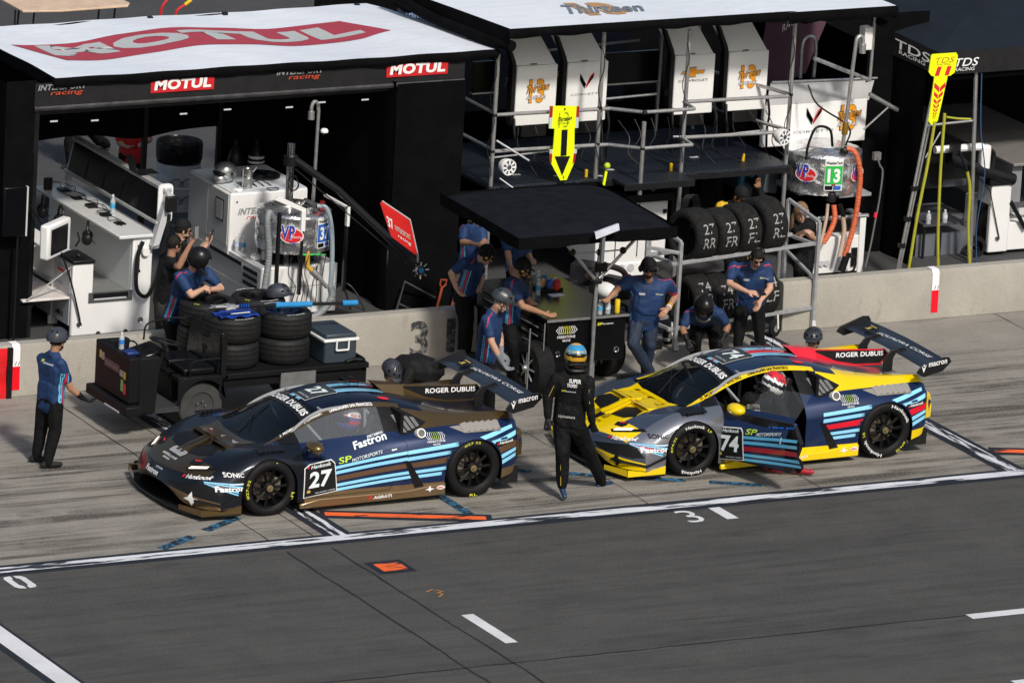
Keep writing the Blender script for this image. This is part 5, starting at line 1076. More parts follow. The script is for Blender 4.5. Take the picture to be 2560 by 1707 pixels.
MB().curve([(2.9, 20.6, .7), (2.92, 20.6, .35), (3.1, 20.6, .08), (3.5, 20.6, .02)], .014).build('leg_brace', BLK2, t)
t = thing('hand_truck', (5.9, 21.9, 0), 'red hand truck with yellow grips poking above the white roof', 'hand truck')
for a, b, c in (((5.74, 21.8, 0), (5.76, 21.8, .3), (5.85, 21.8, .42)), ((5.98, 21.8, .1), (6.0, 21.8, .24), (6.12, 21.8, .32))):
    m = MB(); m.curve([V(a)-V((0, 0, .1)), a, b, c], .02); m.build('frame', RED, t, smooth=True); d = V(c)-V(b); MB().tube([c, V(c)+d.normalized()*.12], .026).build('grip', mat('yellow_grip', (.7, .45, .0), .5), t, smooth=True)
# ================================================================= TYRES
def tyre_thing(c, ax, R, w, label, cat='tyre', group=None, rim=False, worn=True, text=None, name='tyre', rimmat=None):
    t = thing(name, c, label, cat, group); c = V(c); ax = V(ax).normalized(); ri = R*.68
    prof = [(ri, -w/2+.012), (ri+.02, -w/2), (R-.04, -w/2), (R-.012, -w/2+.025), (R, -w/2+.06), (R, w/2-.06), (R-.012, w/2-.025), (R-.04, w/2), (ri+.02, w/2), (ri, w/2-.012)]
    if not rim: prof = [(ri+.03, -w/2+.03)]+prof+[(ri+.03, w/2-.03), (ri+.03, -w/2+.03)]
    m = MB().lathe(prof, c, ax, 56)
    tr = m.build('carcass', mat('worn_slick', (.024, .0235, .023), .8, var=.45, scale=26, bump=.5, bscale=70, spec=.25) if worn else mat('wet_tyre', (.02, .02, .021), .62, var=.3, scale=14, bump=.3, bscale=40), t, smooth=True, ang=50)
    if not worn:
        m = MB()
        for h in (-.09, -.03, .03, .09): m.lathe([(R+.0015, h-.006), (R+.0015, h+.006)], c, ax, 56)
        m.build('tread_groove', mat('groove_black', (.004, .004, .004), .9), tr)
    if rim:
        m = MB().lathe([(ri+.004, w/2-.02), (ri-.01, w/2-.01), (ri-.02, w/2-.03), (ri-.03, w/2-.1), (ri-.03, -w/2+.02)], c, ax, 40)
        e = ax.orthogonal().normalized(); f = ax.cross(e)
        for k in range(10):
            a = 2*pi*k/10
            for s_ in (-.12, .12): m.tube([c+ax*(w/2-.07)+(e*cos(a+s_)+f*sin(a+s_))*.05, c+ax*(w/2-.04)+(e*cos(a+s_*.4)+f*sin(a+s_*.4))*(ri-.015)], [.014, .01], 6)
        m.lathe([(0, w/2-.05), (.06, w/2-.05), (.07, w/2-.08), (.07, w/2-.14)], c, ax, 20); m.build('rim', rimmat or RIM, t, smooth=True)
    return t, tr
def arc_text(m, c, ax, t_, r0, r1, a0, a1, off, mi, bold=.01, e=None):
    c = V(c); ax = V(ax).normalized(); e = e or V((1, 0, 0)); f = ax.cross(e); vs, fs = glyphs(t_, bold)
    m.add([c+ax*off+(e*cos(a0+(a1-a0)*x)+f*sin(a0+(a1-a0)*x))*(r0+(r1-r0)*y) for x, y in vs], fs, mi)
# ================================================================= TOW CART
CB = mat('cart_black', (.011, .011, .012), .6, var=.25, scale=3, spec=.3); VINYL = mat('black_vinyl_seat', (.010, .010, .012), .25, var=.15, bump=.3, bscale=9)
t = thing('utility_cart', (-2.0, 3.55, 0), 'black flatbed utility cart with a steering wheel, carrying the tyre stacks', 'utility cart')
m = MB(); m.box((-3.66, 2.80, .44), (-3.52, 3.74, .985)); m.prism([(-3.52, .30), (-3.30, .30), (-3.26, .98), (-3.52, .985)], 1, 2.80, 2.90); m.prism([(-3.52, .30), (-3.30, .30), (-3.26, .98), (-3.52, .985)], 1, 3.64, 3.74); m.build('dash', CB, t, bevel=.012)
m = MB(); m.box((-3.72, 2.72, .30), (-3.50, 3.85, .42)); m.build('front_bumper', CB, t, bevel=.02)
MB().box((-3.73, 2.9, .31), (-3.72, 3.3, .325)).build('bumper_strip', mat('scuffed_strip', (.5, .5, .5), .5), t)
m = MB(); m.box((-3.55, 2.88, .27), (-2.95, 3.8, .33)); m.build('floor_pan', mat('floor_mat_black', (.03, .03, .032), .7, bump=.5, bscale=60), t)
m = MB(); m.prism([(-2.96, .28), (-2.96, .60), (-2.88, .655), (-2.38, .655), (-2.38, .45), (-2.34, .40)]+[(-2.62+.30*cos(a), .32+.30*sin(a)) for a in [RD(d) for d in range(30, 166, 15)]]+[(-2.92, .28)], 1, 2.90, 2.93); m.box((-2.95, 3.14, .35), (-2.3, 3.85, .66)); m.box((-2.95, 2.93, .6), (-2.3, 3.2, .66)); m.build('seat_body', CB, t, bevel=.006)
for y0, y1 in ((2.98, 3.36), (3.42, 3.8)):
    s_ = MB().box((-2.86, y0, .66), (-2.44, y1, .75)).build('seat', VINYL, t, bevel=.03, seg=3)
MB().box((-3.2, 3.4, .60), (-2.88, 3.82, .86), rot=Matrix.Rotation(RD(-14), 3, 'Y')).build('passenger_box', VINYL, t, bevel=.03)
MB().prism([(-2.44, .66), (-2.36, .66), (-2.33, 1.16), (-2.39, 1.17)], 1, 2.96, 3.82).build('seat_back', VINYL, t, bevel=.02)
m = MB(); m.box((-2.40, 2.92, .62), (-2.33, 2.98, 1.15)); m.box((-2.41, 2.915, 1.02), (-2.36, 2.98, 1.14)); m.build('back_post', CB, t, bevel=.006)
m = MB(); m.curve([(-2.80, 2.93, .66), (-2.80, 2.92, .80), (-2.74, 2.92, .86), (-2.42, 2.92, .87)], .012); m.curve([(-3.0, 3.82, .9), (-2.95, 3.84, 1.08), (-2.7, 3.84, 1.13), (-2.45, 3.82, 1.13)], .012); m.build('arm_rail', CB, t, smooth=True)
m = MB(); m.tube([(-3.12, 3.3, .35), (-2.96, 3.32, .95)], .025, 10); m.build('steering_column', CB, t, smooth=True)
m = MB(); ax = V((.25, .05, 1)).normalized(); e = V((0, 1, 0)); e = (e-ax*e.dot(ax)).normalized(); f = ax.cross(e); c = V((-2.94, 3.35, 1.0))
m.tube([c+(e*cos(a)+f*sin(a))*.185 for a in [2*pi*k/28 for k in range(29)]], .015, 8, cap=False)
for k in range(3): a = k*2.1+.5; m.tube([c-ax*.04, c+(e*cos(a)+f*sin(a))*.18], .011, 6)
m.ball(c-ax*.035, (.05, .05, .025)); m.build('steering_wheel', BLK2, t, smooth=True)
MB().box((-2.36, 2.93, .595), (-.43, 4.2, .66)).build('flatbed', CB, t, bevel=.008)
m = MB(); m.box((-2.36, 2.97, .48), (-.46, 3.0, .60)); m.box((-.50, 2.97, .40), (-.44, 4.15, .6)); m.box((-1.55, 2.96, .33), (-.46, 2.99, .55)); m.build('bed_skirt', CB, t, bevel=.005)
MB().box((-1.60, 2.925, .36), (-1.14, 2.955, .62)).build('aluminium_panel', mat('alu_sheet', (.26, .26, .26), .4, metal=.5, var=.15, scale=9), t)
m = MB(); m.curve([(-.72, 2.98, .68), (-.6, 2.98, .70), (-.47, 3.0, .68), (-.46, 3.3, .68)], .022); m.build('tie_strap', BLACK, t, smooth=True)
m = MB(); Q = lambda y0, y1, z0, z1, mi: m.quad((-3.664, y0, z0), (-3.664, y1, z0), (-3.664, y1, z1), (-3.664, y0, z1), mi)
Q(3.56, 3.62, .80, .89, 0); Q(3.48, 3.56, .79, .88, 1); Q(3.06, 3.47, .74, .84, 2); Q(2.94, 3.05, .72, .80, 1); Q(2.88, 2.94, .71, .80, 0); Q(2.94, 3.01, .55, .69, 3); Q(2.865, 2.93, .53, .66, 4)
m.text('MOTOR-CADDY', (-3.667, 3.45, .765), (0, -1, 0), (0, 0, 1), .36, .04, 1); m.build('dash_sticker', [mat('amber_sticker', (.6, .4, .02), .5), mat('grey_sticker', (.3, .29, .28), .5, var=.3, scale=30), mat('brown_sticker', (.07, .05, .05), .5, var=.5, scale=40), mat('green_sticker', (.2, .45, .15), .5, var=.3, scale=40), REDL], t)
for x, y in ((-2.62, 2.97), (-.95, 3.02), (-2.62, 3.95), (-.95, 3.95)):
    ww = MB().lathe([(.10, -.1), (.26, -.1), (.285, -.07), (.285, -.02), (.27, 0), (.17, .0), (.16, -.015), (.10, -.03), (0, -.03)], (x, y, .285), (0, -1, 0), 36).build('wheel', mat('cart_tyre', (.04, .04, .039), .8, var=.2), t, smooth=True)
    m = MB()
    for k in range(5): a = k*2*pi/5; m.ball((x+.06*cos(a), y-.002, .285+.06*sin(a)), .012, u=6, v=4)
    m.build('wheel_stud', CHROME, ww)
# stacks of mounted wet tyres on the bed
SG = 'tyres stacked on the utility cart'
sp_ = [(-2.08, 3.36), (-1.39, 3.36), (-2.08, 4.02), (-1.42, 4.02)]; nm = ['stack under the blue bag', 'front stack beside the cooler', 'rear stack under the leaning man', 'rear stack under the bicycle helmet']
BLRIM = mat('blue_tinted_rim', (.01, .02, .05), .2, metal=.6)
for i, (x, y) in enumerate(sp_):
    for k in range(2 if i < 3 else 2):
        R = .345 if i in (0, 2) else .33
        t, tr = tyre_thing((x+.01*k, y, .815+.312*k), (0, 0, 1), R, .305, ('lower' if k == 0 else 'upper')+' wet tyre in the '+nm[i], group=SG, rim=(k == 1), worn=False, rimmat=BLRIM if i == 1 else None)
        if k == 1:
            m = MB(); arc_text(m, (x, y, .815+.312), (0, 0, 1), 'Hankook', R-.05, R-.02, RD(120), RD(70), .1545, 0, .02); arc_text(m, (x, y, .815+.312), (0, 0, 1), 'Hankook', R-.05, R-.02, RD(300), RD(250), .1545, 0, .02)
            if i >= 2: arc_text(m, (x, y, .815+.312), (0, 0, 1), 'RR', R-.06, R-.02, RD(225), RD(212), .1545, 1)
            m.build('sidewall_lettering', [WHT, YELT], t)
t = thing('drawstring_bag', (-2.1, 3.2, 1.28), 'glossy blue bag draped over the rim of the front tyre stack', 'bag')
m = MB(); m.grid(lambda u, w: (-2.34+.52*u, 3.10+.30*w, 1.30+.03*sin(u*pi)*sin(w*pi)+.012*sin(u*17+w*9)), 24, 16); m.build('bag_cloth', mat('blue_satin', (.01, .04, .26), .22, var=.2, bump=.4, bscale=9), t, smooth=True); m = MB(); m.text('sparco', (-2.22, 3.12, 1.335), (1, 0, 0), (0, 1, 0), .3, .05, bold=.02) if False else m.quad((-2.2, 3.12, 1.338), (-1.95, 3.12, 1.342), (-1.95, 3.15, 1.345), (-2.2, 3.15, 1.34)); m.build('bag_print', WHT, t)
t = thing('jack_bar', (-1.5, 3.1, 1.38), 'long black bar with blue foam sleeves and a silver hook lying across the tyres', 'jack bar')
P = lambda x: V((x, 3.1, 1.45-.047*(x+2.43)))
MB().tube([P(-2.05), P(-.53)], .021, 10).build('bar', BLK2, t, smooth=True)
for a, b in ((-1.64, -1.16), (-.75, -.55)): MB().tube([P(a), P(b)], .034, 12).build('foam_sleeve', BLUEFOAM, t, smooth=True)
m = MB(); m.tube([P(-2.43), P(-2.15)], .014, 8); m.tube([P(-2.3)+V((0, -.03, -.03)), P(-2.13)], .02, 8); m.box(P(-2.22)-V((.05, .03, .03)), P(-2.22)+V((.05, .03, .02))); m.build('hook', ALU, t); m = MB()
for k in range(5): m.tube([P(-2.13+.03*k), P(-2.115+.03*k)], .03, 10)
m.build('blue_collar', mat('blue_anodised', (.01, .08, .4), .3, metal=.5), t)
def bike_helmet(c, rz, label, name='bicycle_helmet'):
    t = thing(name, c, label, 'helmet'); m = MB(); helmet_shell(m, V(c), Matrix.Rotation(rz, 3, 'Z'), 1.0); m.build('shell', mat('matte_black_helmet', (.035, .04, .05), .35, var=.15), t, smooth=True, ang=60); m = MB(); helmet_vents(m, V(c), Matrix.Rotation(rz, 3, 'Z'), 1.0); m.build('vent', mat('vent_black', (.002, .002, .002), .9), t)
def helmet_shell(m, c, R, s, peak=True):
    """cycling helmet centred on the head c, front along R*(0,-1,0)"""
    def fn(u, w):
        a, b = 2*pi*u, w*pi*.56; k = 1+.035*max(0, sin(a*1-pi/2))*sin(b); rr = sin(b); ridge = 1+.025*cos(a*7)*sin(b*1.6)
        p = V((.118*rr*cos(a)*ridge, .15*rr*sin(a)*k*ridge, .125*cos(b)+.03))
        if b > 1.45: p.z += .02*sin(a)*-1
        return c+(R @ p)*s
    m.grid(fn, 36, 12)
    if peak: m.add([c+(R @ V(p))*s for p in ((-.09, -.115, .035), (.09, -.115, .035), (.065, -.185, .025), (-.065, -.185, .025), (0, -.13, .05), (0, -.195, .032))], [(0, 4, 5, 3), (4, 1, 2, 5)])
def helmet_vents(m, c, R, s):
    for k, (a, b, ln, wd) in enumerate([(-1.57+d*.45, .55, .5, .09) for d in (-2, -1, 0, 1, 2)]+[(-1.57+d*.6, 1.12, .22, .14) for d in (-2, -1, 0, 1, 2)]+[(1.57+d*.6, .9, .3, .1) for d in (-1, 0, 1)]):
        pts = []
        for da, db in ((-wd, 0), (-wd*.5, -ln/2), (wd*.5, -ln/2), (wd, 0), (wd*.5, ln/2), (-wd*.5, ln/2)):
            aa, bb = a+da, b+db; rr = sin(bb); p = V((.118*rr*cos(aa), .15*rr*sin(aa), .125*cos(bb)+.03))*1.035; p.z -= .001; pts.append(c+(R @ p)*s)
        m.add(pts, [tuple(range(6))])
bike_helmet((-1.22, 3.85, 1.30), RD(60), 'matte black bicycle helmet resting on the rear tyre stack')
t = thing('cooler_box', (-.75, 3.2, .66), 'dark grey cooler with a white rim and handle on the cart bed', 'cooler')
CG = mat('cooler_grey', (.035, .05, .065), .4, var=.08)
MB().rbox((-1.0, 3.0, .665), (-.57, 3.62, .93), .03, ax=2).build('tub', CG, t, bevel=.012)
MB().box((-1.02, 2.98, .93), (-.55, 3.64, .965)).build('rim_band', WHITE, t, bevel=.008)
m = MB(); m.prism([(-1.0, .965), (-.57, .965), (-.59, 1.02), (-.98, 1.02)], 1, 3.0, 3.62); m.build('lid', CG, t, bevel=.014)
m = MB()
for a, b in (((-.86, 2.965, .83), (-.86, 2.965, .955)), ((-.70, 2.965, .83), (-.70, 2.965, .955)), ((-.86, 2.965, .83), (-.70, 2.965, .83))): m.tube([a, b], .012, 6)
m.build('handle', WHITE, t)
bottle(-3.56, 3.25, .985, 'water bottle on top of the utility cart dash', (.03, .2, .6), .033, .2)
t = thing('blue_clamp', (-3.5, 3.05, .985), 'blue tool with a black loop handle on the cart dash', 'tool'); MB().box((-3.62, 2.95, .985), (-3.46, 3.12, 1.02)).build('tool_body', mat('deep_blue_plastic', (.01, .03, .15), .4), t, bevel=.01); MB().curve([(-3.6, 3.1, 1.0), (-3.56, 3.05, 1.13), (-3.5, 2.98, 1.12), (-3.46, 2.95, 1.0)], .011).build('loop', BLACK, t)
# ================================================================= TEAM CART WITH SMALL CANOPY
t = thing('pit_wagon', (2.6, 3.8, 0), 'black tool wagon with curved-bar logo, standing under the small black canopy', 'tool wagon')
MB().box((2.06, 3.10, .38), (3.14, 4.95, .93)).build('wagon_body', mat('gloss_black', (.008, .008, .009), .3, var=.1), t, bevel=.012)
MB().box((2.04, 3.07, .925), (3.16, 4.98, .955)).build('wagon_top', mat('dark_steel_top', (.018, .018, .018), .3, metal=.3, var=.3, scale=4), t, bevel=.006)
m = MB(); m.box((2.035, 3.063, .925), (3.165, 3.072, .955)); m.build('top_edge', STEEL, t)
m = MB(); 
for z in (.45, .56, .67, .78): m.box((2.04, 3.2, z), (2.06, 4.8, z+.08))
dw = m.build('side_drawers', BLK2, t, bevel=.003); m = MB(); 
for z in (.47, .58, .69, .80): m.box((2.03, 3.3, z), (2.04, 4.7, z+.012))
m.build('drawer_edge', ALU, dw)
m = MB(); m.box((1.78, 3.02, .0), (1.79, 3.04, .88)); m.tube([(2.0, 3.06, .36), (2.0, 3.06, .92)], .008); m.build('corner_strip', STEEL, t)
m = MB(); 
for x in (2.22, 3.03): m.lathe([(.0, .003), (.024, .003), (.032, .012), (.04, .0)], (x, 3.098, .51), (0, -1, 0), 20)
m.build('tie_down_ring', CHROME, t, smooth=True)
m = MB()
for k in range(10):
    xx = 2.215+.215*(k+.5)/10; s_ = (k-4.5)*.0065; b_ = .0042; z, h = .755, .10
    m.add([(p[0], 3.092, p[1]) for p in ((xx-b_, z+h), (xx+b_, z+h), (xx+b_+s_*1.6, z+h*.5), (xx+b_, z), (xx-b_, z), (xx-b_+s_*1.6, z+h*.5))], [(0, 1, 2, 3, 4, 5)], 1 if 3 <= k <= 6 else 0)
m.text('FREESTONE', (2.20, 3.092, .705), (1, 0, 0), (0, 0, 1), .245, .032, 0, bold=.01); m.text('GROVE', (2.27, 3.092, .66), (1, 0, 0), (0, 0, 1), .11, .028, 0, bold=.01)
m.text('SP', (2.74, 3.092, .83), (1, 0, 0), (0, 0, 1), .07, .035, 1, bold=.03, skew=.2); m.text('MOTORSPORTS', (2.815, 3.092, .835), (1, 0, 0), (0, 0, 1), .15, .017, 0, bold=.01); m.build('wagon_lettering', [WHT, mat('yellow_lettering', (.7, .68, .05), .5, var=0)], t)
for x, y in ((1.98, 3.25), (3.22, 3.75)):
    m = MB().lathe([(.2, -.12), (.30, -.12), (.325, -.09), (.325, .09), (.30, .12), (.2, .12), (.2, -.12)], (x, y, .325), (-1, -.12, 0), 40); w_ = m.build('wheel', RUBBER, t, smooth=True)
    m = MB()
    for k in range(8): a = k*pi/4; m.tube([V((x-.1, y, .325)), V((x-.09, y, .325))+V((0, cos(a), sin(a)))*.2], .012, 6)
    m.ball((x-.12, y, .325), .035); m.build('spokes', STEEL, w_, smooth=True)
m = MB(); m.box((2.73, 3.15, 0), (2.77, 3.2, .38)); m.box((2.78, 3.3, 0), (2.82, 3.35, .38)); m.build('stand_leg', STEEL, t)
t = thing('small_canopy', (2.3, 3.3, 0), 'small square black canopy on a single silver mast with two braces', 'canopy')
def zc(x, y): return 2.26+.02*(y-2.4)+.03*sin((x-1.1)/2.2*pi)*sin((y-2.35)/2*pi)
MB().grid(lambda u, w: (1.19+2.13*u, 2.35+2.02*w, zc(1.19+2.13*u, 2.35+2.02*w)-.045*(abs(2*u-1)**6)-.045*(abs(2*w-1)**6)), 24, 24).build('canopy_top', mat('black_canopy', (.015, .017, .023), .9, var=.25, bump=.7, bscale=5, spec=.1), t, smooth=True)
m = MB(); C4 = [V((1.175, 2.33)), V((3.335, 2.33)), V((3.335, 4.39)), V((1.175, 4.39))]
for k in range(4):
    a, b = C4[k], C4[(k+1) % 4]; m.grid(lambda u, w: (*(a+(b-a)*u), zc(*(a+(b-a)*u))-.028-(.14+.012*sin(u*9)+.006*sin(u*31))*w), 40, 3)
m.build('canopy_skirt', CLOTHB, t, smooth=True)
m = MB(); m.tube([(2.64, 3.0, 0), (2.64, 3.0, 1.46)], .026, 12); m.tube([(2.64, 3.0, 1.46), (2.68, 3.0, 2.1)], .022, 12); m.build('mast', STEEL, t, smooth=True)
m = MB(); m.tube([(2.64, 3.0, 1.42), (2.1, 2.95, 2.0)], .02, 10); m.tube([(2.64, 3.0, 1.42), (3.25, 3.0, 2.02)], .02, 10); m.tube([(2.30, 2.97, 1.79), (2.98, 3.0, 1.79)], .01, 8); m.build('brace', mat('bright_tube', (.62, .62, .62), .3, metal=.7), t, smooth=True)
m = MB()
for p in ((2.64, 3.0, 1.43), (2.26, 2.96, 1.82), (2.98, 3.0, 1.78), (2.66, 3.0, 1.78)): m.ball(p, .045, u=10, v=6)
m.box((2.60, 2.93, 1.55), (2.74, 2.99, 1.66)); m.lathe([(.07, 0), (.07, .03), (.03, .04)], (2.64, 3.0, 1.40), (0, 0, 1), 16); m.tube([(2.6, 2.96, 1.4), (2.57, 2.95, 1.1), (2.6, 2.96, .6), (2.55, 2.95, .3)], .006, 5); m.build('mast_joint', BLK2, t, smooth=True)
t = thing('antenna_panel', (2.5, 2.6, 1.7), 'flat light grey antenna panel in front of the small canopy', 'antenna')
MB().add([(2.13, 2.2, 2.27), (2.46, 2.22, 2.35), (2.465, 2.2, 2.275), (2.14, 2.18, 2.19), (2.13, 2.23, 2.27), (2.46, 2.25, 2.35)], [(0, 1, 2, 3), (0, 4, 5, 1)]).build('panel', mat('pale_panel', (.5, .53, .6), .4), t); MB().box((2.25, 2.22, 1.88), (2.29, 2.26, 2.24)).build('panel_post', mat('grey_post', (.12, .13, .14), .5), t)
bottle(2.48, 4.16, .955, 'water bottle on the wagon top beside the snack basket', (.02, .3, .55)); bottle(2.66, 4.50, .955, 'farthest water bottle on the black wagon top, behind the snacks', (.3, .5, .6)); 
bottle(2.80, 3.16, .955, 'left of two small water bottles at the front edge of the wagon top', (.04, .35, .6), .034, .17); bottle(2.91, 3.16, .955, 'right of two small water bottles at the front edge of the wagon top', (.55, .6, .65), .034, .17)
t = thing('energy_drink_can', (3.03, 3.15, .955), 'tall yellow drink can on the corner of the wagon', 'can'); MB().lathe([(0, 0), (.03, 0), (.033, .01), (.033, .15), (.028, .165), (0, .165)], (3.04, 3.16, .955), (0, 0, 1), 16).build('can_body', mat('yellow_can', (.7, .5, .02), .3), t, smooth=True)
t = thing('flask', (2.2, 3.88, .955), 'dark steel flask on the wagon beside the pointing man', 'flask'); MB().lathe([(0, 0), (.045, 0), (.045, .26), (.04, .28), (.03, .29), (.03, .32), (0, .32)], (2.2, 3.88, .955), (0, 0, 1), 16).build('flask_body', mat('gun_metal', (.07, .07, .07), .35, metal=.5), t, smooth=True)
t = thing('snack_basket', (2.65, 4.3, .955), 'wire basket of snack bags and red packets on the wagon', 'basket'); MB().box((2.55, 4.2, .957), (2.85, 4.5, 1.0)).build('tray', BLACK, t)
for k, (x, y, c_) in enumerate(((2.6, 4.3, (.5, .3, .1)), (2.68, 4.24, (.04, .1, .4)), (2.76, 4.2, (.6, .04, .02)), (2.7, 4.4, (.05, .12, .3)), (2.8, 4.3, (.55, .5, .45)))): MB().ball((x, y, 1.05), (.055, .04, .08), rot=Matrix.Rotation(k, 3, 'Z') @ Matrix.Rotation(.3, 3, 'X'), u=10, v=7).build('snack_bag', mat('snack%d' % k, c_, .3, var=.4, scale=25), t, smooth=True)
tag(MB().box((2.6, 4.02, .956), (2.78, 4.12, .965)).build('napkin', WHT, None), 'white napkins beside the snack basket', 'napkin')
# ================================================================= TYRE RACK
t = thing('tyre_rack', (5.7, 4.7, 0), 'galvanised two-shelf rack on castors holding chalked slick tyres', 'tyre rack')
RO, RU = V((4.60, 4.42, 0)), V((6.80-4.60, 4.82-4.42, 0)).normalized(); RN = V((-RU.y, RU.x, 0)); RL = 2.24
def rp(s, d, z): return RO+RU*s+RN*d+V((0, 0, z))
def beam(m, a, b, w=.045): m.tube([a, b], w*.7, 4)
def sq(m, a, b, w=.045):
    a, b = V(a), V(b); d = (b-a).normalized(); e = d.cross(V((0, 0, 1))); e = e.normalized() if e.length > .1 else RU.copy(); f = d.cross(e); h = w/2
    v_ = [p+e*i*h+f*j*h for p in (a, b) for i, j in ((-1, -1), (1, -1), (1, 1), (-1, 1))]; m.add(v_, [(0, 1, 2, 3), (7, 6, 5, 4), (0, 4, 5, 1), (1, 5, 6, 2), (2, 6, 7, 3), (3, 7, 4, 0)])
m = MB()
for s in (0, RL):
    sq(m, rp(s, 0, .12), rp(s, 0, 1.40)); sq(m, rp(s, .62, .12), rp(s, .62, 1.55 if s == 0 else 1.55)); sq(m, rp(s, 0, 1.40), rp(s, .20 if False else .62, 1.55), .04)
    sq(m, rp(s, 0, .12), rp(s, -.0, .03), .05)
for z in (.28, 1.12):
    sq(m, rp(-.1, .04, z), rp(RL, .04, z)); sq(m, rp(-.1, .52, z), rp(RL, .52, z))
for s in (0, RL):
    for z in (.26, 1.10): sq(m, rp(s, 0, z), rp(s, .62, z), .04)
for s in (-.3,): sq(m, rp(s, .3, 1.30), rp(s+.3, .0, 1.26), .04); sq(m, rp(s, .3, 1.0), rp(s, .3, 1.48), .035)
sq(m, rp(0, .1, .12), rp(.0, .9, .0), .035); sq(m, rp(RL, .62, .9), rp(RL, 0, .66), .035); sq(m, rp(RL-.45, .62, .28), rp(RL-.45, .62, 1.12), .035)
m.build('rack_frame', ALU, t, bevel=.004)
for s in (0, RL): MB().prism([(rp(s, 0, 0).x-.02, .02), (rp(s, 0, 0).x+.05, .02), (rp(s, 0, 0).x+.02, .13), (rp(s, 0, 0).x-.02, .13)], 1, rp(s, 0, 0).y-.03, rp(s, 0, 0).y+.03).build('rack_foot', mat('bright_foot', (.6, .6, .6), .4), t)
for s in (1.6, .15):
    c = rp(s, -.02 if s > 1 else .3, .11); ww = MB().lathe([(.05, -.03), (.1, -.03), (.115, -.02), (.115, .02), (.1, .03), (.05, .03)], c, (RN.x*-1+.3, RN.y*-1, 0), 28).build('castor', RUBBER, t, smooth=True); m = MB(); m.lathe([(0, .025), (.05, .03), (.06, .028)], c, (RN.x*-1+.3, RN.y*-1, 0), 20); m.tube([c+V((.02, -.05, 0)), c+V((.03, .0, .17))], .016, 6); m.build('castor_fork', STEEL, ww, smooth=True)
chalk = mat('white_chalk', (.3, .3, .29), .9, var=.3, scale=80)
def chalk_on(tr, s, z, R, lines, a0):
    m = MB(); c = rp(s, .28, z)
    for t_, zz, hh, w in lines:
        vs, fs = glyphs(t_, 0); vals = []
        for x, y in vs:
            a = RD(a0)+(zz+hh*y)/R; vals.append(c+RU*(-w/2+w*x+.01*y)-RN*(cos(a)*(R+.003))+V((0, 0, sin(a)*(R+.003))))
        m.add(vals, fs)
    m.build('chalk_writing', chalk, tr)
TG = 'chalk-marked slick tyres on the rack'
for k, (s, t2, R, w) in enumerate(((.41, 'RR', .345, .33), (.79, 'FR', .325, .31), (1.14, 'FL', .335, .31), (1.53, 'RL', .355, .345))):
    t, tr = tyre_thing(rp(s, .28, 1.03+R), RU, R, w, 'worn slick tyre on the top shelf chalked 27 %s' % t2, group=TG); chalk_on(tr, s, 1.03+R, R, (('27', .02, .13, .17), (t2, -.16, .13, .19)), 12)
for k, (s, t2, R, w) in enumerate(((.45, 'RR', .345, .33), (.80, 'FR', .325, .30), (1.14, 'FL', .325, .30), (1.5, 'LF', .34, .31))):
    t, tr = tyre_thing(rp(s, .28, .19+R), RU, R, w, 'worn slick tyre on the bottom shelf chalked 74 %s' % t2, group=TG); chalk_on(tr, s, .19+R, R, (('74', .02 if k != 0 else .08, .13, .17), (t2, -.16 if k != 0 else -.08, .13, .19)), 18)
t = thing('floor_jack', (4.3, 4.6, 0), 'greasy tools and a jack lying on the ground by the rack foot', 'floor jack')
m = MB(); m.box((4.28, 4.55, .0), (4.5, 4.7, .12)); m.tube([(4.2, 4.4, .03), (4.45, 4.55, .05)], .02); m.tube([(4.3, 4.5, .1), (4.42, 4.6, .2)], .03); m.build('jack_body', BLK2, t); MB().tube([(4.1, 4.45, .02), (4.3, 4.35, .03)], .016).build('jack_handle', CHROME, t)
# ================================================================= SCAFFOLD STAND
t = thing('scaffold_stand', (5.5, 7.6, 0), 'silver tube scaffold with a raised dark deck and hand rails', 'scaffold')
def post(x, y, z0, z1_): MB().tube([(x, y, z0), (x, y, z1_)], .028, 12).build('scaffold_post', STEEL, t, smooth=True)
for x, y, a, b in ((3.38, 7.2, 0, 3.2), (4.88, 7.2, 1.5, 3.40), (6.12, 7.2, 0, 3.36), (7.66, 7.2, 0, 3.36), (5.33, 6.83, 1.35, 2.30), (3.42, 8.6, 0, 2.9), (6.0, 9.2, 0, 1.5), (5.0, 9.2, 0, 1.5), (6.85, 9.2, 0, 3.0), (7.4, 9.2, 0, 3.0)): post(x, y, a, b)
def rail(a, b): MB().tube([a, b], .024, 10).build('hand_rail', STEEL, t, smooth=True)
for z in (2.42, 1.95):
    rail((3.38, 7.2, z), (5.03, 7.2, z-.02)); rail((5.03, 7.2, z-.02), (5.33, 6.84, z-.0)); rail((5.33, 6.84, z), (6.05, 6.84, z)); rail((6.05, 6.84, z), (6.1, 7.2, z)); rail((6.1, 7.2, z), (7.66, 7.2, z-.02)); rail((3.38, 7.2, z+.02), (3.42, 8.6, z-.0))
    rail((7.66, 7.2, z), (7.1, 9.2, z))
MB().tube([(3.38, 7.22, 3.14), (3.42, 8.6, 3.0)], .03, 10).build('hand_rail', BLK2, t)
DECK = mat('dark_tread_deck', (.018, .024, .034), .4, metal=.4, bump=1, bscale=60, var=.4, scale=60)
MB().box((3.36, 7.16, 1.45), (7.7, 9.3, 1.50)).build('deck', DECK, t, bevel=.004); MB().box((5.10, 6.80, 1.47), (6.08, 7.15, 1.505)).build('deck', DECK, t, bevel=.004)
m = MB(); m.box((3.36, 7.145, 1.40), (7.7, 7.16, 1.47)); m.box((5.08, 6.785, 1.42), (6.1, 6.8, 1.5)); m.build('deck_edge', BLK2, t)
m = MB()
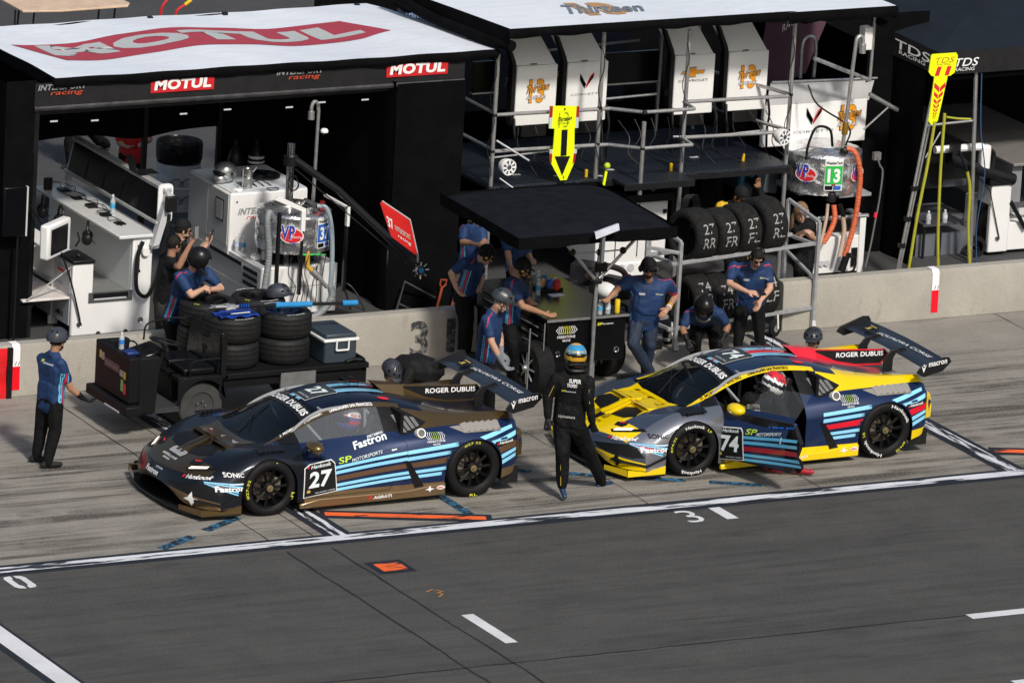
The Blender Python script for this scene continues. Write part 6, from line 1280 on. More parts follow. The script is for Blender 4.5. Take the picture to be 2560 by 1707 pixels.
for x, y in ((3.38, 7.2), (4.88, 7.2), (6.12, 7.2), (5.33, 6.83), (7.66, 7.2)): m.ball((x, y, 1.46), .05, u=8, v=6); m.ball((x, y, 2.42), .036, u=8, v=6); m.ball((x, y, 1.95), .034, u=8, v=6)
m.build('clamp', BLK2, t)
m = MB(); m.tube([(3.5, 7.5, 1.78), (4.85, 7.6, 1.80)], .012); m.tube([(6.2, 7.6, 1.86), (6.95, 7.6, 1.82)], .014); m.tube([(7.05, 7.6, 1.84), (7.6, 7.6, 1.86)], .014); m.build('foot_bar', ALU, t)
m = MB()
for x0, y0 in ((3.9, 7.6), (4.4, 7.4), (5.2, 7.5), (4.9, 7.25), (6.6, 7.8)): m.box((x0, y0, 1.503), (x0+.12, y0+.05, 1.508))
m.build('deck_hatch', GREYW, t)
m = MB(); m.lathe([(0, 0), (.02, 0), (.022, .09), (0, .1)], (4.8, 7.3, 1.5), (0, 0, 1), 10); m.lathe([(0, 0), (.02, 0), (.022, .09), (0, .1)], (6.03, 7.3, 1.5), (0, 0, 1), 10); m.lathe([(0, 0), (.02, 0), (.022, .09), (0, .1)], (7.2, 7.5, 1.5), (0, 0, 1), 10); m.build('yellow_plug', mat('yellow_plug', (.65, .42, .0), .5), t)
m = MB(); random.seed(21)
for x in (3.32, 4.86, 6.08, 7.62):
    pts = [V((x+.03*sin(k*1.1), 7.16+.02*cos(k*1.3), 3.2-k*.12)) for k in range(14)]; m.curve(pts, .006, 5, sub=3)
for k in range(16):
    x = 4.0+k*.24; a = V((x, 7.7, 2.1)); m.curve([a, a+V((random.uniform(-.08, .12), -.1, -.2)), a+V((random.uniform(-.15, .15), -.2, -.4)), a+V((random.uniform(-.1, .3), -.3, -.58))], .007, 5)
for k in range(6): m.tube([(6.2+.1*cos(a)+.02*k, 7.12, 1.0+.22*sin(a)) for a in [j*.6 for j in range(12)]], .006, 4)
m.build('cabling', BLACK, t, smooth=True)
def speaker(c, rz, label):
    t = thing('loudspeaker', c, label, 'loudspeaker', 'round white loudspeakers on the scaffold'); ax = V((sin(rz), -cos(rz), -.05)).normalized(); o = V(c)
    MB().lathe([(0, -.16), (.06, -.155), (.09, -.1), (.105, -.02), (.105, 0), (.09, .012)], o, ax, 28).build('cabinet', WHITE, t, smooth=True, ang=60); MB().lathe([(.09, .006), (0, .006)], o, ax, 28).build('cone', mat('speaker_grey', (.05, .06, .08), .6), t)
    m = MB(); e = ax.orthogonal().normalized(); f = ax.cross(e)
    for k in range(8): a = k*pi/4; d = e*cos(a)+f*sin(a); g = ax.cross(d); p = o+ax*.016; m.add([p+d*.035-g*.010, p+d*.035+g*.010, p+d*.095+g*.018, p+d*.095-g*.018], [(0, 1, 2, 3)])
    m.lathe([(.032, .014), (.042, .018), (.042, .012)], o, ax, 20); m.lathe([(.09, .012), (.103, .016), (.105, 0)], o, ax, 28); m.build('grille', WHT, t)
speaker((3.56, 7.08, 1.76), .1, 'round white loudspeaker at the left scaffold post'); speaker((7.53, 7.06, 1.90), .25, 'white loudspeaker turned aside at the right scaffold post')
m = MB(); m.tube([(3.4, 7.15, 2.1), (3.8, 7.0, 1.85)], .014); m.tube([(3.45, 7.1, 1.62), (3.72, 6.95, 1.42)], .010); tag(m.build('prop_rod', ALU, None), 'thin metal rods with a red tip beside the left loudspeaker', 'rod')
# pit boards
def flatboard(name, pts, y, mi_parts, label, cat):
    pass
t = thing('pit_board', (4.3, 7.1, 1.5), 'neon yellow arrow-shaped pit board with a black arrow cut-out', 'pit board')
O = [(4.10, 2.52), (4.52, 2.49), (4.52, 2.21), (4.47, 2.21), (4.485, 1.93), (4.52, 1.93), (4.50, 1.77), (4.40, 1.54), (4.31, 1.54), (4.15, 1.79), (4.13, 1.95), (4.18, 1.95), (4.185, 2.22), (4.10, 2.23)]
MB().prism(O, 1, 7.08, 7.095).build('board', NEON, t)
m = MB(); F = lambda pts, mi, y=7.076: m.add([(x, y, z) for x, z in pts], [tuple(range(len(pts)))], mi)
F([(4.285, 2.20), (4.37, 2.20), (4.375, 1.86), (4.29, 1.86)], 0); F([(4.205, 1.86), (4.43, 1.85), (4.33, 1.60)], 0)
F([(4.10, 2.52), (4.14, 2.518), (4.14, 2.37), (4.10, 2.37)], 1); F([(4.48, 2.494), (4.52, 2.49), (4.52, 2.35), (4.48, 2.35)], 1); F([(4.10, 2.37), (4.14, 2.37), (4.14, 2.225), (4.10, 2.23)], 2); F([(4.48, 2.35), (4.52, 2.35), (4.52, 2.21), (4.48, 2.21)], 2)
F([(4.13, 1.95), (4.17, 1.95), (4.17, 1.9), (4.13, 1.9)], 2); F([(4.13, 1.9), (4.17, 1.9), (4.17, 1.77), (4.15, 1.79)], 1); F([(4.485, 1.93), (4.52, 1.93), (4.52, 1.88), (4.48, 1.88)], 2); F([(4.48, 1.88), (4.515, 1.88), (4.5, 1.77), (4.47, 1.74)], 1); F([(4.345, 1.60), (4.36, 1.6), (4.36, 1.56), (4.345, 1.56)], 1)
m.text('13', (4.235, 7.074, 2.23), (1, 0, 0), (0, 0, 1), .14, .2, 3, bold=-.015); m.text('Thirteen', (4.20, 7.072, 2.30), (1, 0, .1), (0, 0, 1), .21, .06, 0, skew=.4, bold=.02); m.text('AUTOSPORT', (4.22, 7.072, 2.275), (1, 0, 0), (0, 0, 1), .17, .018, 0)
m.build('board_print', [BLKL, mat('dark_red_reflector', (.35, .01, .03), .4), mat('grey_reflector', (.5, .55, .58), .4), mat('dark_outline', (.3, .35, .01), .5)], t)
m = MB(); m.tube([(4.33, 7.11, 1.5), (4.33, 7.11, 2.45)], .012); m.ball((4.31, 7.07, 2.47), .012); m.build('board_pole', BLK2, t)
t = thing('paddle_ball', (4.92, 7.0, 1.5), 'yellow perforated plastic ball on a short yellow stick', 'ball'); MB().ball((4.93, 7.0, 1.71), .042, u=16, v=10).build('ball', mat('lime_plastic', (.5, .65, .02), .5), t, smooth=True, ang=180); m = MB()
for k in range(9): m.ball((4.93+.04*cos(k*2.4)*sin(.4+k*.25), 7.0-.04*abs(sin(.4+k*.25)*sin(k*2.4))-.002, 1.71+.038*cos(.4+k*.3)), .006, u=6, v=4)
m.build('hole', BLKL, t); MB().box((4.89, 6.99, 1.44), (4.92, 7.01, 1.64), rot=Matrix.Rotation(RD(8), 3, 'Y')).build('stick', NEON, t)
t = thing('camera_dome', (5.6, 7.0, 1.37), 'white camera dome hanging under the scaffold deck', 'camera'); MB().lathe([(0, 0), (.075, 0), (.08, -.03), (.06, -.045)], (5.62, 7.0, 1.43), (0, 0, 1), 20).build('housing', WHT, t, smooth=True); MB().ball((5.62, 7.0, 1.38), .045).build('lens', BLK2, t, smooth=True)
# tall seat backs / screens with logos on the deck
def logo13(m, x, y, z, w, o_=0):
    m.text('13', (x+w*.16, y, z-w*.01), (1, 0, 0), (0, 0, 1), w*.68, w*.97, 0+o_, bold=.045); m.text('13', (x+w*.18, y-.003, z+w*.005), (1, 0, 0), (0, 0, 1), w*.64, w*.94, 1+o_, bold=.035)
    m.text('Thirteen', (x-w*.02, y-.006, z+w*.37), (1, 0, .12), (0, 0, 1), w*1.02, w*.33, 0+o_, bold=.035, skew=.3); m.text('Thirteen', (x, y-.009, z+w*.375), (1, 0, .12), (0, 0, 1), w*.98, w*.30, 1+o_, bold=-.002, skew=.3)
    m.text('AUTOSPORT', (x+w*.06, y-.011, z+w*.17), (1, 0, 0), (0, 0, 1), w*.85, w*.13, 0+o_, bold=.03); m.text('AUTOSPORT', (x+w*.07, y-.013, z+w*.18), (1, 0, 0), (0, 0, 1), w*.83, w*.11, 2+o_, bold=.01)
def vette(m, x, y, z, w):
    F = lambda pts, mi: m.add([(x+a*w, y, z+b*w) for a, b in pts], [tuple(range(len(pts)))], mi)
    F([(.0, 1.0), (.0, .55), (.36, .02), (.44, .3)], 0); F([(.03, .85), (.06, .55), (.36, .12), (.4, .3)], 3); F([(.46, .3), (.42, .0), (.8, .55), (.98, 1.0), (.94, .72), (.9, .9)], 4); F([(.95, 1.02), (.86, .66), (.46, .3), (.72, .8)], 4)
def pod(x, label, kind, lean=.14):
    t = thing('screen_pod', (x, 7.8, 1.5), label, 'screen', 'tall white screen pods on the scaffold deck')
    m = MB(); m.rbox((x, 7.78, 2.09), (x+.585, 7.84, 2.87), .02); m.build('front_panel', WHITE, t, bevel=.012)
    m = MB(); m.add([(x-.02, 7.80, 2.88), (x+.565, 7.80, 2.87), (x+.44, 8.12, 3.17+.08), (x-.14, 8.12, 3.18+.08), (x-.02, 7.84, 2.87), (x+.565, 7.84, 2.86), (x+.44, 8.16, 3.16+.08), (x-.14, 8.16, 3.17+.08)], [(0, 1, 2, 3), (7, 6, 5, 4), (0, 4, 5, 1), (1, 5, 6, 2), (3, 2, 6, 7), (0, 3, 7, 4)]); m.build('top_panel', WHITE, t, bevel=.008)
    m = MB(); m.prism([(x-.05, 2.10), (x, 2.10), (x, 2.88), (x-.02, 2.95), (x-.14, 3.22), (x-.18, 3.22), (x-.06, 2.9)], 1, 7.80, 7.9); m.box((x-.04, 7.84, 2.1), (x+.57, 7.95, 2.85)); m.build('side_frame', BLACK, t, bevel=.006)
    m = MB(); m.curve([(x-.02, 7.75, 2.2), (x-.03, 7.7, 2.0), (x-.01, 7.7, 1.85), (x, 7.72, 1.6)], .018); m.curve([(x+.58, 7.75, 2.3), (x+.60, 7.7, 2.05), (x+.58, 7.7, 1.85), (x+.6, 7.72, 1.6)], .016); m.box((x+.1, 7.75, 1.95), (x+.45, 8.0, 2.08)); m.build('hanging_gear', BLACK, t, smooth=True)
    MB().box((x+.19, 7.775, 2.885), (x+.28, 7.785, 2.895)).build('slot', BLACK, t)
    m = MB()
    if kind == 13: logo13(m, x+.13, 7.775, 2.38, .33)
    elif kind == 'v': vette(m, x+.18, 7.775, 2.52, .21); m.text('CORVETTE', (x+.06, 7.775, 2.44), (1, 0, 0), (0, 0, 1), .44, .025, 3)
    else:
        B = [(0, .0), (.04, .05), (.125, .05), (.135, .095), (.235, .095), (.235, .05), (.36, .05), (.345, .0), (.235, .0), (.225, -.045), (.125, -.045), (.125, 0)]
        m.add([(x+.08+a, 7.776, 2.62+b) for a, b in B], [(0, 1, 2, 11), (11, 2, 3, 4, 5, 8, 9, 10), (5, 6, 7, 8)], 2+1); m.add([(x+.10+a*.9, 7.773, 2.624+b*.82) for a, b in B], [(0, 1, 2, 11), (11, 2, 3, 4, 5, 8, 9, 10), (5, 6, 7, 8)], 1); m.text('CHEVROLET', (x+.06, 7.775, 2.52), (1, 0, 0), (0, 0, 1), .43, .03, 0)
    m.build('logo_print', [BLKL, ORANGE, WHT, mat('mid_grey_ink', (.2, .2, .21), .5, var=0), REDL], t)
    return t
pod(3.98, 'white screen pod with the orange 13 logo, above the neon arrow board', 13); pod(4.71, 'white screen pod with the red and grey chequered flag emblem', 'v'); pod(6.27, 'white screen pod with the gold bow-tie emblem', 'b'); pod(7.06, 'white screen pod with the orange 13 logo, at the right end of the deck', 13)
for x, w, lab in ((3.58, .3, 'small dark monitor behind the left scaffold post'), (5.42, .85, 'wide dark monitor between the two pairs of white pods')):
    t = thing('monitor', (x, 8.2, 2.4), lab, 'monitor', 'dark monitors on the scaffold'); MB().box((x, 8.2, 2.45), (x+w, 8.26, 2.85)).build('screen', SCREEN, t, bevel=.01); MB().box((x, 8.19, 2.43), (x+w, 8.27, 2.45)).build('lower_bezel', ALU, t)
m = MB(); m.tube([(4.2, 9.0, 3.0), (6.3, 9.0, 3.06)], .02); m.tube([(4.9, 8.8, 2.78), (6.3, 8.8, 2.84)], .02); m.tube([(5.4, 8.1, 2.28), (6.2, 8.1, 2.30)], .018); tag(m.build('cross_tube', STEEL, None), 'silver cross tubes behind the white pods', 'tube')
t = thing('printed_backdrop', (5, 10.5, 2), 'dark blue printed backdrop behind the white pods with a gold bow-tie', 'backdrop')
MB().box((3.6, 10.4, 1.6), (7.0, 10.42, 3.4)).build('panel', mat('backdrop_navy', (.01, .02, .04), .6), t); m = MB(); m.add([(5.6+a*2, 10.39, 1.98+b*1.6) for a, b in ((0, 0), (.04, .05), (.30, .055), (.30, .0))], [(0, 1, 2, 3)], 0); m.text('Thirteen', (5.2, 10.39, 1.9), (1, 0, .1), (0, 0, 1), .35, .12, 1, skew=.3)
for k in range(5): m.text('THIRTEEN', (3.7+k*.5, 10.39, 2.9+.1*(k % 2)), (1, 0, 0), (0, 0, 1), .42, .12, 2, bold=.03)
m.build('print', [mat('dim_gold', (.3, .22, .05), .5), mat('dim_grey', (.25, .27, .3), .5), mat('pale_blue_ink', (.2, .28, .5), .5)], t)
t = thing('feather_flag', (9.0, 9.0, 1), 'plum coloured banner flag with white team lettering behind the canopy', 'flag')
MB().grid(lambda u, w: (8.30+.98*u*(1-.25*(1-w)**2)-.10*(1-w), 9.0+.03*sin(w*7), 2.2+1.25*w-.25*(1-w)*(1-u)), 10, 14).build('flag_cloth', mat('plum_cloth', (.10, .045, .075), .8, var=.1, bump=.3, bscale=8), t, smooth=True)
m = MB(); m.text('TDS', (8.55, 8.94, 2.98), (1, 0, .5), (0, 0, 1), .5, .22, bold=.02, skew=-.3); m.text('RACING', (8.5, 8.94, 2.78), (1, 0, .6), (0, 0, 1), .4, .1, bold=.0); m.build('flag_lettering', WHT, t)
t = thing('steel_cabinet', (5.6, 7.4, 0), 'white cabinet with pressure gauges behind the wagon canopy', 'cabinet')
MB().box((5.0, 7.3, .3), (6.02, 8.0, 1.13)).build('cabinet_body', WHITE, t, bevel=.012); MB().box((5.1, 7.28, .15), (5.75, 7.3, .32)).build('gauge_panel', WHT, t, bevel=.005); m = MB()
for x in (5.38, 5.52): m.lathe([(0, .01), (.05, .01), (.055, 0)], (x, 7.28, .26), (0, -1, 0), 18)
m.build('gauge', GREYW, t); m = MB(); m.box((5.60, 7.29, .4), (5.61, 7.3, 1.1)); m.box((5.28, 7.29, .4), (5.29, 7.3, 1.1)); m.box((5.95, 7.28, .95), (6.0, 7.295, 1.0)); m.build('door_gap', BLACK, t)
MB().box((5.4, 7.25, 1.12), (6.15, 8.0, 1.22)).build('cabinet_top', BLK2, t)
t = thing('white_hood', (4.6, 6.2, 0), 'white rounded equipment cover beside the wagon top', 'cover'); MB().ball((4.80, 6.6, .20), (.15, .22, .12), u=18, v=12).build('shell', WHITE, t, smooth=True, ang=180); MB().curve([(4.45, 6.5, .42), (4.6, 6.4, .58), (4.9, 6.4, .50), (5.05, 6.5, .3)], .04, 10).build('hose', mat('pink_black_hose', (.03, .02, .022), .3), t, smooth=True)
m = MB(); random.seed(31)
for k in range(22):
    x, y = random.uniform(3.5, 5.0), random.uniform(5.3, 7.0); m.box((x, y, 0), (x+random.uniform(.1, .35), y+random.uniform(.1, .3), random.uniform(.08, .5)), rot=Matrix.Rotation(random.uniform(0, 3), 3, 'Z'))
m.build('x', BLACK) if False else tag(m.build('gear_pile', mat('dark_gear', (.02, .02, .024), .5, var=.6, scale=9), None, bevel=.01), 'pile of dark bags and gear behind the wagon', 'gear')
# ================================================================= RIGHT FUEL RIG 13
t = thing('pit_cart', (8.5, 7.9, 0), 'long white pit cart panel with two logos behind the fuel tank numbered 13', 'pit cart')
MB().box((7.70, 7.9, 1.54), (9.24, 7.98, 2.10)).build('front_panel', WHITE, t, bevel=.012)
m = MB(); m.add([(7.72, 7.9, 2.10), (9.26, 7.9, 2.08), (9.40, 8.02, 2.34), (7.84, 8.02, 2.38), (7.72, 8.6, 2.10), (9.26, 8.6, 2.08)], [(0, 1, 2, 3), (3, 2, 5, 4)]); m.build('tilted_top', mat('brushed_panel', (.42, .42, .42), .4, metal=.3, var=.1, scale=3), t)
m = MB(); m.tube([(7.84, 8.0, 2.38), (9.42, 8.0, 2.34)], .016); m.build('top_tube', STEEL, t)
m = MB(); logo13(m, 8.78, 7.888, 1.70, .36); vette(m, 8.33, 7.888, 1.80, .24); m.text('CORVETTE', (8.15, 7.888, 1.70), (1, 0, 0), (0, 0, 1), .6, .035, 3); m.build('logo_print', [BLKL, ORANGE, WHT, mat('mid_grey_ink', (.2, .2, .21), .5, var=0), REDL], t)
m = MB(); m.tube([(9.02, 7.5, 2.27), (9.46, 7.5, 2.03)], .03, 10); m.tube([(9.32, 7.5, 2.08), (8.97, 7.5, 1.80)], .012); m.tube([(8.15, 7.5, 2.80), (9.0, 7.5, 2.46)], .026, 10); m.build('outrigger', STEEL, t, smooth=True)
MB().curve([(8.5, 8.4, 2.3), (8.5, 8.4, 2.75), (8.6, 8.4, 2.85), (8.7, 8.4, 2.75), (8.7, 8.4, 2.3)], .025, 10).build('grab_loop', STEEL, t, smooth=True)
t, tk = fuel_tank('fuel_tank', (8.35, 7.45, 1.10), .50, .56, 'foil-wrapped fuel tank with a green 13 sticker and an orange hose', 13, 5, RD(-116), [RD(-142), RD(-62)])
m = MB(); m.box((8.36, 6.98, 1.06), (8.84, 7.5, 1.10)); m.box((7.95, 7.3, 1.04), (8.8, 7.9, 1.1)); m.box((8.1, 7.1, .74), (8.9, 7.14, .78)); m.tube([(8.13, 7.1, .78), (8.88, 7.1, .76)], .018); m.build('tank_stand', ALU, t)
m = MB(); m.box((8.12, 7.12, .02), (8.87, 7.5, .50)); m.box((8.78, 7.1, .0), (8.87, 7.5, .76)); m.box((8.12, 7.12, .5), (8.16, 7.5, .74)); cb_ = m.build('cart_cabinet', WHITE, t, bevel=.012); m = MB(); m.box((8.18, 7.3, .52), (8.76, 7.4, .74)); m.box((8.18, 7.115, .14), (8.34, 7.12, .12)); m.box((8.68, 7.09, .1), (8.76, 7.12, .34)); m.build('cabinet_recess', BLACK, cb_)
m = MB(); 
for x in (8.24, 8.32): m.lathe([(0, .01), (.04, .01), (.045, 0)], (x, 7.11, .16), (0, -1, 0), 16)
m.build('gauge', GREYW, cb_)
OH = mat('orange_ribbed_hose', (.62, .13, .05), .45, var=.06, bump=.9, bscale=60, stretch=(.1, .1, 1)); TH = mat('tan_hose', (.5, .36, .27), .5)
m = MB(); m.curve([(8.42, 6.98, 1.72), (8.52, 6.92, 1.66), (8.60, 6.9, 1.4), (8.60, 6.9, 1.05), (8.56, 6.9, .7), (8.5, 6.9, .45), (8.46, 6.9, .3)], .036, 12, sub=8); m.curve([(8.27, 6.95, .98), (8.28, 6.92, .8), (8.2, 6.9, .62), (8.12, 6.9, .5)], .036, 12); m.build('orange_hose', OH, t, smooth=True)
m = MB(); m.curve([(8.18, 6.95, 1.0), (8.16, 6.93, .8), (8.08, 6.9, .5), (8.0, 6.9, .3)], .022, 10); m.curve([(8.42, 6.95, .82), (8.44, 6.93, .6), (8.38, 6.9, .3)], .03, 10); m.build('tan_hose', TH, t, smooth=True)
m = MB(); m.curve([(8.22, 7.0, 1.75), (8.15, 6.98, 1.98), (7.95, 6.98, 2.02), (7.86, 7.0, 1.8), (7.84, 7.0, 1.6)], .018, 8); m.curve([(8.42, 7.0, 1.75), (8.43, 6.98, 2.0), (8.2, 7.4, 2.2), (8.15, 7.6, 2.42)], .012, 6); m.tube([(8.42, 6.9, .1), (8.5, 6.9, .35)], .05, 10); m.curve([(8.5, 6.9, .3), (8.62, 6.9, .25), (8.6, 6.9, .1), (8.45, 6.9, .08)], .016, 8); m.build('black_hose', BLACK, t, smooth=True)
m = MB(); m.tube([(8.37, 7.0, 1.72), (8.46, 7.0, 3.08)], .026, 12); m.curve([(8.455, 7.0, 3.02), (8.47, 7.0, 3.15), (8.52, 7.0, 3.19), (8.56, 7.0, 3.15), (8.565, 7.0, 3.06)], .026, 10); m.lathe([(.046, 0), (.046, .12), (0, .12)], (8.565, 7.0, 2.96), (0, 0, 1), 16); m.build('vent_pipe', STEEL, t, smooth=True)
MB().tube([(8.385, 7.0, 1.90), (8.393, 7.0, 2.06)], .04, 14).build('brass_collar', mat('brass_collar', (.35, .2, .03), .4, metal=.6), t, smooth=True)
m = MB(); m.lathe([(.07, 0), (.07, .1), (.06, .12), (.07, .14), (.07, .22)], (8.25, 7.0, 1.02), (0, 0, 1), 18); m.ball((8.4, 7.0, 1.68), .06); m.tube([(8.36, 6.95, .98), (8.43, 6.95, .82)], .035); m.build('valve', BLK2, t, smooth=True); MB().lathe([(.075, 0), (.075, .03)], (8.25, 7.0, 1.24), (0, 0, 1), 18).build('valve_ring', mat('dusty_red', (.3, .06, .05), .5), t)
t = thing('air_lance', (8.95, 7.0, 1.1), 'thin black air hose hanging from a dark hook beside the fuel tank', 'hose'); m = MB(); m.curve([(8.90, 7.0, 1.57), (8.95, 7.0, 1.45), (9.0, 7.0, 1.35), (8.98, 7.0, 1.0), (8.94, 7.0, .7), (8.90, 7.0, .4), (8.84, 7.0, .1)], .012, 6); m.box((8.86, 7.0, 1.52), (8.96, 7.06, 1.62)); m.build('hose', mat('grey_thin_hose', (.15, .15, .15), .4), t, smooth=True); MB().tube([(8.935, 7.0, .76), (8.94, 7.0, .82)], .022).build('red_tag', mat('neon_red_tag', (.8, .02, .05), .5), t)
t = thing('equipment_table', (7.5, 8.5, 0), 'dark equipment bench with a grey box and blue pipe behind the tyre rack', 'bench'); MB().box((7.6, 8.3, .7), (8.0, 9.3, .9)).build('bench', BLK2, t); MB().box((7.85, 8.0, .9), (8.05, 8.2, 1.35), rot=Matrix.Rotation(.15, 3, 'Y')).build('grey_box', mat('slate_box', (.07, .09, .11), .5), t); MB().curve([(7.42, 7.9, .55), (7.42, 7.9, 1.15), (7.5, 7.9, 1.22), (7.6, 7.9, 1.2)], .05, 12).build('blue_pipe', mat('blue_pipe', (.02, .13, .22), .4), t, smooth=True)
m = MB(); random.seed(8)
for k in range(26):
    x, y = random.uniform(6.2, 7.5), random.uniform(8.2, 10); m.box((x, y, 0), (x+random.uniform(.08, .3), y+random.uniform(.1, .3), random.uniform(.2, 1.3)), rot=Matrix.Rotation(random.uniform(0, 3), 3, 'Z'))
tag(m.build('gear_pile', mat('dark_gear', (.02, .02, .024), .5, var=.6, scale=9), None, bevel=.01), 'pile of dark cases under the scaffold deck', 'gear')
# ================================================================= RIGHT EDGE
t = thing('pit_board', (9.4, 5.4, 0), 'neon yellow lollipop board numbered 11 with red chevrons on a slim pole', 'pit board')
sx, sz = V((.84, 0, .0)), 1
def bd(px, pz): return (9.42+(px)*1.0, 6.5, pz)
O = [(9.29, 3.0), (9.31, 3.02), (9.66, 3.02), (9.69, 2.98), (9.66, 2.76), (9.60, 2.72), (9.56, 2.72), (9.46, 2.14), (9.42, 2.09), (9.36, 2.09), (9.32, 2.14), (9.36, 2.72), (9.31, 2.74), (9.27, 2.79)]
MB().prism(O, 1, 6.49, 6.505).build('board', NEON, t)
m = MB()
m.text('TDS', (9.335, 6.486, 2.90), (1, 0, 0), (0, 0, 1), .29, .07, 0, skew=.4); m.text('RACING', (9.385, 6.486, 2.865), (1, 0, 0), (0, 0, 1), .2, .03, 0); m.text('11', (9.36, 6.486, 2.73), (1, 0, 0), (0, 0, 1), .21, .12, 1, bold=.07, skew=.3)
zz = 2.60; s_ = .085
for k in range(8):
    cx = 9.45-(2.6-zz)*.13; w = s_
    for sg in (-1, 1): m.add([(cx+sg*.005, 6.486, zz-s_*1.05), (cx+sg*w, 6.486, zz-s_*.2), (cx+sg*w*.95, 6.486, zz+s_*.5), (cx+sg*.005, 6.486, zz-s_*.25)], [(0, 1, 2, 3)], 1)
    zz -= s_*1.25; s_ *= .80
m.build('board_print', [mat('ochre_ink', (.5, .2, .02), .5, var=0), REDL, NEON], t)
m = MB(); m.tube([(8.57, 5.32, .5), (8.74, 5.32, 2.35)], .014, 8) if False else None
m.tube([(8.80, 5.9, .3), (9.40, 6.5, 2.2)], .016, 8) if False else None
m.tube([(9.02, 6.52, .1), (9.14, 6.52, .9), (9.43, 6.52, 2.9)], .02, 8); m.tube([(9.06, 6.52, .1), (9.18, 6.52, .9), (9.38, 6.52, 2.2)], .014, 8); m.build('pole', STEEL, t, smooth=True)
m = MB()
for x, z in ((9.07, .5), (9.13, .85), (9.2, 1.25)): m.box((x-.04, 6.49, z-.03), (x+.04, 6.55, z+.03))
m.build('pole_clamp', BLK2, t)
YH = mat('yellow_air_hose', (.38, .38, .03), .5, var=.08)
t = thing('air_hose', (9.2, 6.4, 0), 'long yellow air hoses hanging down behind the wall at the right', 'hose', 'yellow air hoses'); m = MB()
m.curve([(9.36, 6.4, 2.15), (9.3, 6.4, 1.6), (9.2, 6.4, .9), (9.12, 6.4, .1)], .02, 8); m.curve([(9.5, 6.4, 2.25), (9.5, 6.4, 1.5), (9.53, 6.4, .7), (9.58, 6.4, .1)], .02, 8); m.curve([(9.53, 6.4, 2.2), (9.7, 6.4, 2.17), (9.9, 6.4, 2.15)], .014, 8); m.build('hose', YH, t, smooth=True)
t = thing('air_hose', (10.2, 7.1, 0), 'single yellow hose hanging beside the tent leg at the right', 'hose', 'yellow air hoses'); m = MB(); m.curve([(10.34, 7.1, 1.25), (10.4, 7.1, 1.0), (10.42, 7.1, .5), (10.48, 7.1, .0)], .022, 8); m.build('hose', YH, t, smooth=True); m = MB(); m.curve([(10.18, 7.1, 1.55), (10.24, 7.1, 1.45), (10.34, 7.1, 1.25)], .018, 8); m.box((10.1, 7.1, 1.5), (10.22, 7.2, 1.62)); m.build('nozzle', BLK2, t, smooth=True)
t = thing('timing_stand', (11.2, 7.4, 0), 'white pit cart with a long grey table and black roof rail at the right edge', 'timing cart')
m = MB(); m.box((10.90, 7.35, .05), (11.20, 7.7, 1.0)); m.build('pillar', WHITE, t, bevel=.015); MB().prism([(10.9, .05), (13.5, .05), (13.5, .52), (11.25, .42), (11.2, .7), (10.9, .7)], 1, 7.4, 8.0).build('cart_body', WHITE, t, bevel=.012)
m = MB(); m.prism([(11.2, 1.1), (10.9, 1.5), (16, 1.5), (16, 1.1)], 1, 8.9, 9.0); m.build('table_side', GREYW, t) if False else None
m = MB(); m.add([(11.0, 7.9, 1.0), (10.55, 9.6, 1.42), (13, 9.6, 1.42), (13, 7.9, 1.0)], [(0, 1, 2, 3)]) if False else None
MB().box((11.35, 7.6, .5), (11.5, 10.5, 1.15)).build('table_side', mat('shaded_grey_panel', (.22, .225, .235), .5), t, bevel=.005); MB().box((11.3, 7.5, 1.15), (12.6, 10.6, 1.19)).build('table_top', mat('beige_table_shaded', (.2, .19, .18), .4), t, bevel=.008)  # table side and top coloured darker to stand for the tent's shade
m = MB(); m.tube([(9.98, 7.35, 1.50), (10.7, 7.35, 1.50)], .05, 10); m.build('roof_arm', WHITE, t, smooth=True); MB().box((10.68, 7.3, 1.18), (10.82, 7.42, 1.52)).build('arm_end', WHITE, t, bevel=.03)
m = MB(); m.tube([(10.2, 7.36, 1.38), (10.7, 7.36, 1.18), (11.22, 7.36, 1.02)], .08, 12); m.curve([(10.8, 7.35, 1.45), (10.88, 7.35, 1.4), (10.88, 7.35, 1.25), (10.85, 7.35, 1.15)], .03, 8); m.box((10.85, 7.33, .96), (11.22, 7.5, 1.06)); m.build('roof_roll', BLK2, t, smooth=True)
m = MB(); m.tube([(11.2, 7.35, .72), (11.45, 7.35, .35)], .03, 8); m.tube([(10.45, 7.3, 1.3), (10.85, 7.32, .9), (11.05, 7.33, .25)], .008, 6); m.curve([(10.62, 7.34, .1), (10.6, 7.34, .3), (10.72, 7.34, .36), (10.85, 7.34, .3)], .12, 8) if False else None; m.build('strap', BLACK, t)
MB().lathe([(0, .01), (.03, .01), (.035, 0)], (11.03, 7.34, .24), (0, -1, 0), 16).build('tie_down_ring', CHROME, t)
MB().box((11.28, 7.38, .62), (11.6, 7.4, .70)).build('diamond_strip', mat('diamond_plate', (.22, .23, .24), .35, metal=.7), t)
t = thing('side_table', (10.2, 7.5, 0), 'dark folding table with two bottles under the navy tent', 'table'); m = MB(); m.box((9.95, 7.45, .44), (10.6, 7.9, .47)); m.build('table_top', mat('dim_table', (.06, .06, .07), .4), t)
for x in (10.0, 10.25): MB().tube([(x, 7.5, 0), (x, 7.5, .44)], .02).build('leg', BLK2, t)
bottle(10.05, 7.5, .47, 'bottle with an orange cap on the dark table under the navy tent', (.5, .5, .5), .035, .17); bottle(10.3, 7.5, .47, 'clear bottle on the dark table under the navy tent, by the tent leg', (.6, .62, .65), .035, .17)
